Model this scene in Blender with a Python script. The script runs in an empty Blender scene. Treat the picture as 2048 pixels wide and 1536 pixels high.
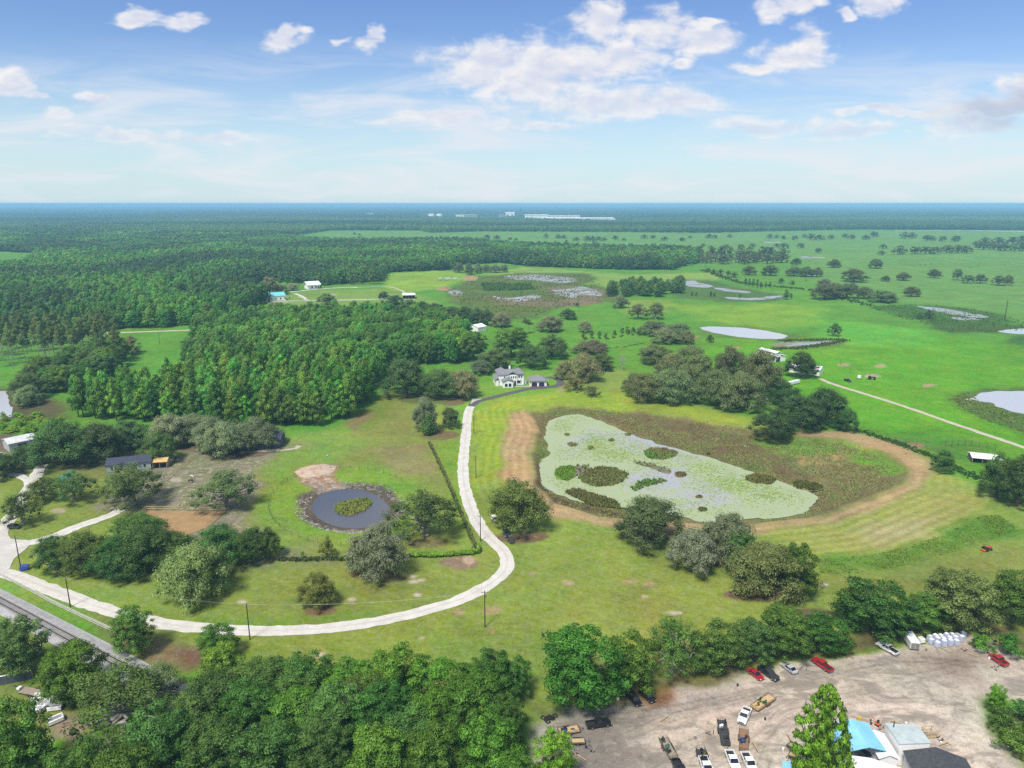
import bpy, bmesh, math, random
import numpy as np
from mathutils import Vector, Matrix

# ------------------------------------------------------------------ camera
F_PX, W_PX, H_PX = 1421.0, 2048.0, 1536.0      # focal length in pixels of the 2048 x 1536 photograph
CAM_H = 85.0
PITCH = math.atan((768.0 - 407.0) / F_PX)
CT, ST = math.cos(PITCH), math.sin(PITCH)
scene = bpy.context.scene
COL = scene.collection
cam_d = bpy.data.cameras.new('camera')
cam_d.sensor_width = 36.0
cam_d.lens = 36.0 * F_PX / W_PX
cam_d.clip_start = 0.5
cam_d.clip_end = 200000.0
cam = bpy.data.objects.new('camera', cam_d)
COL.objects.link(cam)
cam.location = (0, 0, CAM_H)
cam.rotation_euler = (math.pi / 2 - PITCH, 0, math.radians(0.0))
scene.camera = cam

# ------------------------------------------------------------------ light and exposure
SUN_EL, SUN_AZ = math.radians(58), math.radians(-150)   # azimuth clockwise from +Y: behind the camera, to the left
SUN_STRENGTH, SUN_ANGLE = 3.3, 12.0
SKY_STRENGTH = 0.085
EXPOSURE = 0.7
sun_d = bpy.data.lights.new('sun', 'SUN')
sun_d.energy = SUN_STRENGTH
sun_d.angle = math.radians(SUN_ANGLE)
sun_d.color = (1.0, 0.945, 0.83)
sun = bpy.data.objects.new('sun', sun_d)
COL.objects.link(sun)
sdir = Vector((math.sin(SUN_AZ) * math.cos(SUN_EL), math.cos(SUN_AZ) * math.cos(SUN_EL), math.sin(SUN_EL)))
sun.rotation_euler = sdir.to_track_quat('Z', 'Y').to_euler()
sun.location = (0, -40, 140)
vs = scene.view_settings
vs.view_transform = 'Standard'; vs.look = 'None'; vs.gamma = 1.0; vs.exposure = EXPOSURE
vs.use_curve_mapping = False
scene.cycles.use_denoising = False
try:
    scene.cycles.denoiser = 'OPENIMAGEDENOISE'
    scene.cycles.denoising_prefilter = 'ACCURATE'
except Exception:
    pass
scene.cycles.max_bounces = 6
scene.cycles.diffuse_bounces = 3
scene.cycles.glossy_bounces = 2
scene.cycles.transmission_bounces = 3
scene.cycles.transparent_max_bounces = 8
scene.cycles.volume_bounces = 1
scene.cycles.caustics_reflective = False
scene.cycles.caustics_refractive = False

# pixel of the photograph -> direction / ground point / size helpers (real positions on the ground)
def ray(px, py):
    a = (px - 1024.0) / F_PX; v = (768.0 - py) / F_PX
    return (a, CT + v * ST, v * CT - ST)
def P(px, py, z=0.0):
    a, b, c = ray(px, py)
    t = (CAM_H - z) / -c
    return Vector((t * a, t * b, z))
def depth_of(p):
    return p[1] * CT + (CAM_H - p[2]) * ST
def h_of(p, top_y):
    a, b, c = ray(1024, top_y)
    return CAM_H + p[1] * c / b
def PP(pts, z=0.0):
    return [P(x, y, z) for x, y in pts]

# ------------------------------------------------------------------ world: Nishita sky with cumulus
class NT:
    """small helper for node trees"""
    def __init__(self, tree): self.t = tree; self.n = tree.nodes; self.l = tree.links
    def node(self, typ, **kw):
        n = self.n.new(typ)
        for k, v in kw.items():
            setattr(n, k, v)
        return n
    def link(self, a, b): self.l.new(a, b)
    def val(self, sock, v):
        if isinstance(v, bpy.types.NodeSocket): self.link(v, sock)
        else: sock.default_value = v
    def math(self, op, a, b=None, c=None, clamp=False):
        n = self.node('ShaderNodeMath', operation=op, use_clamp=clamp)
        self.val(n.inputs[0], a)
        if b is not None: self.val(n.inputs[1], b)
        if c is not None: self.val(n.inputs[2], c)
        return n.outputs[0]
    def vmath(self, op, a, b=None, out=0):
        n = self.node('ShaderNodeVectorMath', operation=op)
        self.val(n.inputs[0], a)
        if b is not None: self.val(n.inputs[1], b)
        return n.outputs[out]
    def mix(self, f, a, b, typ='MIX'):
        n = self.node('ShaderNodeMix', data_type='RGBA', blend_type=typ)
        self.val(n.inputs[0], f); self.val(n.inputs[6], a); self.val(n.inputs[7], b)
        return n.outputs[2]
    def noise(self, vec, scale, detail=4.0, rough=0.55, dist=0.0, dim='3D'):
        n = self.node('ShaderNodeTexNoise', noise_dimensions=dim)
        if vec is not None: self.link(vec, n.inputs['Vector'])
        n.inputs['Scale'].default_value = scale
        n.inputs['Detail'].default_value = detail
        n.inputs['Roughness'].default_value = rough
        n.inputs['Distortion'].default_value = dist
        return n.outputs['Fac'] if 'Fac' in n.outputs else n.outputs[0]
    def ramp(self, f, lo, hi, a=0.0, b=1.0, smooth=True):
        n = self.node('ShaderNodeMapRange', interpolation_type='SMOOTHSTEP' if smooth else 'LINEAR')
        self.val(n.inputs[0], f); n.inputs[1].default_value = lo; n.inputs[2].default_value = hi
        n.inputs[3].default_value = a; n.inputs[4].default_value = b
        return n.outputs[0]

world = bpy.data.worlds.new('World')
scene.world = world
world.use_nodes = True
wt = NT(world.node_tree)
for n in list(wt.n): wt.n.remove(n)
sky = wt.node('ShaderNodeTexSky', sky_type='NISHITA')
sky.sun_disc = False
sky.sun_elevation = SUN_EL
sky.sun_rotation = SUN_AZ
sky.altitude = 0.0
sky.air_density = 1.0; sky.dust_density = 0.25; sky.ozone_density = 2.4
geo = wt.node('ShaderNodeTexCoord')
D = wt.vmath('NORMALIZE', geo.outputs['Generated'])
sep = wt.node('ShaderNodeSeparateXYZ'); wt.link(D, sep.inputs[0])
dy = wt.math('MAXIMUM', sep.outputs[1], 0.05)
u = wt.math('DIVIDE', sep.outputs[0], dy)
v = wt.math('DIVIDE', sep.outputs[2], dy)
uv = wt.node('ShaderNodeCombineXYZ'); wt.link(u, uv.inputs[0]); wt.link(v, uv.inputs[1])
UV = uv.outputs[0]
# the individual cumulus clouds by direction: centre pixel, half width, half height
CUMULUS = [(270,35,52,16),(350,42,56,16),(402,42,30,11),(575,80,48,20),(592,66,26,18),(735,88,42,16),(757,74,24,24),(672,80,22,9),
    (28,165,62,28),(72,188,42,13),(205,198,46,13),(120,232,32,12),
    (975,134,112,46),(1110,128,160,54),(1240,122,100,38),(1060,165,160,38),(1372,125,26,15),
    (1230,207,200,34),(1370,205,100,26),(1200,42,70,38),(1310,58,90,34),(1400,78,74,26),(1420,42,28,10),
    (1575,112,84,30),(1622,88,40,32),(1520,136,46,14),(1580,8,56,22),(1690,26,20,10),(1770,6,52,18),
    (885,238,140,12),(1080,253,76,13),(1540,254,130,18),(1700,262,120,14),(1800,226,150,9),(1965,214,80,28),(2060,192,90,36),(1950,250,120,20),(250,268,170,14),(420,276,110,10)]
def uv_of(px, py):
    a, b, c = ray(px, py)
    return a / b, c / b
nv = wt.vmath('MULTIPLY', UV, (1.0, 1.9, 1.0))
warp = wt.node('ShaderNodeTexNoise', noise_dimensions='2D'); wt.link(nv, warp.inputs['Vector'])
warp.inputs['Scale'].default_value = 14.0; warp.inputs['Detail'].default_value = 3.0
wv = wt.vmath('MULTIPLY', wt.vmath('SUBTRACT', warp.outputs['Color'], (0.5, 0.5, 0.5)), (0.06, 0.03, 0.0))
UVW = wt.vmath('ADD', UV, wv)
acc = None
for (px, py, rx, ry) in CUMULUS:
    cu, cv = uv_of(px, py); sx, sy = F_PX * 0.97 / (rx * 1.14), F_PX * 0.97 / (ry * 1.18)
    n = wt.node('ShaderNodeVectorMath', operation='MULTIPLY_ADD'); wt.link(UVW, n.inputs[0]); n.inputs[1].default_value = (sx, sy, 0); n.inputs[2].default_value = (-cu * sx, -cv * sy, 0)
    L = wt.vmath('LENGTH', n.outputs[0], out=1)
    acc = L if acc is None else wt.math('SMOOTH_MIN', acc, L, 0.15)
base = wt.math('SUBTRACT', 1.0, acc)
n1 = wt.noise(nv, 22.0, 6.0, 0.56, 0.2, '2D')
n2 = wt.noise(wt.vmath('ADD', nv, (-0.006, 0.02, 0)), 22.0, 3.0, 0.5, 0.2, '2D')
dens = wt.math('MULTIPLY_ADD', wt.math('SUBTRACT', n1, 0.5), 1.25, base)
mask = wt.ramp(dens, 0.04, 0.66)
mask = wt.math('MULTIPLY', mask, wt.ramp(v, 0.0, 0.17, 0.10, 0.96))
lit = wt.math('MULTIPLY_ADD', wt.math('SUBTRACT', n1, n2), 2.0, wt.ramp(base, 0.15, 0.8, 0.95, 0.35), clamp=True)
# thin high veil + unseen cumulus over the rest, thickened and brightened as fill light
pl = wt.node('ShaderNodeCombineXYZ')
dz = wt.math('MAXIMUM', sep.outputs[2], 0.03)
wt.link(wt.math('DIVIDE', sep.outputs[0], dz), pl.inputs[0]); wt.link(wt.math('DIVIDE', sep.outputs[1], dz), pl.inputs[1])
veil = wt.ramp(wt.noise(wt.vmath('MULTIPLY', UV, (1.0, 6.0, 1.0)), 4.5, 5.0, 0.6, 0.5, '2D'), 0.36, 0.72, 0.0, 0.75)
veil = wt.math('MULTIPLY', veil, wt.ramp(v, 0.22, 0.11, 0.0, 1.0))
other = wt.ramp(wt.noise(pl.outputs[0], 0.9, 4.0, 0.55, 0.3, '2D'), 0.44, 0.60, 0.0, 0.9)
away = wt.math('SUBTRACT', 1.0, wt.math('MULTIPLY', wt.ramp(sep.outputs[1], 0.45, 0.7), wt.ramp(sep.outputs[2], 0.42, 0.30)))
other = wt.math('MULTIPLY', other, away)
hs = wt.node('ShaderNodeHueSaturation')
hs.inputs['Saturation'].default_value = 1.2; hs.inputs['Hue'].default_value = 0.513
wt.link(sky.outputs[0], hs.inputs['Color'])
skc = wt.mix(wt.math('MULTIPLY', wt.ramp(v, 0.22, 0.0), 0.8), hs.outputs[0], (4.1, 5.5, 6.3, 1))
skc = wt.mix(veil, skc, (5.9, 6.05, 6.5, 1))
cloudc = wt.mix(lit, (4.9, 5.2, 6.2, 1), (6.7, 6.6, 6.6, 1))
# the heavier grey bank low on the right
bu, bv = uv_of(2040, 222)
bank = wt.node('ShaderNodeVectorMath', operation='MULTIPLY_ADD'); wt.link(UVW, bank.inputs[0]); bank.inputs[1].default_value = (F_PX / 190.0, F_PX / 46.0, 0); bank.inputs[2].default_value = (-bu * F_PX / 190.0, -bv * F_PX / 46.0, 0)
bank_f = wt.ramp(wt.vmath('LENGTH', bank.outputs[0], out=1), 1.1, 0.3, 0.0, 0.75)
cloudc = wt.mix(bank_f, cloudc, (3.0, 3.5, 4.7, 1))
skc = wt.mix(mask, skc, cloudc)
skc = wt.mix(other, skc, (7.6,7.5,7.4,1))
bg = wt.node('ShaderNodeBackground'); bg.inputs['Strength'].default_value = SKY_STRENGTH
wt.link(skc, bg.inputs['Color'])
wo = wt.node('ShaderNodeOutputWorld'); wt.link(bg.outputs[0], wo.inputs['Surface'])
world.cycles.sampling_method = 'MANUAL'
world.cycles.sample_map_resolution = 512

# ------------------------------------------------------------------ generic helpers
RNG = np.random.default_rng(7)
random.seed(7)
def lin(c):
    return tuple(((x / 255.0) / 12.92 if x / 255.0 <= 0.04045 else ((x / 255.0 + 0.055) / 1.055) ** 2.4) for x in c)
def alb(r, g, b, k=0.5):
    """real base colour of something that reads as r, g, b in the daylight of the picture"""
    return tuple(min(0.85, x * k) for x in lin((r, g, b))) + (1.0,)
def tag(o, label=None, cat=None, group=None, kind=None):
    if label: o['label'] = label
    if cat: o['category'] = cat
    if group: o['group'] = group
    if kind: o['kind'] = kind
    return o
def link(name, data, parent=None, loc=None, rz=None, scale=None):
    o = bpy.data.objects.new(name, data); COL.objects.link(o)
    if parent is not None: o.parent = parent
    if loc is not None: o.location = loc
    if rz is not None: o.rotation_euler = (0, 0, rz)
    if scale is not None: o.scale = scale
    return o
def empty(name, loc=(0, 0, 0), rz=0.0, scale=None):
    o = link(name, None, None, loc, rz, scale); o.empty_display_size = 0.5
    return o
def mesh_np(name, verts, faces, mats=(), midx=None, smooth=False):
    """verts (n,3), faces (m,k) all the same size k"""
    me = bpy.data.meshes.new(name)
    verts = np.asarray(verts, dtype=np.float32); faces = np.asarray(faces, dtype=np.int32)
    m, k = faces.shape
    me.vertices.add(len(verts)); me.vertices.foreach_set('co', verts.ravel())
    me.loops.add(m * k); me.loops.foreach_set('vertex_index', faces.ravel())
    me.polygons.add(m)
    me.polygons.foreach_set('loop_start', np.arange(0, m * k, k, dtype=np.int32))
    try: me.polygons.foreach_set('loop_total', np.full(m, k, dtype=np.int32))
    except Exception: pass
    for mt in mats: me.materials.append(mt)
    if midx is not None: me.polygons.foreach_set('material_index', np.asarray(midx, dtype=np.int32))
    me.polygons.foreach_set('use_smooth', np.full(m, bool(smooth)))
    me.update(calc_edges=True)
    return me
def add_col(me, cols, name='col'):
    a = me.color_attributes.new(name, 'FLOAT_COLOR', 'POINT')
    cols = np.asarray(cols, dtype=np.float32)
    if cols.shape[1] == 3: cols = np.concatenate([cols, np.ones((len(cols), 1), np.float32)], 1)
    a.data.foreach_set('color', cols.ravel())

class MB:
    """mesh builder: boxes, bars, prisms"""
    def __init__(self): self.v = []; self.f = []
    def add(self, vs, fs):
        b = len(self.v); self.v += [tuple(x) for x in vs]; self.f += [tuple(i + b for i in f) for f in fs]; return self
    def box(self, x0, y0, z0, x1, y1, z1):
        return self.add([(x0,y0,z0),(x1,y0,z0),(x1,y1,z0),(x0,y1,z0),(x0,y0,z1),(x1,y0,z1),(x1,y1,z1),(x0,y1,z1)],
            [(3,2,1,0),(4,5,6,7),(0,1,5,4),(1,2,6,5),(2,3,7,6),(3,0,4,7)])
    def bar(self, a, b, r, n=5, r2=None):
        a = Vector(a); b = Vector(b); d = (b - a)
        if d.length < 1e-6: return self
        q = d.to_track_quat('Z', 'Y'); r2 = r if r2 is None else r2
        vs = []
        for c, rr in ((a, r), (b, r2)):
            for i in range(n):
                t = 2 * math.pi * i / n
                vs.append(c + q @ Vector((rr * math.cos(t), rr * math.sin(t), 0)))
        fs = [(i, (i + 1) % n, n + (i + 1) % n, n + i) for i in range(n)] + [tuple(range(n))[::-1], tuple(range(n, 2 * n))]
        return self.add(vs, fs)
    def beam(self, a, b, w, h):
        """box section bar, w across (horizontal), h up"""
        a = Vector(a); b = Vector(b); d = (b - a).normalized()
        s = Vector((-d.y, d.x, 0)); s = s.normalized() if s.length > 1e-6 else Vector((1, 0, 0))
        t = d.cross(s); t = -t if t.z < 0 else t
        vs = []
        for c in (a, b):
            for i, j in ((-1,-1),(1,-1),(1,1),(-1,1)): vs.append(c + s * (i * w / 2) + t * (j * h / 2))
        return self.add(vs, [(3,2,1,0),(4,5,6,7),(0,1,5,4),(1,2,6,5),(2,3,7,6),(3,0,4,7)])
    def prism(self, prof, x0, x1, axis='x'):
        """profile of (a, z) extruded along x (a = y) or along y (a = x)"""
        n = len(prof); vs = []
        for x in (x0, x1):
            for a, z in prof: vs.append((x, a, z) if axis == 'x' else (a, x, z))
        return self.add(vs, [(i, (i + 1) % n, n + (i + 1) % n, n + i) for i in range(n)] + [tuple(range(n))[::-1], tuple(range(n, 2 * n))])
    def cyl(self, c, r, h, n=12, axis='z'):
        c = Vector(c); d = {'x': Vector((h, 0, 0)), 'y': Vector((0, h, 0)), 'z': Vector((0, 0, h))}[axis]
        return self.bar(c, c + d, r, n)
    def hip(self, x0, y0, x1, y1, z, h, over=0.4):
        """hip roof over a rectangle"""
        x0 -= over; y0 -= over; x1 += over; y1 += over
        w, d = x1 - x0, y1 - y0
        t = 0.18
        if w >= d: r0, r1 = (x0 + d / 2, (y0 + y1) / 2), (x1 - d / 2, (y0 + y1) / 2)
        else: r0, r1 = ((x0 + x1) / 2, y0 + w / 2), ((x0 + x1) / 2, y1 - w / 2)
        vs = [(x0,y0,z),(x1,y0,z),(x1,y1,z),(x0,y1,z),(x0,y0,z+t),(x1,y0,z+t),(x1,y1,z+t),(x0,y1,z+t),(r0[0],r0[1],z+t+h),(r1[0],r1[1],z+t+h)]
        fs = [(3,2,1,0),(0,1,5,4),(1,2,6,5),(2,3,7,6),(3,0,4,7)]
        if w >= d: fs += [(4,5,9,8),(5,6,9),(6,7,8,9),(7,4,8)]
        else: fs += [(4,5,8),(5,6,9,8),(6,7,9),(7,4,8,9)]
        return self.add(vs, fs)
    def gable(self, x0, y0, x1, y1, z, h, over=0.4, axis='x', t=0.15):
        """gable roof slab, ridge along axis"""
        x0 -= over; y0 -= over; x1 += over; y1 += over
        if axis == 'x':
            m = (y0 + y1) / 2
            self.prism([(y0, z), (m, z + h), (y1, z), (y1, z + t), (m, z + h + t), (y0, z + t)], x0, x1, 'x')
        else:
            m = (x0 + x1) / 2
            self.prism([(x0, z), (m, z + h), (x1, z), (x1, z + t), (m, z + h + t), (x0, z + t)], y0, y1, 'y')
        return self
    def build(self, name, mat, parent=None, bevel=0.0, smooth=False):
        me = bpy.data.meshes.new(name)
        me.from_pydata(self.v, [], self.f)
        bm = bmesh.new(); bm.from_mesh(me)
        bmesh.ops.recalc_face_normals(bm, faces=bm.faces)
        if bevel > 0:
            bmesh.ops.bevel(bm, geom=list(bm.edges), offset=bevel, segments=2, affect='EDGES', clamp_overlap=True)
        bm.to_mesh(me); bm.free()
        me.materials.append(mat)
        if smooth: me.polygons.foreach_set('use_smooth', np.full(len(me.polygons), True))
        return link(name, me, parent)

# ------------------------------------------------------------------ materials
MATS = {}
def mat(name, base, rough=0.7, metal=0.0, spec=0.4, var=0.12, scale=2.0, bump=0.0, coords='Object', alt=None):
    """procedural paint / metal / wood with uneven colour and wear"""
    if name in MATS: return MATS[name]
    m = bpy.data.materials.new(name); m.use_nodes = True
    t = NT(m.node_tree); b = t.n['Principled BSDF']
    tc = t.node('ShaderNodeTexCoord')
    n1 = t.noise(tc.outputs[coords], scale, 5.0, 0.6)
    n2 = t.noise(tc.outputs[coords], scale * 7.3, 3.0, 0.6)
    f = t.math('MULTIPLY_ADD', n2, 0.4, t.math('MULTIPLY', n1, 0.6))
    f = t.ramp(f, 0.3, 0.7)
    base = tuple(base[:3]) + (1,)
    c2 = alt if alt else tuple(x * (1 - 2.2 * var) for x in base[:3]) + (1,)
    c1 = tuple(min(0.9, x * (1 + var)) for x in base[:3]) + (1,)
    t.link(t.mix(f, tuple(c2[:3]) + (1,), c1), b.inputs['Base Color'])
    b.inputs['Roughness'].default_value = rough
    b.inputs['Metallic'].default_value = metal
    b.inputs['Specular IOR Level'].default_value = spec
    if bump > 0:
        bp = t.node('ShaderNodeBump'); bp.inputs['Strength'].default_value = bump; bp.inputs['Distance'].default_value = 0.05
        t.link(n2, bp.inputs['Height']); t.link(bp.outputs[0], b.inputs['Normal'])
    MATS[name] = m
    return m
def value_noise(x, y, seed=0):
    xi = np.floor(x).astype(np.int64); yi = np.floor(y).astype(np.int64)
    fx = x - xi; fy = y - yi
    fx = fx * fx * (3 - 2 * fx); fy = fy * fy * (3 - 2 * fy)
    def h(a, b):
        n = (a * 374761393 + b * 668265263 + seed * 974711) & 0x7fffffff
        n = ((n ^ (n >> 13)) * 1274126177) & 0x7fffffff
        return ((n ^ (n >> 16)) & 0xffff) / 65535.0
    return (h(xi, yi) * (1 - fx) + h(xi + 1, yi) * fx) * (1 - fy) + (h(xi, yi + 1) * (1 - fx) + h(xi + 1, yi + 1) * fx) * fy
def fbm(x, y, scale, oct=4, seed=0):
    s = 0; a = 0.5; tot = 0
    for i in range(oct):
        s = s + a * value_noise(x / scale * 2 ** i + 17.3 * i, y / scale * 2 ** i - 9.1 * i, seed + i * 31); tot += a; a *= 0.5
    return s / tot
def sdf(poly, pts):
    """signed distance (inside negative) from pts (m,2) to a closed polygon"""
    poly = np.asarray([(p[0], p[1]) for p in poly], dtype=np.float64)
    d = np.full(len(pts), 1e18); inside = np.zeros(len(pts), bool)
    n = len(poly)
    for i in range(n):
        a = poly[i]; b = poly[(i + 1) % n]
        e = b - a; w = pts - a
        t = np.clip((w @ e) / max(e @ e, 1e-12), 0, 1)
        q = w - t[:, None] * e
        d = np.minimum(d, (q * q).sum(1))
        c = ((a[1] <= pts[:, 1]) & (b[1] > pts[:, 1])) | ((b[1] <= pts[:, 1]) & (a[1] > pts[:, 1]))
        with np.errstate(divide='ignore', invalid='ignore'):
            xi = a[0] + (pts[:, 1] - a[1]) / (b[1] - a[1] if b[1] != a[1] else 1e-12) * e[0]
        inside ^= c & (pts[:, 0] < xi)
    d = np.sqrt(d)
    return np.where(inside, -d, d)
def sdf_line(line, pts):
    d = np.full(len(pts), 1e18)
    for a, b in zip(line[:-1], line[1:]):
        a = np.array(a[:2]); b = np.array(b[:2]); e = b - a; w = pts - a
        t = np.clip((w @ e) / max(e @ e, 1e-12), 0, 1); q = w - t[:, None] * e
        d = np.minimum(d, (q * q).sum(1))
    return np.sqrt(d)
def spline(pts, step=2.0):
    """Catmull-Rom through world points"""
    p = [np.array(q[:2], float) for q in pts]
    p = [2 * p[0] - p[1]] + p + [2 * p[-1] - p[-2]]
    out = []
    for i in range(1, len(p) - 2):
        n = max(2, int(np.linalg.norm(p[i + 1] - p[i]) / step))
        for k in range(n):
            t = k / n
            out.append(0.5 * ((2 * p[i]) + (-p[i - 1] + p[i + 1]) * t + (2 * p[i - 1] - 5 * p[i] + 4 * p[i + 1] - p[i + 2]) * t * t + (-p[i - 1] + 3 * p[i] - 3 * p[i + 1] + p[i + 2]) * t ** 3))
    out.append(p[-2])
    return np.array(out)
def smooth_poly(px, z=0.0, step=2.0):
    """closed smooth outline through photograph pixels laid on the ground"""
    w = [P(x, y, z) for x, y in px]
    p = [np.array(q[:2]) for q in w]; n = len(p); out = []
    for i in range(n):
        a, b, c, d = p[i - 1], p[i], p[(i + 1) % n], p[(i + 2) % n]
        k = max(2, int(np.linalg.norm(c - b) / step)); k = min(k, 60)
        for j in range(k):
            t = j / k
            out.append(0.5 * ((2 * b) + (-a + c) * t + (2 * a - 5 * b + 4 * c - d) * t * t + (-a + 3 * b - 3 * c + d) * t ** 3))
    return np.array(out)
# ------------------------------------------------------------------ the ground: one sheet to the horizon
PASTURE = (108, 164, 54)
def ell(cx, cy, rx, ry, n=18):
    return [(cx + rx * math.cos(2 * math.pi * i / n), cy + ry * math.sin(2 * math.pi * i / n)) for i in range(n)]
BIG_MARSH = [(1062,822),(1130,812),(1200,815),(1290,825),(1400,840),(1500,855),(1590,872),(1680,880),(1760,905),(1810,940),(1806,965),(1700,1003),(1620,1033),(1500,1046),(1400,1046),(1200,1032),(1110,1004),(1075,965),(1068,900),(1080,860)]
BIG_WATER = [(1098,842),(1160,828),(1230,855),(1310,885),(1420,915),(1520,950),(1600,975),(1636,995),(1625,1015),(1580,1032),(1450,1042),(1390,1041),(1300,1022),(1200,1012),(1110,987),(1080,957),(1077,932),(1097,908),(1092,880)]
TAN_RING = [(1018,828),(1055,820),(1072,840),(1078,860),(1060,900),(1066,955),(1095,990),(1150,1010),(1230,1030),(1350,1045),(1450,1050),(1560,1044),(1650,1028),(1740,996),(1812,968),(1815,940),(1768,903),(1690,878),(1598,872),(1594,862),(1700,862),(1790,885),(1850,918),(1862,938),(1845,975),(1750,1020),(1640,1050),(1540,1062),(1380,1068),(1200,1052),(1100,1035),(1040,980),(1003,950),(1006,890)]
DIRT_YARD = [(1070,1450),(1110,1415),(1200,1405),(1290,1395),(1350,1375),(1440,1362),(1540,1345),(1640,1330),(1730,1312),(1800,1302),(1860,1290),(1930,1270),(1985,1290),(2048,1325),(2150,1370),(2300,1420),(2200,1440),(2048,1398),(1985,1392),(1962,1400),(1970,1440),(2010,1480),(2060,1540),(2120,1640),(1900,1750),(1400,1750),(1040,1650),(1050,1520)]
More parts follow.
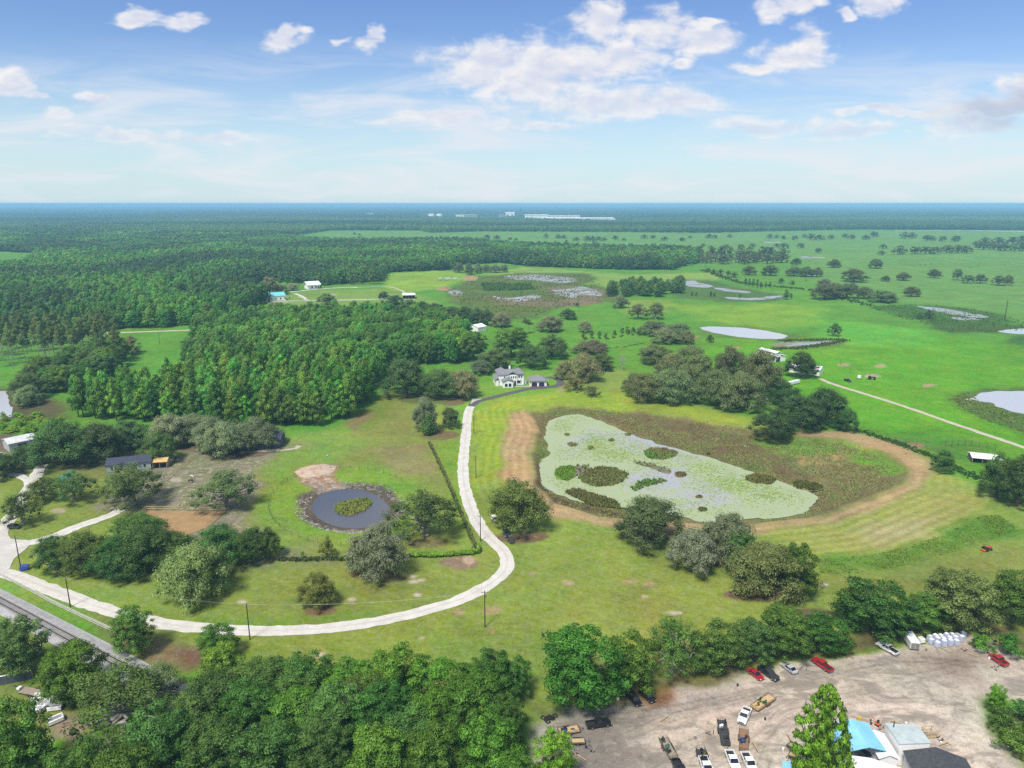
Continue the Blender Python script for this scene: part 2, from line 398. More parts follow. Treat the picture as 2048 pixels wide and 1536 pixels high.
# (outline in photograph pixels, colour it reads as, softness in m, raggedness in m, dry/sandy mottling)
REG = [
 # far right pastures beyond the bright one, haze put into their paler bluer colour
 ([(700,545),(1000,525),(1400,528),(1585,522),(1600,560),(1820,610),(2048,640),(3200,660),(3600,462),(900,462),(640,463)], (120,165,84), 30, 20, .15),
 ([(768,548),(880,540),(935,549),(925,560),(885,575),(820,585),(772,580)], (152,184,66), 5, 5, .1),
 ([(960,548),(1050,534),(1260,549),(1450,545),(1440,560),(1240,580),(1180,568),(1195,552),(1100,545),(1000,553)], (150,180,88), 6, 6, .2),
 ([(1330,606),(1420,612),(1560,607),(1640,618),(1640,650),(1520,660),(1400,640)], (140,182,58), 12, 9, .1),
 ([(1240,600),(1340,600),(1340,625),(1250,628)], (150,176,76), 6, 5, .1),
 ([(560,588),(640,580),(760,578),(830,590),(880,605),(800,615),(640,612),(545,618)], (140,172,84), 6, 6, .3),
 # wetlands
 ([(893,577),(960,553),(1050,545),(1175,547),(1195,558),(1160,570),(1215,576),(1240,592),(1215,606),(1130,614),(1060,637),(985,642),(930,620),(893,602)], (108,128,66), 5, 8, .35),
 ([(960,590),(1050,598),(1180,596),(1215,606),(1130,614),(1000,610)], (142,128,92), 6, 8, .6),
 ([(1090,575),(1160,572),(1215,582),(1200,600),(1110,592)], (150,136,108), 6, 8, .6),
 ([(960,566),(1060,570),(1070,580),(970,582)], (92,138,62), 5, 5, .1),
 ([(1335,560),(1420,560),(1480,575),(1570,590),(1565,602),(1450,604),(1350,596)], (96,128,66), 6, 6, .25),
 ([(1735,614),(1800,609),(1900,612),(2000,628),(2030,645),(1980,650),(1900,648),(1810,636)], (84,124,56), 6, 6, .2),
 ([(1858,645),(1950,645),(2100,655),(2100,664),(1900,666),(1862,656)], (88,112,52), 5, 5, .2),
 ([(2010,680),(2048,668),(2100,668),(2100,705),(2040,702)], (80,122,54), 5, 4, .2),
 # rich grass of the near pasture on the right
 ([(1370,700),(1500,675),(1640,690),(1860,668),(2100,700),(2500,760),(2500,1000),(2048,920),(1900,890),(1720,850),(1560,790),(1400,745)], (110,174,26), 18, 10, .10),
 ([(1640,640),(1860,660),(1860,690),(1640,690)], (112,186,60), 10, 8, .05),
 ([(1900,800),(1935,782),(2100,770),(2100,900),(2040,862),(1960,838)], (100,126,58), 4, 5, .25),
 ([(1390,668),(1400,652),(1500,651),(1600,672),(1690,682),(1690,696),(1545,698),(1540,683)], (112,146,58), 3, 4, .2),
 ([(1730,880),(1820,868),(1920,876),(1990,900),(1900,915),(1800,905)], (96,152,56), 5, 5, .2),
 # estate: mown olive field
 ([(560,1345),(330,1300),(0,1190),(-400,1100),(-400,950),(300,900),(560,880),(700,850),(790,790),(830,795),(960,770),(1130,735),(1250,740),(1300,790),(1500,835),(1590,862),(1730,862),(1850,900),(1920,950),(1990,985),(2600,1120),(2600,1300),(2048,1320),(1700,1310),(1400,1380),(1060,1440),(800,1480)], (150,166,82), 8, 6, .28),
 ([(930,825),(1000,800),(1130,775),(1260,790),(1500,838),(1500,850),(1300,832),(1130,810),(1060,818),(1018,826),(1006,890),(1000,950),(958,965),(942,900)], (164,184,62), 6, 4, .12),
 ([(905,800),(975,765),(1090,735),(1130,745),(1135,770),(1080,790),(980,800),(945,825),(930,870),(905,850)], (128,176,66), 6, 4, .1),
 ([(1250,800),(1480,845),(1600,868),(1500,875),(1300,845)], (158,172,76), 6, 5, .2),
 ([(1000,1150),(1400,1110),(1500,1200),(1350,1300),(1000,1330)], (156,166,86), 14, 10, .28),
 ([(620,1130),(940,1120),(1000,1150),(860,1205),(640,1245),(480,1245),(500,1180)], (144,156,82), 10, 6, .3),
 ([(420,1250),(760,1230),(560,1248)], (112,160,60), 5, 2, .1),
 # left field between the pine block and the drive
 ([(690,865),(770,800),(840,795),(855,870),(905,960),(880,1010),(810,985),(700,945),(650,905)], (150,154,82), 6, 8, .45),
 ([(700,850),(780,775),(800,790),(740,860)], (140,150,70), 4, 4, .3),
 ([(690,846),(735,820),(742,832),(705,862)], (166,140,92), 3, 3, .3),
 ([(740,900),(850,890),(860,960),(770,950)], (168,158,96), 6, 6, .5),
 ([(870,890),(925,880),(945,1000),(955,1060),(930,1060),(905,980)], (136,168,60), 4, 3, .15),
 ([(650,960),(720,930),(860,970),(830,1000),(760,985)], (150,176,74), 5, 6, .2),
 # homestead
 ([(250,960),(330,905),(560,880),(650,885),(560,935),(535,990),(560,1080),(700,1125),(560,1135),(300,1050),(200,1010)], (150,148,108), 8, 8, .75),
 ([(-300,880),(100,850),(330,880),(560,850),(560,885),(330,905),(250,960),(60,950),(-300,990)], (132,138,82), 6, 6, .5),
 ([(560,905),(640,880),(740,880),(640,930),(600,960),(560,970)], (142,166,78), 5, 6, .35),
 ([(-300,830),(0,835),(120,820),(140,850),(60,875),(-300,900)], (112,160,52), 3, 4, .05),
 ([(-300,868),(20,868),(28,885),(10,900),(-300,920)], (132,120,100), 2, 3, .3),
 ([(-200,760),(60,780),(140,810),(130,835),(-200,850)], (110,110,72), 4, 5, .2),
 # round pond: bright ring, muddy bank, tipped soil
 (ell(688,1012,150,74), (138,172,64), 3, 5, .2),
 (ell(700,1012,110,51), (112,102,88), 1.2, 3, .55),
 ([(582,942),(640,926),(676,930),(668,955),(690,968),(640,978),(600,965)], (176,140,108), 1.5, 2, .9),
 ([(540,960),(575,930),(600,950),(560,1000),(555,1060),(590,1085),(560,1095),(535,1040)], (140,170,70), 3, 4, .3),
 # large pond surroundings
 (TAN_RING, (206,176,126), 2.6, 2.5, .3),
 ([(1190,830),(1400,852),(1560,885),(1760,905),(1790,925),(1600,905),(1400,870)], (170,152,96), 4, 5, .4),
 (BIG_MARSH, (144,138,88), 1.5, 3, .35),
 ([(1066,826),(1130,814),(1300,828),(1420,848),(1560,900),(1640,960),(1560,950),(1330,880),(1180,822),(1095,838),(1085,870)], (128,114,80), 4, 5, .3),
 ([(1500,870),(1600,880),(1690,885),(1650,915),(1560,905)], (126,166,64), 4, 6, .15),
 ([(1600,905),(1690,895),(1680,925),(1590,925)], (198,166,112), 3, 5, .4),
 ([(1700,885),(1750,905),(1800,940),(1770,950),(1710,915)], (120,168,58), 3, 4, .1),
 ([(1600,970),(1690,945),(1790,950),(1700,998),(1640,1020)], (130,120,82), 4, 5, .45),
 ([(1080,900),(1095,905),(1080,935),(1086,958),(1120,990),(1240,1016),(1300,1028),(1240,1030),(1110,1002),(1070,960)], (98,80,62), 2, 2, .2),
 # mown hay field to the right of the pond
 ([(1862,938),(1930,960),(1975,990),(1970,1035),(1890,1078),(1760,1108),(1640,1118),(1570,1075),(1560,1062),(1650,1050),(1760,1020),(1850,975)], (178,176,96), 5, 4, .3),
 ([(1720,1060),(1800,1035),(1870,1040),(1840,1065),(1740,1085)], (202,186,128), 6, 5, .4),
 ([(1640,1118),(1760,1108),(1880,1072),(1965,1030),(2000,1030),(2040,1060),(1960,1085),(1840,1125),(1700,1150),(1640,1145)], (106,148,54), 3, 4, .1),
 ([(1640,1150),(1840,1130),(1960,1090),(2300,1100),(2300,1180),(1700,1200)], (148,154,84), 8, 6, .3),
 # bottom edge
 ([(0,1225),(-300,1100),(-300,1500),(60,1480),(160,1440),(260,1370),(330,1300),(240,1320),(100,1270)], (140,150,82), 5, 4, .4),
 ([(200,1240),(320,1270),(400,1290),(360,1340),(280,1340)], (150,138,96), 4, 4, .6),
 ([(340,1300),(420,1290),(430,1330),(360,1345)], (140,112,86), 3, 3, .4),
 ([(95,1440),(150,1425),(190,1450),(150,1500),(90,1490)], (176,158,136), 2, 3, .5),
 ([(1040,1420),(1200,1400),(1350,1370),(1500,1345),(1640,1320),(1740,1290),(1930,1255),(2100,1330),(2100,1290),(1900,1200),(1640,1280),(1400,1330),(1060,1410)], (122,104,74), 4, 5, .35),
 (DIRT_YARD, (232,218,200), 1.5, 3, .62),
 ([(1100,1425),(1200,1408),(1290,1400),(1300,1425),(1260,1470),(1330,1530),(1280,1600),(1050,1600),(1090,1480)], (158,146,136), 5, 6, .62),
 ([(1270,1380),(1340,1372),(1350,1400),(1300,1415),(1270,1405)], (150,110,76), 2, 3, .3),
 ([(1360,1378),(1480,1352),(1460,1400),(1370,1415),(1340,1440)], (214,206,194), 3, 3, .4),
 ([(1850,1310),(1960,1290),(2010,1330),(1950,1360),(1850,1345)], (168,148,132), 5, 5, .5),
 ([(1960,1400),(2000,1396),(2080,1460),(2160,1600),(2110,1600),(2030,1500)], (112,120,70), 3, 3, .4),
 # pale trodden spots
] + [(ell(x, y, rx, ry, 9), c, .5, 1.2, .5) for x, y, rx, ry, c in [
 (486,1203,10,3,(224,212,190)),(894,1126,12,3,(226,214,192)),(827,1162,12,4,(224,212,188)),(843,1159,8,3,(222,210,188)),(825,1152,7,3,(222,210,188)),(838,1189,10,3,(222,210,188)),
 (706,1202,8,3,(224,214,190)),(635,1311,16,5,(226,214,190)),(1140,1167,15,5,(206,186,138)),(1300,1170,12,5,(206,186,136)),(1292,1196,10,4,(210,194,150)),(1352,1228,18,4,(228,218,196)),
 (1655,1170,6,2,(224,214,192)),(845,1274,6,2,(220,206,176)),(985,1222,22,9,(186,172,116)),(918,1224,16,8,(180,166,116)),(985,1262,9,5,(196,172,112)),(920,1125,42,13,(160,138,112)),(940,1120,14,9,(206,180,152)),
 (1064,1150,10,4,(180,166,120)),(1258,1165,18,6,(182,166,110)),(120,1022,16,5,(206,190,160)),(355,960,14,6,(214,202,176)),(1760,732,12,4,(196,178,128)),(1855,771,14,4,(190,174,130)),
 (1690,730,14,3,(190,172,126)),(1745,752,16,4,(196,184,146)),(1545,737,12,3,(200,186,146)),(1527,747,12,3,(204,192,160)),(1470,695,10,3,(190,166,120)),(1390,673,10,2,(186,158,112)),(1830,892,20,7,(176,150,110)),
 (1500,725,18,4,(196,180,140)),(940,556,16,6,(196,168,120)),(888,577,14,4,(196,160,118)),(912,588,12,4,(170,140,110)),(660,590,14,3,(196,190,170)),(1120,780,10,4,(196,176,132)),(1135,770,20,6,(150,140,92)),
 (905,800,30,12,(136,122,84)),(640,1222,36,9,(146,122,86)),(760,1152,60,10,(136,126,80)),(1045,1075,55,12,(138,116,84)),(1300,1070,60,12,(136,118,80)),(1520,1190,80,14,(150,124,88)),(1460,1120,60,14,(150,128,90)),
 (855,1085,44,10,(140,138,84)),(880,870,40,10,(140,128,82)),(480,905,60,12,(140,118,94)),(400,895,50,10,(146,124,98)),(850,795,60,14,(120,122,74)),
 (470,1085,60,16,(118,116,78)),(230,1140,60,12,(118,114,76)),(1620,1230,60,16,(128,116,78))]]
YL = np.concatenate([[-4000., -600., -60., 0., 30.], [P(1024, y)[1] for y in np.concatenate([np.arange(1720, 1000, -3.0), np.arange(1000, 440, -2.2), np.arange(440, 418, -1.5)])], [11500., 15000., 20000., 27000., 35000.]])
YL = np.unique(np.round(YL, 3))
ncol = 620
U = np.linspace(-1.0, 1.0, ncol); U = np.sign(U) * (0.75 * np.abs(U) + 0.35 * np.abs(U) ** 4)
HWID = np.maximum(YL, 70.0) * 0.98 + 12.0
GX = U[None, :] * HWID[:, None]; GY = np.repeat(YL[:, None], ncol, 1)
gpts = np.stack([GX.ravel(), GY.ravel()], 1)
def smoothstep(a, b, x):
    t = np.clip((x - a) / (b - a), 0, 1); return t * t * (3 - 2 * t)
wx = (fbm(gpts[:, 0], gpts[:, 1], 9.0, 4, 3) - .5) * 2; wy = (fbm(gpts[:, 0], gpts[:, 1], 9.0, 4, 77) - .5) * 2
gcol = np.tile(np.array(alb(*PASTURE)[:3]), (len(gpts), 1)); gmot = np.full(len(gpts), .08)
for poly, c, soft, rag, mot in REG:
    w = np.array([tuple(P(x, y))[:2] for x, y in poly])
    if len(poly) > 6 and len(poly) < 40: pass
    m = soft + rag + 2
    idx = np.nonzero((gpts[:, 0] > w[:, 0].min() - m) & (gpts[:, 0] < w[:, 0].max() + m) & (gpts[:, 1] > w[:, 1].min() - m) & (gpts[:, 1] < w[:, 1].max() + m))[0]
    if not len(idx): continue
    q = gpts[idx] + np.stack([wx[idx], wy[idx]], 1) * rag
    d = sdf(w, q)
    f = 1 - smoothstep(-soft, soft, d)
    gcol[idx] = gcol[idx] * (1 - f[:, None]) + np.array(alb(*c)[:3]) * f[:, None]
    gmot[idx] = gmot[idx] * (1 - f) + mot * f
# mower passes round the pond and along the drive: alternate strips of laid grass
ring_w = np.array([tuple(P(x, y))[:2] for x, y in BIG_MARSH])
zone = np.array([tuple(P(x, y))[:2] for x, y in [(940,825),(1130,790),(1500,845),(1862,930),(1990,985),(1975,1040),(1890,1085),(1640,1125),(1380,1075),(1100,1040),(940,1000)]])
idx = np.nonzero(sdf(zone, gpts) < 6)[0]
dd = sdf(ring_w, gpts[idx] + np.stack([wx[idx], wy[idx]], 1) * .5)
st = np.sin(dd * 2 * math.pi / 3.1) * smoothstep(0.5, 3, dd) * smoothstep(4, -4, sdf(zone, gpts[idx]))
gcol[idx] *= (1 + st * 0.10 * (0.4 + 1.2 * fbm(gpts[idx, 0], gpts[idx, 1], 22, 2, 9)))[:, None]
st2 = np.sin((gpts[:, 0] * 0.55 + gpts[:, 1] * 0.83) * 2 * math.pi / 2.6 + 2.5 * fbm(gpts[:, 0], gpts[:, 1], 60, 2, 5)) * smoothstep(250, 180, gpts[:, 1])
gcol *= (1 + 0.035 * st2)[:, None]
# wheel ruts in the dirt yard and on the grass by the oak
for px_, wr, k_ in [([(1100,1440),(1300,1425),(1480,1390),(1640,1350),(1800,1320),(1960,1330)], .35, .62), ([(1240,1480),(1330,1440),(1450,1405),(1600,1365),(1780,1335)], .3, .66), ([(1420,1530),(1530,1470),(1560,1430),(1640,1390),(1760,1370),(1900,1340)], .35, .7),
        ([(1520,1540),(1545,1490),(1590,1440),(1700,1400),(1850,1390),(1960,1440),(2040,1530)], .4, .74), ([(1300,1530),(1400,1480),(1470,1440),(1560,1400)], .3, .66), ([(1880,1480),(1920,1420),(1900,1370),(1820,1345)], .35, .72),
        ([(1010,1080),(1030,1095),(1042,1115),(1035,1140),(1010,1160)], .25, .86), ([(1000,1090),(1018,1105),(1024,1125),(1015,1140)], .25, .86)]:
    c_ = spline([P(x, y) for x, y in px_], 2.0); lo_, hi_ = c_.min(0) - 3, c_.max(0) + 3
    ix = np.nonzero((gpts[:, 0] > lo_[0]) & (gpts[:, 0] < hi_[0]) & (gpts[:, 1] > lo_[1]) & (gpts[:, 1] < hi_[1]))[0]
    d_ = sdf_line(c_, gpts[ix] + np.stack([wx[ix], wy[ix]], 1) * .35)
    gcol[ix] *= (1 - (1 - k_) * np.maximum(smoothstep(wr, 0, np.abs(d_ - .8)), .35 * smoothstep(2.2, .6, d_)))[:, None]
# broad natural variation
big = fbm(gpts[:, 0], gpts[:, 1], 60.0, 4, 11); med = fbm(gpts[:, 0], gpts[:, 1], 14.0, 4, 23)
gcol *= (0.80 + 0.40 * (0.55 * big + 0.45 * med))[:, None]
yel = np.clip((fbm(gpts[:, 0], gpts[:, 1], 34.0, 4, 41) - .5) * 3.2, -1, 1) * smoothstep(4000, 800, gpts[:, 1])
gcol[:, 0] *= 1 + 0.12 * yel; gcol[:, 2] *= 1 - 0.04 * yel
gr_ = smoothstep(.95, 1.15, gcol[:, 1] / np.maximum(gcol[:, 0], 1e-4)); gcol[:, 1] *= 1 + .10 * gr_; gcol[:, 0] *= 1 + .02 * gr_; gcol[:, 2] *= 1 - .22 * gr_
# forest floor beyond the farms
ff = smoothstep(2350, 2600, gpts[:, 1] + 250 * (big - .5))
gcol = gcol * (1 - ff[:, None]) + np.array([0.035, 0.06, 0.025]) * ff[:, None]
# relief: the two ponds lie in hollows, the rest rolls a little
gz = (fbm(gpts[:, 0], gpts[:, 1], 90.0, 2, 51) - .5) * 0.0
dm = sdf(ring_w, gpts); gz -= 0.95 * smoothstep(0.6, -1.8, dm) + 0.5 * smoothstep(-2, -14, dm)
RP = np.array([tuple(P(x, y))[:2] for x, y in ell(700, 1013, 114, 54, 24)])
dr = sdf(RP, gpts); gz -= 0.9 * smoothstep(1.0, -4.0, dr) + 0.8 * smoothstep(-4, -9, dr)
gz -= 0.5 * smoothstep(-4, -12, dr)
def flat(i, j): return i * ncol + j
ii, jj = np.meshgrid(np.arange(len(YL) - 1), np.arange(ncol - 1), indexing='ij')
gf = np.stack([flat(ii, jj), flat(ii, jj + 1), flat(ii + 1, jj + 1), flat(ii + 1, jj)], -1).reshape(-1, 4)
def ground_material():
    m = bpy.data.materials.new('grassland'); m.use_nodes = True
    t = NT(m.node_tree); b = t.n['Principled BSDF']
    at = t.node('ShaderNodeAttribute', attribute_name='col')
    tc = t.node('ShaderNodeTexCoord'); V = tc.outputs['Object']
    fine = t.noise(V, 3.0, 5.0, .75); mid = t.noise(V, 0.30, 7.0, .70); tuft = t.noise(V, 1.0, 4.0, .7); wide = t.noise(V, 0.045, 6.0, .68)
    k = t.math('MULTIPLY', t.math('SUBTRACT', fine, .5), 1.3)
    for q, g in ((mid, .85), (tuft, .9), (wide, .9)): k = t.math('ADD', k, t.math('MULTIPLY', t.math('SUBTRACT', q, .5), g))
    k = t.math('MAXIMUM', t.math('ADD', k, 1.0), .25)
    vv = t.node('ShaderNodeCombineXYZ')
    for i in range(3): t.link(k, vv.inputs[i])
    c = t.mix(1.0, at.outputs['Color'], vv.outputs[0], 'MULTIPLY')
    # straw and clover: hue drifts from patch to patch
    hu = t.node('ShaderNodeHueSaturation'); t.link(c, hu.inputs['Color'])
    t.link(t.ramp(t.noise(V, .11, 6, .7), .3, .7, .475, .522, False), hu.inputs['Hue']); t.link(t.ramp(t.noise(V, .5, 5, .7), .3, .7, 1.15, .8, False), hu.inputs['Saturation'])
    c = hu.outputs[0]
    A_ = at.outputs['Alpha']
    # bare sand and dark earth where the turf is thin
    sp = t.ramp(t.math('ADD', t.noise(V, 0.55, 7.0, .74), t.math('MULTIPLY', A_, .26)), .68, .84)
    c = t.mix(t.math('MULTIPLY', sp, A_), c, (0.40, 0.35, 0.28, 1))
    dk = t.ramp(t.math('ADD', t.noise(V, 0.40, 7.0, .74), t.math('MULTIPLY', A_, .2)), .68, .86)
    c = t.mix(t.math('MULTIPLY', dk, t.math('MULTIPLY', A_, .7)), c, (0.085, 0.07, 0.052, 1))
    sw = t.node('ShaderNodeTexNoise'); t.link(t.vmath('MULTIPLY', V, (.7, 1.5, 1)), sw.inputs['Vector']); sw.inputs['Scale'].default_value = .13; sw.inputs['Detail'].default_value = 8; sw.inputs['Roughness'].default_value = .68; sw.inputs['Distortion'].default_value = 1.2
    br = t.math('MULTIPLY', t.ramp(sw.outputs[0], .46, .60), t.ramp(A_, .585, .62, 0, .8))
    c = t.mix(br, c, (0.19, 0.165, 0.14, 1))
    t.link(c, b.inputs['Base Color'])
    b.inputs['Roughness'].default_value = 0.95; b.inputs['Specular IOR Level'].default_value = 0.1
    bp = t.node('ShaderNodeBump'); bp.inputs['Strength'].default_value = .5; bp.inputs['Distance'].default_value = .12
    t.link(t.math('ADD', fine, t.math('MULTIPLY', tuft, 1.5)), bp.inputs['Height']); t.link(bp.outputs[0], b.inputs['Normal'])
    return m
gme = mesh_np('ground', np.stack([gpts[:, 0], gpts[:, 1], gz], 1), gf, [ground_material()], smooth=True)
add_col(gme, np.concatenate([gcol, gmot[:, None]], 1))
ground = link('ground', gme); tag(ground, 'wide flat grassland running to the horizon', None, None, 'structure')

# ------------------------------------------------------------------ sheets on the ground
from mathutils.geometry import tessellate_polygon
def sheet(name, outline, z, material, kind='structure', label=None):
    vs = [Vector((p[0], p[1], 0)) for p in outline]
    tris = tessellate_polygon([vs])
    me = bpy.data.meshes.new(name)
    me.from_pydata([(q.x, q.y, z) for q in vs], [], [tuple(t) for t in tris])
    bm = bmesh.new(); bm.from_mesh(me); bmesh.ops.recalc_face_normals(bm, faces=bm.faces)
    for f in bm.faces:
        if f.normal.z < 0: f.normal_flip()
    bm.to_mesh(me); bm.free()
    me.materials.append(material)
    o = link(name, me)
    tag(o, label, None, None, kind)
    return o
def road(name, px, width, z, material, label, rag=0.25, step=.8):
    c = spline([P(x, y) for x, y in px], step)
    d = np.gradient(c, axis=0); d /= np.linalg.norm(d, axis=1)[:, None] + 1e-9
    nrm = np.stack([-d[:, 1], d[:, 0]], 1)
    wl = width / 2 + (fbm(c[:, 0], c[:, 1], 2.4, 4, 5) - .5) * 3 * rag
    wr = width / 2 + (fbm(c[:, 0], c[:, 1], 2.4, 4, 95) - .5) * 3 * rag
    vs = []
    for k in (1.0, .5, 0, -.5, -1.0):
        s = np.where(k >= 0, wl, wr) * k
        vs.append(np.concatenate([c + nrm * s[:, None], np.full((len(c), 1), z + 0.05 * (1 - abs(k)))], 1))
    n = len(c); V = np.concatenate(vs)
    fs = []
    for r in range(4):
        i = np.arange(n - 1)
        fs.append(np.stack([r * n + i, (r + 1) * n + i, (r + 1) * n + i + 1, r * n + i + 1], 1))
    me = mesh_np(name, V, np.concatenate(fs), [material])
    # distance across the road for wheel tracks
    a = me.attributes.new('across', 'FLOAT', 'POINT')
    a.data.foreach_set('value', np.repeat(np.array([1.0, .5, 0, -.5, -1.0], np.float32), n))
    o = link(name, me); tag(o, label, None, None, 'structure')
    return o
def gravel(name, c, tracks=True, dark=.72, scale=1.0):
    m = bpy.data.materials.new(name); m.use_nodes = True
    t = NT(m.node_tree); b = t.n['Principled BSDF']
    tc = t.node('ShaderNodeTexCoord'); V = tc.outputs['Object']
    n1 = t.noise(V, 0.35 * scale, 7, .7); n2 = t.noise(V, 5.0 * scale, 3, .7)
    f = t.math('ADD', t.math('MULTIPLY', n1, .6), t.math('MULTIPLY', n2, .4))
    cc = t.mix(t.ramp(f, .32, .66), tuple(x * dark for x in c[:3]) + (1,), tuple(c[:3]) + (1,))
    if tracks:
        at = t.node('ShaderNodeAttribute', attribute_name='across')
        ab = t.math('ABSOLUTE', at.outputs['Fac'])
        g = t.ramp(t.math('ADD', ab, t.math('MULTIPLY', t.math('SUBTRACT', n1, .5), .5)), .30, .02)
        cc = t.mix(t.math('MULTIPLY', g, .5), cc, tuple(x * .66 for x in c[:3]) + (1,))
    t.link(cc, b.inputs['Base Color']); b.inputs['Roughness'].default_value = .95; b.inputs['Specular IOR Level'].default_value = .15
    return m
GRAVEL = gravel('white_shell_gravel', (0.56, 0.54, 0.50))
TRACK = gravel('sandy_track', (0.46, 0.42, 0.33))
PAVER = gravel('dark_pavers', (0.105, 0.095, 0.10), tracks=False, dark=.8)
BALLAST = gravel('railway_ballast', (0.36, 0.355, 0.36), tracks=False, dark=.6, scale=1.6)
DRIVE = [(-60,1122),(0,1143),(60,1163),(130,1190),(220,1222),(320,1247),(420,1257),(520,1262),(640,1258),(760,1242),(860,1218),(930,1195),(985,1165),(1013,1135),(1008,1105),(975,1072),(950,1035),(936,1000),(927,960),(927,920),(932,870),(936,828),(944,810)]
road('gravel_driveway', DRIVE, 3.6, 0.05, GRAVEL, 'long white gravel driveway curving from the railway side up to the white house', .3)
road('paved_drive', [(942,813),(955,803),(985,795),(1030,784),(1062,777),(1090,775),(1112,772),(1121,765),(1114,758),(1095,754)], 3.6, 0.09, PAVER, 'dark paved drive looping round in front of the garages', .05)
sheet('paved_apron', [P(x, y)[:2] for x, y in [(1063,771.5),(1091,771.5),(1094,777),(1056,780)]], 0.13, mat('reddish_pavers', alb(128,104,112), .85, var=.18, scale=3), label='dark reddish paved apron in front of the garage doors')
sheet('driveway_pad', [P(x, y)[:2] for x, y in [(945,797),(966,798),(950,803.5),(940,811)]], 0.11, GRAVEL, label='pale concrete pad at the head of the gravel driveway')
sheet('garden_walk', [P(x, y)[:2] for x, y in [(1028,773),(1062,772),(1062,773.4),(1027,774.4)]], 0.10, GRAVEL, label='narrow pale walk between porch and garage')
road('ranch_track', [(1640,757),(1665,768),(1720,785),(1800,810),(1900,845),(1980,872),(2048,895),(2200,947),(2400,1015)], 2.6, 0.05, TRACK, 'straight sandy farm track crossing the bright green pasture', .35)
road('homestead_lane', [(85,930),(70,955),(48,988),(25,1025),(5,1062),(-25,1110)], 3.4, 0.06, GRAVEL, 'white gravel lane running up past the mossy oaks to the metal shed', .5)
road('shed_lane', [(20,948),(40,952),(56,962),(62,972)], 2.6, 0.08, GRAVEL, 'short grey gravel lane branching to the left from the homestead lane', .3)
road('homestead_drive', [(240,1020),(220,1031),(160,1052),(110,1072),(60,1086),(10,1096),(-60,1110)], 3.6, 0.08, GRAVEL, 'white gravel drive leading to the riding arena', .5)
sheet('lane_junction', smooth_poly([(-60,1070),(8,1060),(22,1078),(62,1082),(50,1100),(28,1118),(10,1145),(-60,1150)]), 0.10, GRAVEL, label='wide white gravel junction at the left edge')
road('forest_road', [(-300,678),(0,673),(120,669),(250,665),(385,660),(420,657)], 4.2, 0.06, TRACK, 'pale sandy road running along the foot of the far pines', .4)
road('farm_road', [(545,617),(540,608),(545,604),(600,601),(700,600),(790,598),(830,600)], 3.5, 0.06, TRACK, 'pale farm road past the turquoise roofed stable', .3)
road('house_road', [(565,585),(590,583),(640,578),(700,574.5),(715,575)], 4.0, 0.07, GRAVEL, 'white road in front of the distant white house', .3)
road('pen_lane', [(590,587),(606,594),(616,603)], 3.2, 0.09, GRAVEL, 'short white lane joining the farm road and the house road', .2)
road('field_path', [(700,576),(770,573),(800,580),(812,588)], 2.4, 0.06, TRACK, 'thin worn path across the far paddock', .4)
road('round_pen_lane', [(478,905),(520,902),(560,900),(590,897),(600,892)], 2.2, 0.06, TRACK, 'sandy footway by the round pen', .6)
# riding arena
def arena_mat():
    return mat('arena_sand', alb(204,170,124), .95, var=.1, scale=.4, spec=.1)
ARENA = [(292,1022),(451,1024),(412,1056),(330,1086),(236,1088)]
sheet('riding_arena', [P(x, y)[:2] for x, y in ARENA], 0.06, arena_mat(), label='orange sand riding arena behind the dark oaks')
# ------------------------------------------------------------------ water
def water(name, deep, film=None, film_c=(0.3,0.36,0.2,1), film_lo=.45, film_hi=.6, rough=.06, scale=.12):
    m = bpy.data.materials.new(name); m.use_nodes = True
    t = NT(m.node_tree); b = t.n['Principled BSDF']
    tc = t.node('ShaderNodeTexCoord'); V = tc.outputs['Object']
    if film:
        n = t.noise(V, scale, 6, .6, .4)
        f = t.ramp(n, film_lo, film_hi)
        f = t.math('MULTIPLY', f, t.ramp(t.noise(V, 1.6, 3, .6), .34, .5, .45, 1.0))
        t.link(t.mix(f, deep, film_c), b.inputs['Base Color'])
        t.link(t.math('MULTIPLY_ADD', f, .5, rough), b.inputs['Roughness'])
    else:
        b.inputs['Base Color'].default_value = deep; b.inputs['Roughness'].default_value = rough
    b.inputs['IOR'].default_value = 1.33; b.inputs['Specular IOR Level'].default_value = .5
    bp = t.node('ShaderNodeBump'); bp.inputs['Strength'].default_value = .12; bp.inputs['Distance'].default_value = .04
    t.link(t.noise(V, 1.8, 3, .6), bp.inputs['Height']); t.link(bp.outputs[0], b.inputs['Normal'])
    return m
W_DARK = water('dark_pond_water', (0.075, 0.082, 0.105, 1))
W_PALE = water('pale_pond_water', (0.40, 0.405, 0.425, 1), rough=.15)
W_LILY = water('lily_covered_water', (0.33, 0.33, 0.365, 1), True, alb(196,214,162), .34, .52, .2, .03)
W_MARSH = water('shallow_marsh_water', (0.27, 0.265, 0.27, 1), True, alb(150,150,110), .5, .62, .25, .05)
def pond(name, px, z, m, label, rag=.8):
    o = smooth_poly(px, z, 1.2)
    o = o + np.stack([(fbm(o[:, 0], o[:, 1], 4, 3, 2) - .5), (fbm(o[:, 0], o[:, 1], 4, 3, 66) - .5)], 1) * 2 * rag
    return sheet(name, o, z, m, label=label)
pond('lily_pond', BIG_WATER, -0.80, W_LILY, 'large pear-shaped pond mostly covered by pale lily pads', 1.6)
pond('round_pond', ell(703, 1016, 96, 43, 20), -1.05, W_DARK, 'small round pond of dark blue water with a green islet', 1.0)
pond('pasture_pond', [(1400,656),(1430,653),(1500,657),(1560,667),(1575,673),(1555,678),(1500,676),(1440,668)], 0.05, W_PALE, 'long pale pond in the bright pasture', 1.2)
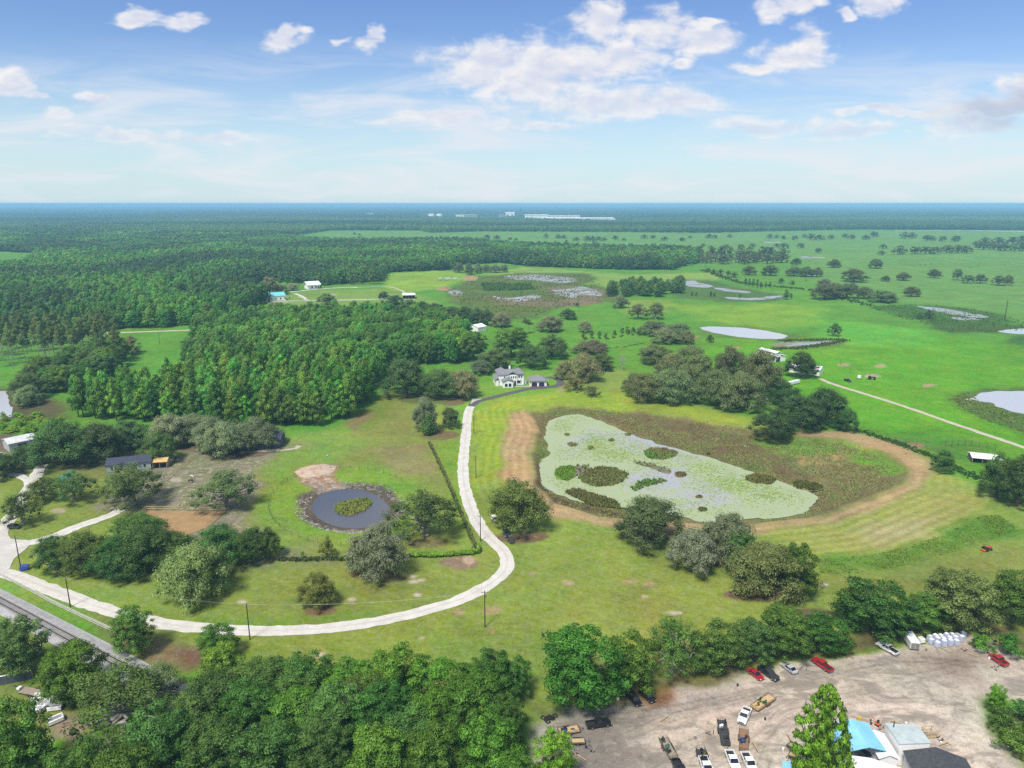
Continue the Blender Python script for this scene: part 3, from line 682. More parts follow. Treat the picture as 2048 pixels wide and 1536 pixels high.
pond('shallow_pond', [(1545,688),(1570,684),(1620,684),(1665,681),(1672,686),(1620,689),(1575,693),(1550,692)], 0.05, W_MARSH, 'narrow shallow pond behind the monitor roofed barn', 1.5)
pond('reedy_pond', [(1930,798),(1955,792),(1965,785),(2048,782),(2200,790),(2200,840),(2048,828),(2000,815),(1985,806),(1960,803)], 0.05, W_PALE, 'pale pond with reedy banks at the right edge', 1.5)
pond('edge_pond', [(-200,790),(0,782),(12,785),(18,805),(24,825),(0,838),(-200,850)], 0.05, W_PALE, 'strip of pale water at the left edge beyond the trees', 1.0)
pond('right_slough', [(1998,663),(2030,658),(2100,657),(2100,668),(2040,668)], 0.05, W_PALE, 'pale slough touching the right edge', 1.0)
k = 0
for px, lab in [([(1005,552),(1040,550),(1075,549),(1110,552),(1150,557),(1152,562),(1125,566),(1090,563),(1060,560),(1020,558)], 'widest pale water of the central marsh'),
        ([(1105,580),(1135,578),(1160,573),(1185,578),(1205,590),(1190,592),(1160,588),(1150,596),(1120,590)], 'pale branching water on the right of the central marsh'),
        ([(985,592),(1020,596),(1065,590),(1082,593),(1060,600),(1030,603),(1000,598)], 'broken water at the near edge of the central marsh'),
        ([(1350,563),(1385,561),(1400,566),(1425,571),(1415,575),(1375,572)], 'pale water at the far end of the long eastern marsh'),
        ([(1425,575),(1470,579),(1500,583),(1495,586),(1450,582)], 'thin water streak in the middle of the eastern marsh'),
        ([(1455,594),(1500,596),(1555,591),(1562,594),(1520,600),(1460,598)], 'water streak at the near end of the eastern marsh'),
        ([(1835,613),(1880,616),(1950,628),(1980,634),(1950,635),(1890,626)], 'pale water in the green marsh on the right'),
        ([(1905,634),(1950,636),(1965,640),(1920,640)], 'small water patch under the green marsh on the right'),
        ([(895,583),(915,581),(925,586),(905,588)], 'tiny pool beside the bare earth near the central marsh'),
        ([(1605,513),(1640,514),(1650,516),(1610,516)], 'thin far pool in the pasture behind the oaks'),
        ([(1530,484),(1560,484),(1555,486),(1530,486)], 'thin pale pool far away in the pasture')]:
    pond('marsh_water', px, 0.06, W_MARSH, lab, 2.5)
# ------------------------------------------------------------------ trees
LEAF_GAIN = 1.9
def leaf_material(name, hue_var=.05):
    m = bpy.data.materials.new(name); m.use_nodes = True
    t = NT(m.node_tree)
    for n in list(t.n): t.n.remove(n)
    at = t.node('ShaderNodeAttribute', attribute_name='col')
    ti = t.node('ShaderNodeAttribute', attribute_name='tint', attribute_type='INSTANCER')
    oi = t.node('ShaderNodeObjectInfo')
    c = t.mix(1.0, at.outputs['Color'], ti.outputs['Color'], 'MULTIPLY')
    c = t.mix(1.0, c, (LEAF_GAIN * .98, LEAF_GAIN * 1.08, LEAF_GAIN * .72, 1), 'MULTIPLY')
    hs = t.node('ShaderNodeHueSaturation')
    t.link(t.math('MULTIPLY_ADD', oi.outputs['Random'], hue_var, .5 - hue_var / 2), hs.inputs['Hue'])
    r2 = t.math('FRACT', t.math('MULTIPLY', oi.outputs['Random'], 37.7))
    t.link(t.math('MULTIPLY_ADD', r2, .45, .78), hs.inputs['Value'])
    t.link(c, hs.inputs['Color'])
    # thin leaves shade the same on both faces
    gm = t.node('ShaderNodeNewGeometry'); sg = t.math('MULTIPLY_ADD', gm.outputs['Backfacing'], -2.0, 1.0)
    sc_ = t.node('ShaderNodeVectorMath', operation='SCALE'); t.link(gm.outputs['Normal'], sc_.inputs[0]); t.link(sg, sc_.inputs['Scale'])
    d = t.node('ShaderNodeBsdfDiffuse'); t.link(hs.outputs[0], d.inputs['Color']); t.link(sc_.outputs[0], d.inputs['Normal'])
    tr = t.node('ShaderNodeBsdfTranslucent'); t.link(hs.outputs[0], tr.inputs['Color'])
    g = t.node('ShaderNodeBsdfGlossy'); g.inputs['Roughness'].default_value = .5; g.inputs['Color'].default_value = (.5, .55, .5, 1)
    a = t.node('ShaderNodeMixShader'); a.inputs[0].default_value = .26; t.link(d.outputs[0], a.inputs[1]); t.link(tr.outputs[0], a.inputs[2])
    b = t.node('ShaderNodeMixShader'); b.inputs[0].default_value = .02; t.link(a.outputs[0], b.inputs[1]); t.link(g.outputs[0], b.inputs[2])
    o = t.node('ShaderNodeOutputMaterial'); t.link(b.outputs[0], o.inputs['Surface'])
    return m
LEAF = leaf_material('foliage')
BARK = mat('bark', (0.105, 0.088, 0.072), .95, var=.2, scale=6, spec=.1)
BARK_GREY = mat('grey_bark', (0.30, 0.28, 0.26), .95, var=.2, scale=6, spec=.1)

def ico(sub=1):
    bm = bmesh.new(); bmesh.ops.create_icosphere(bm, subdivisions=sub, radius=1.0)
    v = np.array([x.co[:] for x in bm.verts]); f = np.array([[q.index for q in x.verts] for x in bm.faces]); bm.free()
    return v, f
ICO1 = ico(1)
def unit(v): return v / (np.linalg.norm(v, axis=1)[:, None] + 1e-9)
def crown_mesh(name, puffs, n, leaf, seed, light=1.25, dark=.62, moss=0, moss_col=(1.5, 1.15, 1.5), core=.46, up=.3, spread=1.0, aspect=.6, sag=0.0):
    """puffs: (x, y, z, rx, rz) leaf clumps. Every leaf spray is a small kite of its own in the crown's volume"""
    rng = np.random.default_rng(seed)
    P_ = np.array(puffs, float); c = P_[:, :3]; r = P_[:, [3, 3, 4]]
    cc = c.mean(0)
    area = P_[:, 3] * P_[:, 4]; pi = rng.choice(len(P_), n, p=area / area.sum())
    d = unit(rng.normal(size=(n, 3))); low = d[:, 2] < -.35
    d[low, 2] *= -rng.uniform(-.6, 1, low.sum()); d = unit(d)
    # ragged clumps: lumps of radius noise per clump direction
    lump = 1 + .22 * np.sin(d[:, 0] * 5 + pi * 1.7) * np.sin(d[:, 1] * 5.3 + pi * 2.9) + .12 * np.sin(d[:, 2] * 7 + pi)
    pos = c[pi] + r[pi] * d * (lump * np.sqrt(rng.uniform(.36, 1.2, n)))[:, None]
    pos[:, 2] = np.maximum(pos[:, 2], .02)
    nrm = unit(d * .9 + rng.normal(size=(n, 3)) * .55 + np.array([0, 0, up]))
    tv = unit(np.cross(nrm, rng.normal(size=(n, 3)))); bv = np.cross(nrm, tv)
    s = leaf * rng.uniform(.6, 1.5, n)
    if sag: tv = unit(tv + np.array([0, 0, -sag])); bv = unit(np.cross(nrm, tv))
    a = tv * s[:, None]; b = bv * (s * aspect)[:, None]
    q = np.stack([pos - a, pos - b * .9 + a * .1, pos + a * 1.1, pos + b * .9 - a * .15], 1).reshape(-1, 3)
    sh = unit(d * .85 + unit((pos - cc) / np.array([1, 1, .8])) * .30 + rng.normal(size=(n, 3)) * .36 + np.array([0, 0, .28]))
    sh = np.repeat(sh, 4, 0)
    pv = rng.uniform(.70, 1.30, len(P_))
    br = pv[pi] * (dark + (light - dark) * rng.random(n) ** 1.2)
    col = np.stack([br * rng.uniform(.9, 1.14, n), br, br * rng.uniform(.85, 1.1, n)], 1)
    col = np.repeat(col, 4, 0)
    F = np.arange(n * 4).reshape(-1, 4)
    V = [q]; N = [sh]; C = [col]; FF = [F]; base = n * 4
    if moss:
        pi = rng.choice(len(P_), moss, p=area / area.sum()); d = unit(rng.normal(size=(moss, 3))); d[:, 2] = -np.abs(d[:, 2]) * .6 + rng.uniform(-.1, .5, moss); d = unit(d)
        pos = c[pi] + r[pi] * d * rng.uniform(.8, 1.08, moss)[:, None]
        L = leaf * rng.uniform(2.2, 5.0, moss); wv = unit(rng.normal(size=(moss, 3)) * np.array([1, 1, .1])) * (leaf * rng.uniform(.3, .6, moss))[:, None]
        tip = pos - np.stack([rng.normal(size=moss) * leaf * .4, rng.normal(size=moss) * leaf * .4, np.minimum(L, pos[:, 2] - .01)], 1)
        flip = (np.cross(wv, np.array([0, 0, -1.0])) * d).sum(1) < 0; wv[flip] *= -1
        q = np.stack([pos - wv, pos + wv, tip + wv * .3, tip - wv * .3], 1).reshape(-1, 3)
        sh = np.repeat(unit(d * .9 + rng.normal(size=(moss, 3)) * .3 + np.array([0, 0, .25])), 4, 0)
        br = rng.uniform(.8, 1.3, moss); col = np.repeat(br[:, None] * np.array(moss_col), 4, 0)
        V.append(q); N.append(sh); C.append(col); FF.append(np.arange(moss * 4).reshape(-1, 4) + base); base += moss * 4
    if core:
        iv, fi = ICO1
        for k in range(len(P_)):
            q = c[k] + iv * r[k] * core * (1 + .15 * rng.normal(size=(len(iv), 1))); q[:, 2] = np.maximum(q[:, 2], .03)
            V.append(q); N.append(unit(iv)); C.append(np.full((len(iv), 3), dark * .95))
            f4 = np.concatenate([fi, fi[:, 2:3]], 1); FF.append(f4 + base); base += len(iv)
    V = np.concatenate(V); N = np.concatenate(N); C = np.concatenate(C); FF = np.concatenate(FF)
    # mesh with quads, the core as triangles
    me = bpy.data.meshes.new(name)
    quad = FF[:, 3] != FF[:, 2]
    loops = np.concatenate([FF[quad].ravel(), FF[~quad][:, :3].ravel()]).astype(np.int32)
    nq, nt = quad.sum(), (~quad).sum()
    me.vertices.add(len(V)); me.vertices.foreach_set('co', V.astype(np.float32).ravel())
    me.loops.add(len(loops)); me.loops.foreach_set('vertex_index', loops)
    me.polygons.add(nq + nt)
    me.polygons.foreach_set('loop_start', np.concatenate([np.arange(nq) * 4, nq * 4 + np.arange(nt) * 3]).astype(np.int32))
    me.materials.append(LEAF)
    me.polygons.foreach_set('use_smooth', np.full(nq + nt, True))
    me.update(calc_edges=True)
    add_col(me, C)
    me.normals_split_custom_set_from_vertices(N.astype(np.float32))
    return me
def limb(mb, a, b, r0, r1, rng, n=4, sides=6, wig=.06):
    a = np.array(a, float); b = np.array(b, float); prev = a
    for i in range(1, n + 1):
        t = i / n
        q = a + (b - a) * t + (rng.normal(size=3) * wig * np.linalg.norm(b - a) * (t < 1))
        mb.bar(prev, q, r0 + (r1 - r0) * (i - 1) / n, sides, r0 + (r1 - r0) * t); prev = q
    return mb
def trunk_mesh(name, puffs, seed, r=.03, split=.22, material=None, n_limbs=9):
    rng = np.random.default_rng(seed); mb = MB()
    limb(mb, (0, 0, -.02), (0, 0, split), r * 1.25, r, rng, 3, 7, .02)
    for k in rng.permutation(len(puffs))[:n_limbs]:
        x, y, z = puffs[k][:3]
        limb(mb, (0, 0, split), (x, y, z), r * .62, r * .16, rng, 4, 5, .07)
    me = bpy.data.meshes.new(name); me.from_pydata(mb.v, [], mb.f); me.materials.append(material or BARK)
    me.polygons.foreach_set('use_smooth', np.full(len(me.polygons), True))
    return me
def puffs_oak(rng, n=44, low=.2, dome=.8):
    """broad lumpy dome: clumps over an oblate crown reaching low"""
    out = []
    lob = [(rng.uniform(0, 6.28), rng.uniform(.75, 1.12)) for _ in range(5)]
    def edge(a): return min(1.18, max(.62, 1 + sum(.15 * math.cos(a * (k + 1) + p) * q for k, (p, q) in enumerate(lob))))
    for i in range(n):
        a = i * 2.39996 + rng.uniform(-.3, .3); rr = math.sqrt((i + .5) / n) * .40 * rng.uniform(.85, 1.08) * edge(a)
        top = .86 - dome * .62 * (rr / .44) ** 2
        s = rng.uniform(.055, .125)
        out.append((rr * math.cos(a), rr * math.sin(a), max(low, top + rng.uniform(-.12, .08)), s, s * rng.uniform(.9, 1.35)))
    for i in range(int(n * .8)):
        a = i * 2.39996 + .7; rr = rng.uniform(.27, .40) * edge(a)
        s = rng.uniform(.055, .11); out.append((rr * math.cos(a), rr * math.sin(a), rng.uniform(low * .75, low + .30), s, s * rng.uniform(1.0, 1.4)))
    for i in range(7):
        a = rng.uniform(0, 6.28); rr = rng.uniform(.0, .22)
        out.append((rr * math.cos(a), rr * math.sin(a), rng.uniform(.35, .62), .14, .16))
    return out
def puffs_hard(rng, n=64, low=.16):
    """upright broadleaf: stacked clumps in an egg shape"""
    out = []
    for i in range(n):
        z = low + (0.9 - low) * ((i + .5) / n); t = (z - low) / (.95 - low)
        R = .42 * math.sin(math.pi * min(1, .22 + .74 * t)) ** .65
        a = i * 2.39996 + rng.uniform(-.4, .4); rr = R * rng.uniform(.55, 1.05); s = rng.uniform(.05, .12) * (1.08 - .3 * t)
        out.append((rr * math.cos(a), rr * math.sin(a), z, s, s * rng.uniform(.55, .8)))
    for i in range(7):
        out.append((rng.uniform(-.12, .12), rng.uniform(-.12, .12), rng.uniform(low + .1, .8), .16, .12))
    return out
def puffs_pine(rng, n=26, low=.18, width=.40):
    """narrow rounded conifer / pond cypress of the planted block"""
    out = []
    for i in range(n):
        t = (i + .5) / n; z = low + (.90 - low) * t
        R = width * (1 - t ** 3.2) ** .8 * rng.uniform(.5, 1.0) * (.65 + min(t * 2, .35))
        a = i * 2.39996 + rng.uniform(-.5, .5); s = (.17 - .03 * t) * rng.uniform(.6, 1.25)
        out.append((R * math.cos(a), R * math.sin(a), z, s, s * .5))
    out.append((rng.uniform(-.05, .05), rng.uniform(-.05, .05), .92, .13, .07))
    for i in range(4): out.append((0, 0, low + .15 * i + .08, .22 - .02 * i, .1))
    return out
def puffs_tall(rng, n=12):
    """tall pine with a bare trunk and a small open crown on top"""
    out = []
    for i in range(n):
        z = rng.uniform(.58, .95); R = .36 * (1.05 - z) / .45 * rng.uniform(.4, 1.0); a = i * 2.39996
        s = rng.uniform(.10, .19); out.append((R * math.cos(a), R * math.sin(a), z, s, s * .3))
    return out
KIND = {}
def make_kind(key, name, n_var, pf, leaves, leaf, trunk_r, split, seed, **kw):
    low = kw.pop('bark', None); nl = kw.pop('n_limbs', 16)
    vs_ = []
    for i in range(n_var):
        rng = np.random.default_rng(seed + i * 101)
        pu = pf(rng)
        cm = crown_mesh(name + '_crown', pu, leaves, leaf, seed + i, **kw)
        tm = trunk_mesh(name + '_trunk', pu, seed + i + 50, trunk_r, split, low, nl)
        vs_.append((cm, tm))
    KIND[key] = (name, vs_)
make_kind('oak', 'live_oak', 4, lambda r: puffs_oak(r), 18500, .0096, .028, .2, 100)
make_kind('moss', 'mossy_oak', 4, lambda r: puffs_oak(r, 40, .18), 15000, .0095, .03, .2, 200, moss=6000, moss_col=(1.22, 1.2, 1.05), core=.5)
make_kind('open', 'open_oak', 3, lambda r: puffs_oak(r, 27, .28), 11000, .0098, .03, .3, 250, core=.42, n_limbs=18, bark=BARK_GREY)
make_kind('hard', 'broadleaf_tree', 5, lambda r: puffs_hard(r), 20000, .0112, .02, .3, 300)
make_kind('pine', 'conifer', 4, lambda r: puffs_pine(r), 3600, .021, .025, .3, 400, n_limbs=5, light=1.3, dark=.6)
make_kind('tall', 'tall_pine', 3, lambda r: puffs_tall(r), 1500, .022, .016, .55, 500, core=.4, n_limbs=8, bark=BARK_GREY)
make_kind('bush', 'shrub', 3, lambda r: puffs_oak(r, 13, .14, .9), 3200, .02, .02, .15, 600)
# far, low detail kinds
make_kind('oak_far', 'distant_oak', 4, lambda r: puffs_oak(r, 18, .18), 2000, .026, .03, .25, 700, n_limbs=4)
make_kind('pine_far', 'distant_conifer', 3, lambda r: puffs_pine(r, 11), 520, .052, .02, .3, 800, n_limbs=0)
TINT = {'oak': (.062, .098, .030), 'moss': (.098, .102, .060), 'open': (.085, .108, .050), 'hard': (.056, .122, .022), 'pine': (.060, .125, .030), 'tall': (.075, .105, .05), 'bush': (.085, .15, .03),
        'oak_far': (.060, .088, .034), 'pine_far': (.056, .115, .030)}
def j(t, a=.08):
    return tuple(x * random.uniform(1 - a, 1 + a) for x in t)
def tree(kind, cx, by, wpx, top, label, group=None, tint=None, parts=True, cat='tree', h=None, name=None):
    nm, vs_ = KIND[kind]; name = name or nm
    if kind not in ('tall', 'pine', 'cone'):      # the photo's lower edge is the near rim of the crown, the trunk stands behind it
        by = by - (.10 if kind == 'hard' else .26) * wpx * math.sin(math.atan2(by - 407, F_PX))
    p = P(cx, by)
    hh = h if h else max(1.0, h_of(p, top))
    w = wpx / F_PX * (depth_of(p) - hh * .5 * ST)
    cm, tm = vs_[random.randrange(len(vs_))]
    sq = random.uniform(.88, 1.14); root = empty(name, p, random.uniform(0, 6.28), (w * sq, w / sq, hh))
    a = link('crown', cm, root); tc_ = j(tint or TINT[kind]); a['tint'] = (tc_[0] * 1.14, tc_[1] * 1.20, tc_[2] * 1.45) if kind == 'moss' else tc_
    link('trunk', tm, root)
    tag(root, label, cat, group)
    return root
def grove(kind, items, label, group, tint=None, **kw):
    ordn = ['first', 'second', 'third', 'fourth', 'fifth', 'sixth', 'seventh', 'eighth', 'ninth', 'tenth', 'eleventh', 'twelfth', 'thirteenth', 'fourteenth']
    rank = {id(it): k for k, it in enumerate(sorted(items, key=lambda q: q[0]))}
    for it in items:
        lb = label if len(items) > 14 or len(label.split()) > 13 else label + ', %s from left' % ordn[rank[id(it)]]
        tree(kind, *it, label=lb, group=group, tint=tint, **kw)
# extra tree kinds ------------------------------------------------------
def puffs_cone(rng, n=120):
    out = []
    for i in range(n):
        t = (i + .5) / n; z = .10 + .86 * t
        R = .46 * (1 - t ** 2.4) ** .7 * min(1, .72 + t * 2) * rng.uniform(.8, 1.05); a = i * 2.39996
        s = rng.uniform(.045, .085) * (1.1 - .45 * t); out.append((R * math.cos(a), R * math.sin(a), z, s, s * .75))
    for i in range(6): out.append((0, 0, .15 + .12 * i, .30 - .04 * i, .12))
    return out
make_kind('cone', 'pyramidal_tree', 1, lambda r: puffs_cone(r), 16000, .0145, .02, .15, 900, light=1.5, dark=.75, core=.7)
def dead_mesh(name, seed, n1=9, spread_=.42, r=.03, twigs=6):
    rng = np.random.default_rng(seed); mb = MB()
    limb(mb, (0, 0, -.02), (.02, 0, .35), r * 1.2, r * .8, rng, 4, 7, .04)
    for i in range(n1):
        a = i * 2.4; R = spread_ * rng.uniform(.5, 1.0); z = rng.uniform(.55, .98); z0 = rng.uniform(.2, .4)
        e = np.array((R * math.cos(a), R * math.sin(a), z)); s0 = np.array((.01, 0, z0))
        limb(mb, s0, e, r * .5, r * .1, rng, 5, 5, .06)
        for k in range(twigs):
            t = rng.uniform(.4, .95); q = s0 + (e - s0) * t
            limb(mb, q, q + np.array((rng.normal() * .11, rng.normal() * .11, abs(rng.normal()) * .11)), r * .16, r * .05, rng, 3, 4, .1)
    me = bpy.data.meshes.new(name); me.from_pydata(mb.v, [], mb.f); me.materials.append(BARK_PALE)
    return me
BARK_PALE = mat('bleached_wood', (0.36, 0.34, 0.31), .9, var=.2, scale=5, spec=.1)
def dead_tree(cx, by, wpx, top, label, seed, **kw):
    p = P(cx, by); h = h_of(p, top); w = wpx / F_PX * depth_of(p)
    o = link('dead_tree', dead_mesh('dead_tree', seed, **kw), None, p, random.uniform(0, 6), (w, w, h))
    tag(o, label, 'tree')
# ------------------------------------------------------------------ trees that stand alone or can be told apart
DK = (.050, .088, .026); OL = (.082, .100, .036); GM = (.108, .114, .074); BR = (.104, .104, .058); GD = (.068, .092, .046); BG = (.078, .150, .024)
for a in [
 # belt above the dirt yard
 ('hard',1158,1418,200,1250,'big dark tree at the left end of the belt above the dirt yard',(.048,.100,.020)),
 ('hard',1258,1382,140,1268,'tree in the belt above the dirt yard, right behind the two black cars',(.050,.104,.022)),
 ('open',1342,1366,130,1236,'tree with grey bare limbs showing, above the yard behind the orange earth patch',(.060,.105,.030)),
 ('hard',1432,1344,130,1246,'greyish green tree behind the red car and the black pickup in the yard',(.066,.110,.036)),
 ('hard',1502,1330,100,1236,'slim tree with a pale dead spray behind the grey car in the yard',(.062,.108,.036)),
 ('hard',1568,1319,120,1212,'full green tree behind the red pickup at the yard edge',(.052,.108,.022)),
 ('hard',1645,1310,110,1226,'rounded tree ending the belt just left of the gap above the yard',(.052,.104,.022)),
 ('hard',1744,1276,165,1158,'tall dark tree just above the white pickup parked at the yard edge',(.044,.092,.022)),
 ('hard',1838,1262,110,1190,'green tree above the white enclosed trailer',(.052,.108,.024)),
 ('hard',1910,1254,180,1146,'wide pale green tree above the wrapped pallets',(.074,.118,.046)),
 ('hard',2025,1252,130,1138,'dark tree at the right edge beside the pale green one',(.046,.096,.022)),
 ('bush',1962,1305,60,1268,'bright shrub at the yard corner behind the white bin',BG),
 ('bush',2015,1318,70,1262,'larger bright shrub at the right edge above the yard',(.066,.13,.026)),
 ('hard',1990,1428,44,1368,'lime green sapling beside the fallen pole at the right of the yard',(.115,.20,.026)),
 ('bush',2000,1468,62,1410,'dense shrub just below the lime sapling',(.062,.112,.024)),
 ('bush',2040,1450,66,1398,'grey green shrub right of the fallen pole',(.06,.10,.036)),
 ('bush',2030,1520,74,1452,'yellowish shrub lowest on the right bank of the yard',(.082,.128,.026)),
 ('bush',2066,1500,80,1440,'dark shrub at the right edge below the fallen pole',(.050,.092,.026)),
 ('cone',1632,1592,132,1366,'tall bright green pyramid shaped tree in front of the blue metal canopy',(.085,.185,.022)),
 ('hard',1108,1590,104,1456,'bright young tree beside the small flat trailer at the bottom edge',(.115,.205,.026)),
 # bottom left
 ('hard',44,1352,128,1233,'grey green tree at the left edge beside the railway',(.062,.108,.044)),
 ('hard',146,1402,150,1288,'olive green tree above the chain link fence at the railway',(.070,.115,.020)),
 ('hard',268,1312,96,1210,'upright feathery tree hiding the gravel drive near the railway',(.056,.122,.030)),
 ('hard',437,1322,86,1246,'round dark tree touching the lower edge of the gravel drive',(.052,.105,.024)),
 ('hard',448,1378,104,1284,'lighter green round tree just below the dark one at the drive',(.066,.135,.028)),
 ('open',250,1500,210,1322,'broad tree with long pale bare limbs in the lower left wood',(.060,.105,.036)),
 ('open',318,1420,120,1325,'greyish half bare tree behind the one with long pale limbs',(.085,.105,.060)),
 ('hard',45,1585,170,1400,'light green tree at the lower left corner',(.070,.118,.028)),
 ('bush',165,1410,60,1370,'low shrub between the olive tree and the junk heap',(.06,.11,.028)),
 # in the estate meadow
 ('oak',635,1219,86,1142,'lone dense round cedar-like tree inside the curve of the drive',(.080,.092,.028)),
 ('moss',394,1216,160,1084,'light green mossy oak standing alone below the dark homestead oaks',(.112,.135,.052)),
 ('moss',757,1166,132,1045,'weeping silver grey mossy oak below the round pond',(.118,.120,.090)),
 ('open',852,1090,152,978,'dark open oak with a leaning crown right of the round pond',(.052,.090,.036)),
 ('oak',1038,1074,142,956,'oak right of the drive bend with vehicles parked beneath it',(.080,.102,.034)),
 ('oak',1298,1100,150,994,'dense blue green oak at the near edge of the lily pond',(.060,.092,.046)),
 ('moss',1385,1152,116,1055,'pale grey mossy oak left of the big meadow grove',(.118,.124,.086)),
 ('moss',1452,1128,140,1028,'grey mossy oak at the back of the big meadow grove',(.104,.114,.070)),
 ('hard',1475,1135,80,1060,'fresh green tree in the middle of the big meadow grove',(.066,.118,.030)),
 ('moss',1535,1206,190,1085,'olive mossy oak spreading low at the front of the big meadow grove',(.104,.114,.052)),
 ('hard',1592,1194,90,1082,'dark upright tree at the right end of the big meadow grove',(.046,.094,.022)),
 ('bush',655,1119,36,1072,'thin shrubby tree on the fence line below the round pond',(.075,.115,.040)),
 ('bush',606,1119,14,1101,'tiny bright bush on the fence line below the round pond',(.07,.15,.03)),
 ('moss',852,868,62,795,'grey mossy oak of the trio left of the drive top',GM),
 ('oak',901,858,46,814,'dark round oak of the trio left of the drive top',(.060,.082,.040)),
 ('cone',857,870,28,828,'small bright young tree in front of the trio left of the drive top',(.07,.14,.03)),
 # around the white house
 ('oak',812,797,106,714,'very broad dark oak at the end of the pine block',(.056,.086,.042)),
 ('oak',880,802,92,735,'dark oak between the broad oak and the white house',(.062,.092,.042)),
 ('moss',926,800,78,736,'olive mossy oak left of the white house',(.104,.106,.060)),
 ('oak',991,742,82,693,'dark oak directly behind the left end of the white house',(.060,.092,.042)),
 ('oak',1063,740,70,690,'round dark oak behind the right end of the white house',(.052,.084,.042)),
 ('moss',963,751,52,718,'greyish oak behind the left corner of the white house',(.088,.098,.062)),
 ('moss',1128,760,46,722,'brownish weeping oak at the end of the garage loop',(.116,.108,.066)),
 ('moss',1166,766,90,706,'grey brown oak right of the garage loop',(.098,.104,.056)),
 ('oak',1202,744,74,704,'green oak at the right end of the grove by the garage',(.076,.098,.042)),
 ('bush',1152,785,50,752,'brown green thicket in front of the garage loop',(.118,.112,.052)),
 ('bush',1184,794,44,770,'low thicket to the right of the brown green one',(.092,.108,.046)),
 ('moss',1182,710,80,680,'reddish brown oak behind the garage grove',(.108,.096,.058)),
 ('oak',1104,719,78,668,'large dark oak behind the garage',(.056,.086,.040)),
 ('hard',1022,716,90,650,'leafy tree left of the large dark oak behind the garage',(.060,.108,.034)),
 ('hard',948,722,70,660,'leafy tree behind the white house to the left',(.060,.112,.036)),
 # pasture on the right
 ('oak',1602,759,72,701,'big dark oak hiding the white ranch house',(.042,.080,.024)),
 ('open',1669,674,32,644,'solitary leaning oak beyond the shallow pond',(.050,.080,.036)),
 ('bush',1420,686,18,668,'tiny tree near the long pale pond',(.05,.085,.03)),
 ('oak',1884,948,52,896,'dark oak beside the white roofed shed on the right',(.052,.092,.030)),
 ('oak',1822,594,37,571,'round dark oak alone in the right pasture before the row',GD),
 ('moss',1240,617,38,589,'grey oak with an open crown right of the central marsh',GM),
 ('open',1276,640,44,606,'left one of two open grey oaks in the bright pasture',(.105,.110,.072)),
 ('open',1311,640,44,604,'right one of two open grey oaks in the bright pasture',(.098,.108,.066)),
 ('oak',1136,640,40,617,'dark oak alone on the bright grass under the central marsh',(.052,.076,.040)),
 ('moss',1170,666,34,640,'small round grey oak alone on the bright grass',GM),
 ('moss',1102,666,64,630,'wide grey oak left of the small round grey oak',(.106,.108,.072)),
 ('moss',1003,656,48,625,'grey oak left of the far small white roof',(.108,.108,.076)),
 ('bush',1154,614,13,604,'small bush at the near edge of the central marsh',(.06,.09,.035)),
 ('oak',653,610,40,584,'solitary rounded oak in the far paddock by the turquoise roof',(.075,.100,.046)),
 ('oak',540,592,42,552,'grey oak behind the turquoise roofed stable',GM),
 ('moss',562,590,34,567,'smaller grey oak right of the turquoise roofed stable',(.100,.108,.064)),
 ('moss',585,582,28,566,'grey tree left of the distant white house',GM),
 ('bush',257,712,64,670,'grey purple leafless looking thicket by the open pines',(.128,.108,.085)),
 ('moss',448,682,44,672,'olive grey crown showing above the pine block',(.128,.125,.072)),
 ('moss',58,815,66,770,'pale grey green willow by the water at the left edge',(.110,.130,.072)),
 ]:
    tree(*a[:5], label=a[5], tint=a[6])
dead_tree(1245, 741, 30, 703, 'bare pale dead tree between the two groves right of the white house', 5)
dead_tree(214, 1580, 78, 1476, 'bleached silver dead tree at the bottom edge on the left', 9, n1=16, twigs=16, r=.022)
dead_tree(822, 705, 26, 668, 'pale bare tree standing in the wood behind the pine block', 15, r=.022)
# groves whose trees look alike
grove('oak', [(110,1152,95,1066),(172,1160,110,1062),(238,1166,120,1072),(300,1158,130,1048),(365,1150,120,1062),(440,1144,130,1046),(505,1136,84,1056),(540,1124,56,1048),(280,1112,150,1030)],
      'dark oak in the dense row between the riding arena and the meadow', 'dark oaks along the homestead fence', (.050, .086, .030))
grove('open', [(268,1026,150,930),(150,1012,96,940),(88,1010,80,952),(46,1060,84,984)], 'open crowned oak on the homestead lawn left of the arena', 'open oaks on the homestead lawn', (.068, .098, .036))
tree('open', 455, 1032, 128, 934, 'grey green open oak at the far right corner of the riding arena', tint=(.068, .100, .052))
grove('oak', [(130,944,150,838),(205,930,120,846),(262,906,100,834),(8,960,80,908),(56,938,74,886)], 'dark oak behind the grey blue mobile home', 'oaks behind the mobile home', (.052, .088, .042))
tree('oak', 322, 930, 82, 862, 'smooth round green tree right behind the mobile home roof', tint=(.062, .108, .040))
grove('moss', [(345,902,96,824),(405,892,110,832),(450,920,110,842),(512,904,104,834),(425,905,90,830),(540,890,60,850),(385,880,80,826)], 'grey mossy oak in the row in front of the pine block', 'grey oaks in front of the pine block', (.102, .114, .072))
grove('hard', [(540,1405,130,1318),(622,1412,130,1305),(705,1420,130,1318),(790,1425,150,1292),(870,1420,130,1312),(985,1402,130,1305),(930,1425,120,1330),(1036,1392,76,1315),
    (430,1462,160,1350),(505,1482,150,1362),(592,1492,150,1380),(682,1500,150,1370),(772,1500,160,1368),(862,1500,150,1380),(952,1482,170,1350),(1010,1502,120,1390),
    (330,1572,180,1410),(432,1580,170,1440),(542,1592,170,1442),(652,1592,160,1450),(760,1602,170,1450),(872,1602,160,1450),(982,1592,170,1430),(170,1640,150,1480),(262,1660,170,1490),(1030,1640,120,1500)],
      'leafy tree in the dense wood filling the bottom of the view', 'trees of the bottom wood', (.054, .112, .024))
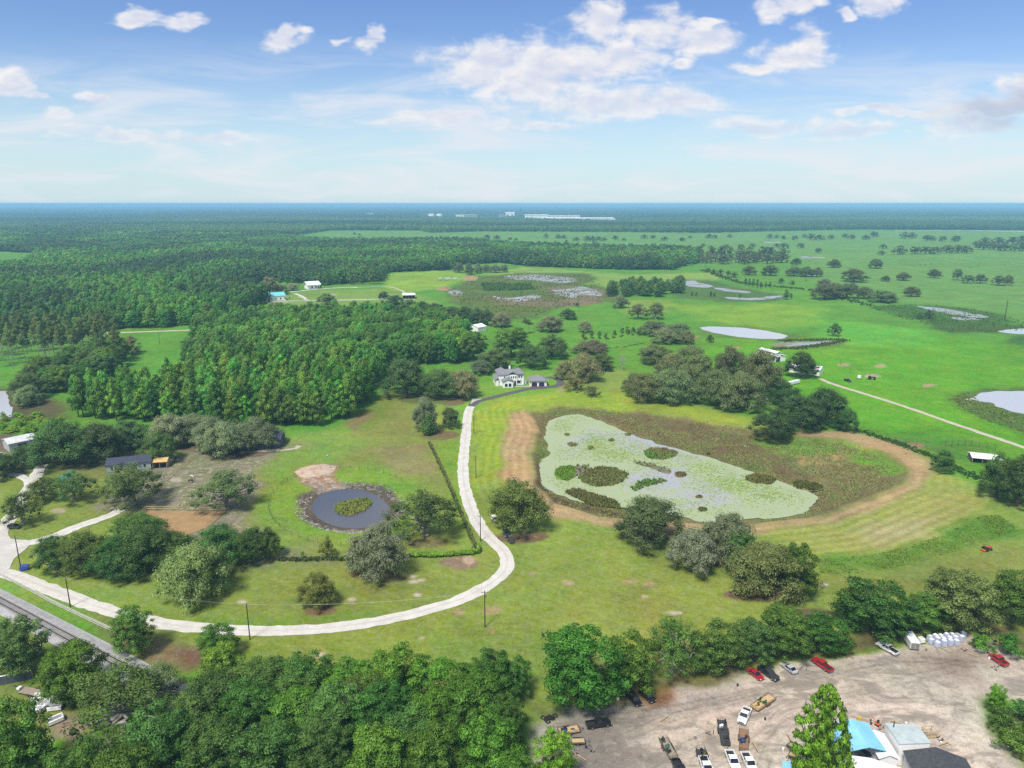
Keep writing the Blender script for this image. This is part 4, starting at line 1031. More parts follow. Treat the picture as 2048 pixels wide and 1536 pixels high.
grove('open', [(470,1420,130,1335),(600,1450,140,1340),(735,1470,140,1345),(905,1455,140,1345),(385,1520,160,1390),(820,1550,160,1410),(640,1530,150,1410)], 'thin crowned tree with pale limbs in the dense bottom wood', 'pale limbed trees of the bottom wood', (.070,.115,.036))
for r in [o for o in bpy.data.objects if o.get('group') == 'trees of the bottom wood']:
    k = random.choice([(.050,.098,.024),(.056,.116,.020),(.066,.128,.022),(.062,.105,.036),(.046,.088,.026)])
    for ch in r.children:
        if ch.name.startswith('crown'): ch['tint'] = j(k)
grove('moss', [(1292,808,92,744),(1345,812,100,735),(1392,792,90,704),(1432,818,100,735),(1482,828,110,742),(1518,803,100,698),(1460,772,84,690),(1380,762,90,690),(1312,733,84,688),(1346,760,90,707),(1268,790,54,743)],
      'brown grey oak in the long grove between lily pond and ranch', 'oaks of the long grove', (.094, .100, .048))
grove('oak', [(1546,882,102,814),(1602,866,112,788),(1650,858,100,775),(1692,866,52,814),(1560,812,90,760)], 'dark green oak at the right end of the long grove', 'dark oaks ending the long grove', (.050, .084, .036))
grove('oak', [(1992,1004,92,905),(2034,1022,100,914),(2062,975,90,898),(2090,1010,100,920)], 'dark oak in the clump at the right edge by the shed', 'oaks at the right edge', (.046, .084, .032))
grove('tall', [(1168,700,16,662),(1183,699,16,660),(1198,698,15,662),(1212,698,15,664),(1228,697,15,660),(1243,697,16,655),(1254,694,15,652),(1265,692,16,654),(1276,690,15,656),(1050,668,22,634),(1058,666,20,637)],
      'thin tall pine in the straggling row right of the white house', 'straggling pines', (.070, .100, .042))
grove('moss', [(1309,672,76,640),(1352,683,86,646),(1330,690,60,655),(1372,690,40,660)], 'brownish oak at the left end of the long pale pond', 'oaks by the long pale pond', (.096, .100, .056))
grove('oak', [(905,642,48,612),(930,647,48,612),(955,650,44,614),(975,652,36,618),(880,636,40,606)], 'dark oak in the short row beside the central marsh', 'oaks beside the central marsh', (.052, .080, .040))
grove('oak', [(768,600,26,582),(790,616,44,590),(820,622,40,596),(845,625,40,600),(870,630,40,604)], 'dark oak in front of the far farm shed', 'oaks by the far farm shed', (.056, .086, .042))
grove('moss', [(918,546,22,524),(938,551,24,525),(955,547,24,526),(972,545,24,528),(990,546,26,528),(1008,545,24,528)], 'grey oak of the clump behind the white tents', 'oaks behind the white tents', (.085, .098, .066))
# pasture oaks, by the third enlargement (origin 1348,380, factor 2.926)
def Z3(x, y, w, h=None):
    h = h or w * .62
    return (1348 + x / 2.926, 380 + y / 2.926, w / 2.926, 380 + (y - h) / 2.926)
grove('oak_far', [Z3(*a) for a in [(300,352,62),(390,347,54),(172,332,36),(215,347,40),(457,336,44),(600,335,40),(640,345,64),(742,341,58),(842,370,56),(1222,345,50),(1212,382,52)]],
      'small dark oak dotted over the far pasture beyond the oak belt', 'oaks dotted over the far pasture', GD)
grove('oak_far', [Z3(*a) for a in [(1318,379,92),(1408,376,80),(1470,376,80),(1520,376,80),(1595,371,90),(1660,371,90),(1710,371,84)]], 'dark oak in the straight row across the far right pasture', 'row of oaks in the far right pasture', GD)
grove('oak', [Z3(*a) for a in [(715,441,72),(935,456,90),(1180,461,100),(438,500,96),(562,503,112),(700,506,110,62),(770,510,110,64),(835,510,80,60),(1050,542,160,84),(1237,536,60),(1343,532,96,54),(1520,517,82,60)]],
      'dark rounded oak scattered over the middle of the pasture', 'oaks scattered over the middle pasture', GD)
grove('open', [Z3(*a) for a in [(1655,530,76,72),(1718,548,84,54),(1790,548,90,60),(1900,562,100,66),(1950,560,80,64)]], 'oak in the loose row near the right edge of the pasture', 'loose row of oaks on the right', (.056, .080, .046))
grove('oak', [Z3(*a) for a in [(880,646,170,100),(940,640,140,100),(1010,636,140,90),(1040,600,80,60),(880,565,110,50),(1110,640,110,78),(1210,662,180,82),(1260,655,80,60)]], 'grey green oak in the big clump of the middle pasture', 'big oak clump of the middle pasture', (.082, .098, .060))
grove('bush', [Z3(*a) for a in [(1490,757,72,62),(1435,758,42,44),(625,548,50,36),(690,556,40,30),(200,478,40,24),(235,490,50,30),(275,496,50,36),(315,505,50,36),(355,515,50,40)]], 'dark bush at a marshy edge of the pasture', 'bushes at marshy edges', (.050, .082, .036))
grove('pine', [Z3(*a) for a in [(418,560,26,46),(440,565,26,50),(462,570,26,54),(486,574,26,56),(508,576,24,40),(535,575,18,40),(560,572,18,40),(655,642,44,62),(685,634,24,34),(105,620,20,30),(130,622,20,30),(215,624,20,34),(235,625,16,30),(385,632,14,26)]],
      'slender young tree in the marsh group before the oak clump', 'young marsh trees', (.060, .110, .040), name='marsh_tree')
grove('oak_far', [Z3(*a) for a in [(48,298,38),(92,284,30),(205,284,50),(240,284,40),(325,280,40),(560,285,50),(600,285,40),(640,290,40),(705,294,50),(760,280,40),(800,294,70),(850,294,60),(920,290,50),(1000,284,50),(1040,288,50),(1120,292,54),(1170,276,60),(1350,287,70),(1390,284,60),(1480,298,60),(1510,298,50),(1570,302,60),(1640,304,60),(1660,296,50)]],
      'dark oak in the ragged far line of the pastures', 'far line of oaks', (.054, .078, .042))
grove('oak_far', [Z3(*a) for a in [(1770,332,60),(1810,350,90),(1870,352,90),(1930,358,90),(1990,360,80),(2040,356,90),(1820,320,80),(1900,320,80),(1980,320,80),(2040,312,80)]], 'dark oak of the thick far clump at the right edge', 'far clump at the right edge', (.050, .074, .042))
def Z2(x, y, w, h=None):
    h = h or w * .62
    return (680 + x / 2.926, 380 + y / 2.926, w / 2.926, 380 + (y - h) / 2.926)
grove('oak_far', [Z2(*a) for a in [(1205,282,38,32),(1275,286,46),(1308,286,44),(1383,301,46),(1445,300,60),(1480,302,60),(1515,300,50),(1545,300,44),(1610,294,50),(1660,299,32),(1780,287,50),(1830,286,40),(1900,299,50),(2000,299,38),(995,296,36),(1030,298,32),(920,292,50),(860,288,50),(1325,305,24),(85,262,26),(115,268,24)]],
      'dark oak on the pale far field below the industrial plant', 'oaks on the pale far field', (.056, .080, .042))
# the belt of oaks on the left of the pastures (zoom 3: 0-660, 330-430)
for x in range(-600, 665, 44):
    tree('oak_far', *Z3(x + random.uniform(-10, 10), 428 + random.uniform(-6, 8) - (0 if x > 60 else 4), random.uniform(70, 95), random.uniform(54, 74)), label='purple grey oak in the long belt at the back of the marshes', group='long oak belt', tint=(.072, .082, .052))
for x in range(-30, 640, 60):
    tree('oak_far', *Z3(x + random.uniform(-14, 14), 398 + random.uniform(-8, 8), random.uniform(70, 95), random.uniform(60, 90)), label='green oak in the back rank of the long belt behind the marshes', group='back rank of the long oak belt', tint=(.058, .082, .040))
# cypress dome in the marsh
rng = np.random.default_rng(31)
for k in range(90):
    x, y = rng.uniform(1216, 1366), rng.uniform(577, 594)
    tree('pine', x, y - (6 if x > 1340 else 0), rng.uniform(16, 24), y - rng.uniform(18, 32), label='cypress in the small dense island of trees beside the eastern marsh', group='cypress island', name='cypress', tint=(.058, .105, .038))
# open stand of tall pines on the left
for k in range(110):
    x, y = rng.uniform(-40, 240), rng.uniform(684, 738)
    tree('tall', x, y, rng.uniform(20, 30), y - rng.uniform(62, 78) * (y - 407) / 310, label='tall bare stemmed pine in the open stand at the left edge', group='open stand of tall pines', tint=(.082, .112, .048))
# thicket between the open stand and the pine block
for k in range(64):
    x = rng.uniform(-40, 236); y = 800 - (x / 230) * 55 + rng.uniform(-26, 16)
    if x < 52 and y > 760: continue
    tree('hard', x, y, rng.uniform(44, 66), y - rng.uniform(38, 58), label='leafy tree in the thicket left of the pine block', group='thicket left of the pine block', tint=random.choice([(.046,.094,.026),(.056,.112,.026),(.052,.088,.036)]))
for k in range(40):
    x, y = rng.uniform(0, 125), rng.uniform(832, 868)
    y = max(y, 838 - x * .03)
    tree('bush', x, y, rng.uniform(16, 30), y - rng.uniform(8, 16), label='lime green low bush in the thicket by the left pond', group='lime bushes by the left pond', tint=(.120, .205, .03), cat='bush')
# ------------------------------------------------------------------ woods: nearest conifers one by one, the rest as one mass
BLOCK = [(135,836),(240,843),(420,850),(560,855),(640,852),(700,835),(742,797),(764,748),(700,738),(560,742),(420,760),(330,795),(200,812)]
BACK = [(375,738),(384,702),(400,668),(480,653),(560,645),(640,640),(760,640),(870,652),(935,680),(940,718),(900,733),(850,730),(780,736),(764,746),(700,736),(560,740),(430,752)]
WOODS = [(-900,690),(0,668),(250,660),(385,652),(500,622),(535,604),(505,582),(530,560),(640,572),(765,563),(772,545),(900,541),(910,530),(1000,526),(1060,533),(1250,540),(1345,540),(1400,524),(1400,508),(1130,500),(1000,494),(950,487),(830,487),(655,487),(560,478),(300,470),(-900,470)]
HOLES = [[(285,668),(385,662),(380,690),(290,700)], [(-900,505),(0,503),(65,506),(78,518),(40,540),(-900,548)], [(640,505),(690,503),(690,510),(640,512)]]
def scatter(poly, spacing, seed, holes=()):
    w = np.array([tuple(P(x, y))[:2] for x, y in poly]); rng = np.random.default_rng(seed)
    lo, hi = w.min(0), w.max(0)
    gx, gy = np.meshgrid(np.arange(lo[0], hi[0], spacing), np.arange(lo[1], hi[1], spacing * .9))
    gx = gx + (np.arange(gx.shape[0])[:, None] % 2) * spacing * .5
    p = np.stack([gx.ravel(), gy.ravel()], 1) + rng.uniform(-.5, .5, (gx.size, 2)) * spacing
    ok = sdf(w, p) < 0
    for h in holes:
        hw = np.array([tuple(P(x, y))[:2] for x, y in h]); ok &= sdf(hw, p) > 0
    return p[ok]
pb = scatter(BLOCK, 5.3, 1)
pb = pb[np.argsort(pb[:, 1])]
edge = -sdf(np.array([tuple(P(x, y))[:2] for x, y in BLOCK]), pb)
order = np.argsort(pb[:, 1] - 40 * (edge < 5))
near_idx, rest_idx = order[:300], order[300:]
nm, vs_ = KIND['pine']
for i in near_idx:
    x, y = pb[i]
    h = rng.uniform(12.5, 19.5); w = rng.uniform(6.5, 10)
    cm, tm = vs_[rng.integers(len(vs_))]
    root = empty('conifer', (x, y, 0), rng.uniform(0, 6.28), (w, w, h))
    a = link('crown', cm, root); b = .86 + .3 * fbm(np.array([x]), np.array([y]), 14, 2, 8)[0]
    a['tint'] = tuple(b * c for c in j((.072, .155, .034), .16))
    link('trunk', tm, root)
    tag(root, 'bright green conifer in the dense planted block left of the field', 'tree', 'conifers of the planted block')
# sources for the masses: crowns that stand in the scene already
def crown_of(kind, v):
    me = KIND[kind][1][v][0]
    for o in bpy.data.objects:
        if o.data == me: return o
    return None
def mass(name, label, pts, scl, tints, srcs, seed):
    """one object: trees as geometry-node instances on points"""
    n = len(pts); rng = np.random.default_rng(seed)
    me = bpy.data.meshes.new(name); me.vertices.add(n)
    me.vertices.foreach_set('co', np.concatenate([pts, np.zeros((n, 1))], 1).astype(np.float32).ravel())
    def attr(nm, typ, field, arr):
        a = me.attributes.new(nm, typ, 'POINT'); a.data.foreach_set(field, arr)
    attr('sc', 'FLOAT_VECTOR', 'vector', scl.astype(np.float32).ravel())
    attr('rz', 'FLOAT_VECTOR', 'vector', np.stack([np.zeros(n), np.zeros(n), rng.uniform(0, 6.28, n)], 1).astype(np.float32).ravel())
    attr('var', 'INT', 'value', rng.integers(0, len(srcs), n).astype(np.int32))
    attr('tint', 'FLOAT_COLOR', 'color', np.concatenate([tints, np.ones((n, 1))], 1).astype(np.float32).ravel())
    o = link(name, me); tag(o, label, None, None, 'stuff')
    g = bpy.data.node_groups.new(name + '_nodes', 'GeometryNodeTree')
    g.interface.new_socket(name='Geometry', in_out='INPUT', socket_type='NodeSocketGeometry')
    g.interface.new_socket(name='Geometry', in_out='OUTPUT', socket_type='NodeSocketGeometry')
    gi = g.nodes.new('NodeGroupInput'); go = g.nodes.new('NodeGroupOutput'); jn = g.nodes.new('GeometryNodeJoinGeometry')
    def named(nm, typ):
        k = g.nodes.new('GeometryNodeInputNamedAttribute'); k.data_type = typ; k.inputs['Name'].default_value = nm; return k.outputs['Attribute']
    for i, s in enumerate(srcs):
        oi = g.nodes.new('GeometryNodeObjectInfo'); oi.transform_space = 'ORIGINAL'; oi.inputs['Object'].default_value = s; oi.inputs['As Instance'].default_value = True
        ip = g.nodes.new('GeometryNodeInstanceOnPoints')
        cmp_ = g.nodes.new('FunctionNodeCompare'); cmp_.data_type = 'INT'; cmp_.operation = 'EQUAL'
        ia = [x for x in cmp_.inputs if x.enabled and x.type == 'INT']
        g.links.new(named('var', 'INT'), ia[0]); ia[1].default_value = i
        g.links.new(gi.outputs[0], ip.inputs['Points']); g.links.new(oi.outputs['Geometry'], ip.inputs['Instance'])
        g.links.new(cmp_.outputs[0], ip.inputs['Selection'])
        g.links.new(named('sc', 'FLOAT_VECTOR'), ip.inputs['Scale']); g.links.new(named('rz', 'FLOAT_VECTOR'), ip.inputs['Rotation'])
        g.links.new(ip.outputs[0], jn.inputs[0])
    g.links.new(jn.outputs[0], go.inputs[0])
    md = o.modifiers.new('trees', 'NODES'); md.node_group = g
    return o
for vi in range(3):   # distant conifer crowns need a tree of their own in view
    for (x, y) in ((560 + 14 * vi, 571), (700 + 12 * vi, 569), (740 + 8 * vi, 568)):
        p = P(x, y); root = empty('distant_conifer', p, vi, (9, 9, 15))
        a = link('crown', KIND['pine_far'][1][vi][0], root); a['tint'] = (.056, .1, .036); link('trunk', KIND['pine_far'][1][vi][1], root)
        tag(root, 'conifer at the wood edge beside the distant white house', 'tree', 'conifers by the distant white house')
p1, p2 = pb[rest_idx], scatter(BACK, 6.4, 2)
def tinted(p, a, b, scale, seed, jit=.1):
    f = np.clip((fbm(p[:, 0], p[:, 1], scale, 3, seed) - .5) * 3 + .5, 0, 1)[:, None]
    r = np.random.default_rng(seed)
    return (np.array(a) * (1 - f) + np.array(b) * f) * r.uniform(1 - jit, 1 + jit, (len(p), 1)) * r.uniform(.95, 1.05, (len(p), 3))
r = np.random.default_rng(3)
def rs(n, wlo, whi, hlo, hhi):
    w = r.uniform(wlo, whi, n); return np.stack([w, w, r.uniform(hlo, hhi, n)], 1)
mass('conifer_stand', 'inner part of the dense bright green planted conifer block', p1, rs(len(p1), 6.5, 10, 12.5, 19.5), tinted(p1, (.056,.125,.036), (.084,.170,.034), 16, 5), [crown_of('pine', i) for i in range(4)] + [crown_of('hard', 1)], 11)
mass('mixed_wood', 'leafy wood between the conifer block and the white house', p2, rs(len(p2), 8, 13, 11, 17), tinted(p2, (.054,.115,.036), (.080,.165,.034), 22, 6, .2), [crown_of('hard', i) for i in range(5)] + [crown_of('pine', 1)], 12)
p3 = scatter(WOODS, 6.6, 3, HOLES)
d3 = p3[:, 1]
keep = (d3 < 900) | (np.random.default_rng(4).random(len(p3)) < np.clip(900.0 / d3, .42, 1)); p3 = p3[keep]
k3 = np.where(p3[:, 1] < 760, 0, 1)
pa, pc = p3[k3 == 0], p3[k3 == 1]
gc = lambda p, s: tinted(p, (.040,.074,.034), (.074,.160,.034), 90, s, .28)
mass('pine_wood', 'wide wood of bright conifers left of the far paddocks', pa, rs(len(pa), 7, 12.5, 10, 18), gc(pa, 7), [crown_of('pine', i) for i in range(4)] + [crown_of('hard', i) for i in range(5)], 13)
wc = rs(len(pc), 9, 15, 9, 17); wc[:, :2] *= np.clip(pc[:, 1:2] / 900, 1, 1.5)
mass('far_wood', 'dark mixed wood behind the yellow paddock and the marsh', pc, wc, gc(pc, 7), [crown_of('pine_far', i) for i in range(2)] + [crown_of('oak_far', i) for i in range(4)], 14)
# plain of woods from the farms to the plant
FARW = [(-2400,474),(-900,470),(300,471),(560,476),(660,461),(840,461),(860,466),(960,463),(1200,464),(1420,466),(1700,459),(2048,461),(4200,464),(4200,438),(-2400,438)]
FH = [[(840,437),(1010,440),(1240,446),(1240,436),(1000,430),(840,430)], [(355,437),(440,437),(440,432),(355,432)], [(148,456),(310,457),(310,453),(148,453)], [(1780,463),(2100,466),(2100,462),(1780,460)], [(655,488),(840,488),(840,463),(662,463)], [(60,462),(200,464),(220,458),(60,457)], [(480,452),(600,453),(600,448),(480,448)], [(1420,452),(1560,453),(1540,448),(1420,448)], [(1750,449),(1900,450),(1890,446),(1760,446)]]
p4_ = scatter(FARW, 15.0, 6, FH)
half = 1.02 * p4_[:, 1] * 1024 / F_PX + 150
p4_ = p4_[np.abs(p4_[:, 0]) < half]
w4 = rs(len(p4_), 17, 25, 12, 17)
mass('distant_woods', 'bluish unbroken woods beyond the pastures', p4_, w4, tinted(p4_ * np.array([.35, 1.0]), (.030,.056,.030), (.072,.125,.040), 260, 8, .25), [crown_of('oak_far', i) for i in range(4)] + [crown_of('pine_far', i) for i in range(3)], 15)
# last woods before the horizon: a rough canopy
yy = np.concatenate([np.geomspace(4100, 9000, 90), np.geomspace(9200, 34000, 50)]); uu = np.linspace(-1, 1, 500)
X = uu[None, :] * yy[:, None] * .92; Y = np.repeat(yy[:, None], 500, 1)
hz = 8 + 9 * fbm(X, Y, 46, 2, 4) + 6 * fbm(X, Y, 400, 2, 14)
hz[0, :] = 0; hz[:, 0] = 0; hz[:, -1] = 0
plant = np.array([tuple(P(x, y))[:2] for x, y in FH[0]]); hz = np.where(sdf(plant, np.stack([X.ravel(), Y.ravel()], 1)).reshape(X.shape) < 20, .3, hz)
i2, j2 = np.meshgrid(np.arange(len(yy) - 1), np.arange(499), indexing='ij')
cf = np.stack([i2 * 500 + j2, i2 * 500 + j2 + 1, (i2 + 1) * 500 + j2 + 1, (i2 + 1) * 500 + j2], -1).reshape(-1, 4)
def canopy_mat():
    m = bpy.data.materials.new('far_canopy'); m.use_nodes = True
    t = NT(m.node_tree); b = t.n['Principled BSDF']; tc = t.node('ShaderNodeTexCoord'); V = tc.outputs['Object']
    f = t.math('ADD', t.math('MULTIPLY', t.noise(V, .0016, 6, .7), .6), t.math('MULTIPLY', t.noise(V, .02, 4, .7), .4))
    c = t.mix(t.ramp(f, .40, .62), (.020, .036, .018, 1), (.055, .090, .034, 1))
    fields = t.ramp(t.noise(V, .0011, 5, .62), .655, .69, 0, .8)
    t.link(t.mix(fields, c, (.17, .20, .10, 1)), b.inputs['Base Color']); b.inputs['Roughness'].default_value = 1; b.inputs['Specular IOR Level'].default_value = 0
    return m
o = link('horizon_woods', mesh_np('horizon_woods', np.stack([X.ravel(), Y.ravel(), hz.ravel()], 1), cf, [canopy_mat()], smooth=True))
tag(o, 'dark blue woods along the horizon', None, None, 'stuff')
# ------------------------------------------------------------------ haze
hm = bpy.data.materials.new('haze'); hm.use_nodes = True
ht = NT(hm.node_tree)
for n in list(ht.n): ht.n.remove(n)
pv = ht.node('ShaderNodeVolumePrincipled'); ho = ht.node('ShaderNodeOutputMaterial'); ht.link(pv.outputs[0], ho.inputs['Volume'])
HAZE = 1.5e-4
pv.inputs['Color'].default_value = (.34, .68, 1.0, 1); pv.inputs['Density'].default_value = HAZE; pv.inputs['Anisotropy'].default_value = 0.0
hb = MB().box(-40000, -6000, -4, 40000, 38000, CAM_H + 4).build('haze', hm)
tag(hb, 'thin blue air thickening towards the horizon', None, None, 'stuff')
# ------------------------------------------------------------------ buildings
WHITE = mat('white_stucco', (.78, .78, .77), .8, var=.03, scale=.6)
ROOF_GREY = mat('grey_shingles', (.20, .20, .225), .9, var=.14, scale=1.6, bump=.4)
ROOF_DARK = mat('charcoal_shingles', (.060, .062, .072), .9, var=.2, scale=2.2, bump=.4)
ROOF_NAVY = mat('navy_shingles', (.045, .052, .085), .9, var=.15, scale=2.2, bump=.4)
GLASS = mat('dark_glass', (.012, .014, .022), .08, var=.1, spec=.6)
NAVY = mat('navy_door', (.018, .024, .06), .5, var=.1)
TRIM = mat('white_trim', (.8, .8, .8), .6, var=.02)
WMETAL = mat('white_metal_roof', (.80, .82, .84), .4, var=.05, scale=.8)
GMETAL = mat('grey_metal_roof', (.42, .49, .50), .5, var=.10, scale=.7)
BLUE = mat('blue_metal_roof', (.22, .50, .72), .45, var=.08, scale=.6)
TURQ = mat('turquoise_metal_roof', (.14, .52, .55), .45, var=.08, scale=.6)
WOOD = mat('weathered_wood', (.30, .25, .19), .9, var=.2, scale=4)
TAN = mat('new_timber', (.52, .38, .20), .85, var=.15, scale=3)
BLACK = mat('black_rubber', (.018, .018, .019), .85, var=.2, scale=8)
STEEL = mat('dark_steel', (.07, .068, .068), .6, .3, var=.2, scale=5)
RUST = mat('rusty_steel', (.13, .075, .05), .85, var=.25, scale=4)
VS = .74      # size of vehicles and gear against the flight height
def ang(a, b): d = b - a; return math.atan2(d.y, d.x)
def between(pa, pb, z=0.0):
    a, b = P(*pa, z), P(*pb, z); return (a + b) / 2, ang(a, b), (b - a).length
def window(parent, x, y, z, w, h, face='y', out=-1, arch=False, glass=None, name='window', depth=.06):
    """framed window on a wall plane; face 'y' looks along y, 'x' along x"""
    f = MB(); g = MB()
    def bx(m, a0, a1, z0, z1, d0, d1):
        if face == 'y': m.box(a0, min(y + out * d0, y + out * d1), z0, a1, max(y + out * d0, y + out * d1), z1)
        else: m.box(min(x + out * d0, x + out * d1), a0, z0, max(x + out * d0, x + out * d1), a1, z1)
    c = x if face == 'y' else y
    bx(f, c - w / 2 - .08, c + w / 2 + .08, z - .08, z + h + .08, .005, depth)
    if arch:
        n = 8; pts = [(c - w / 2, z), (c + w / 2, z)] + [(c + w / 2 * math.cos(math.pi * i / n), z + h * .72 + h * .28 * math.sin(math.pi * i / n)) for i in range(n + 1)]
        if face == 'y': g.prism(pts, y + out * depth, y + out * (depth + .03), 'y')
        else: g.prism(pts, x + out * depth, x + out * (depth + .03), 'x')
    else: bx(g, c - w / 2, c + w / 2, z, z + h, depth, depth + .03)
    o = f.build(name, TRIM, parent); g.build('pane', glass or GLASS, o)
    return o
def slats_roof(parent, x0, x1, y0, z0, y1, z1, n, material, name='roof_rib', r=.03):
    """standing seams running down a slope, one ridge each"""
    for i in range(n):
        x = x0 + (x1 - x0) * (i + .5) / n
        MB().bar((x, y0, z0), (x, y1, z1), r, 4).build(name, material, parent)
# --- the white two storey house
H0 = P(997, 771.5)
hs_ = empty('house', H0, math.radians(9)); tag(hs_, 'white two storey house with grey hip roofs at the end of the drive', 'house')
MB().box(0, .0, 0, 12.4, 9.5, 5.3).build('wall', WHITE, hs_)
w2 = MB().box(1.6, -4.4, 0, 6.4, .02, 2.9); w2.prism([(1.6, 2.9), (6.4, 2.9), (4.0, 3.9)], -4.395, 0.0, 'y'); w2.build('wing_wall', WHITE, hs_)
MB().box(-1.4, -.6, 0, -.005, 8.5, 2.9).build('side_wing_wall', WHITE, hs_)
MB().box(12.405, 1.2, 0, 13.8, 4.5, 2.6).build('link_wall', WHITE, hs_)
MB().box(4.4, -.5, 0, 9.0, -.005, 5.3).build('front_bay', WHITE, hs_)
rf = MB().hip(0, .0, 12.4, 9.5, 5.3, 1.5, .45); rf.build('roof', ROOF_GREY, hs_)
MB().hip(8.3, -.3, 12.4, 6.5, 5.5, 2.2, .4).build('roof', ROOF_GREY, hs_)
MB().hip(-.1, 3.4, 4.6, 9.6, 5.5, 1.9, .4).build('roof', ROOF_GREY, hs_)
MB().gable(4.4, -.5, 9.0, 4.5, 5.32, 1.2, .35, 'y').build('roof', ROOF_GREY, hs_)
MB().gable(1.6, -4.4, 6.4, .8, 2.95, 1.05, .4, 'y').build('porch_roof', ROOF_GREY, hs_)
MB().prism([(-1.9, 2.9), (.0, 3.9), (.0, 4.05), (-1.9, 3.05)], -1.0, 8.9, 'y').build('side_roof', ROOF_GREY, hs_)
for x in (3.0, 5.0, 6.1, 7.2, 8.3): window(hs_, x, -.005 if not 4.4 < x < 9 else -.505, 3.6, .55, 1.0)
for x in (10.1, 11.2): window(hs_, x, -.005, 3.5, .5, 1.3)
for x in (9.3, 10.1): window(hs_, x, -.005, .9, .9, 1.4)
for x in (10.9,): window(hs_, x, -.005, .9, .3, 1.8)
for x in (3.1, 4.9): window(hs_, x, -4.405, .5, 1.3, 1.6, arch=True, glass=NAVY)
MB().box(7.6, -.56, 0, 8.5, -.506, 2.3).build('front_door', NAVY, hs_)
window(hs_, -1.405, 1.0, .8, .9, 1.3, 'x', -1); window(hs_, -.005, 7.5, 3.7, .9, 1.1, 'x', -1)
MB().box(6.0, 6.2, 6.0, 6.8, 7.0, 8.1).build('chimney', WHITE, hs_)
gr = empty('garage', P(1060, 773.4), math.radians(4)); tag(gr, 'white detached garage with two dark arched doors beside the white house', 'garage')
MB().box(0, 0, 0, 8.0, 6.6, 2.75).build('wall', WHITE, gr)
MB().hip(0, 0, 8.0, 6.6, 2.75, 2.0, .5).build('roof', ROOF_GREY, gr)
for x in (2.1, 5.6):
    n = 8; pts = [(x - 1.3, .02), (x + 1.3, .02)] + [(x + 1.3 * math.cos(math.pi * i / n), 1.65 + .55 * math.sin(math.pi * i / n)) for i in range(n + 1)]
    d = MB().prism(pts, -.05, -.005, 'y').build('garage_door', NAVY, gr)
    for zz in (.55, 1.1, 1.6): MB().box(x - 1.2, -.075, zz, x + 1.2, -.052, zz + .03).build('panel_joint', STEEL, d)
for x in (.35, 3.85, 7.4): MB().bar((x, -.12, 1.7), (x, -.12, 2.1), .09, 6).build('wall_lamp', STEEL, gr)
# --- mobile home
def mobile_home():
    a, b = P(214, 948), P(303, 939); r = empty('mobile_home', a, ang(a, b))
    tag(r, 'grey blue mobile home with navy roof and small front gable', 'mobile home')
    L = (b - a).length; GB = mat('grey_blue_siding', (.26, .33, .34), .8, var=.05, scale=1)
    MB().box(0, 0, .45, L, 7.2, 2.75).build('wall', GB, r)
    MB().box(.15, .12, 0, L - .15, 7.1, .449).build('skirting', mat('concrete_block', (.45, .43, .40), .9), r)
    MB().gable(0, 0, L, 7.2, 2.76, 1.3, .35, 'x').build('roof', ROOF_NAVY, r)
    c = L * .34
    MB().prism([(c - 2.0, 2.5), (c, 3.35), (c + 2.0, 2.5), (c + 2.0, 2.62), (c, 3.5), (c - 2.0, 2.62)], -.6, 2.5, 'y').build('front_gable', ROOF_NAVY, r)
    MB().prism([(c - 1.7, 2.5), (c, 3.25), (c + 1.7, 2.5)], -.06, -.005, 'y').build('gable_wall', TRIM, r)
    for x in (1.6, 2.7, 6.3, 8.2, 11.2): window(r, x, -.005, 1.2, .75, 1.1)
    MB().box(c - .45, -.06, .5, c + .45, -.006, 2.5).build('door', mat('dark_door', (.03, .035, .05), .5), r)
    for k in range(3): MB().box(c - .9, -1.6 + .4 * k, 0, c + .9, -1.2 + .4 * k, .15 + .15 * k).build('step', TAN, r)
mobile_home()
def simple_shed(name, pa, pb, depth, h, rise, wall, roof, label, cat='shed', axis='x', openfront=False, ribs=0, over=.35, doors=(), wins=(), posts=0):
    """pa, pb: pixels of the front wall's two lower corners"""
    a, b = P(*pa), P(*pb); r = empty(name, a, ang(a, b)); L = (b - a).length
    tag(r, label, cat)
    if openfront:
        MB().box(0, depth - .1, 0, L, depth, h).build('back_wall', wall, r)
        MB().box(0, .1, 0, .1, depth - .1, h).build('end_wall', wall, r); MB().box(L - .1, .1, 0, L, depth - .1, h).build('end_wall', wall, r)
        for k in range(max(2, posts)): MB().box(L * k / (max(2, posts) - 1) - .07, -.07, 0, L * k / (max(2, posts) - 1) + .07, .07, h).build('post', WOOD, r)
    else:
        m = MB().box(0, 0, 0, L, depth, h)
        if axis == 'x' and rise: m.prism([(0, h), (depth / 2, h + rise), (depth, h)], 0, L, 'x')
        elif rise: m.prism([(0, h), (L / 2, h + rise), (L, h)], 0, depth, 'y')
        m.build('wall', wall, r)
    rf = MB().gable(0, 0, L, depth, h + .01, rise, over, axis).build('roof', roof, r)
    if ribs:
        n = ribs
        for k in range(n):
            if axis == 'x':
                x = -over + (L + 2 * over) * (k + .5) / n
                MB().bar((x, -over, h + .17), (x, depth / 2, h + rise + .17), .035, 4).build('roof_rib', roof, rf)
            else:
                y = -over + (depth + 2 * over) * (k + .5) / n
                MB().bar((L / 2, y, h + rise + .17), (L + over, y, h + .17), .035, 4).build('roof_rib', roof, rf)
    for (x, w, hh) in doors: MB().box(x - w / 2, -.05, .01, x + w / 2, -.006, hh).build('door', NAVY, r)
    for (x, z, w, hh) in wins: window(r, x, -.005, z, w, hh)
    return r
simple_shed('timber_shed', (306,938), (334,936), 4.5, 2.2, .7, TAN, mat('yellow_timber_roof', (.55, .38, .15), .8, var=.15), 'new yellow timber shed beside the mobile home', openfront=True, posts=3)
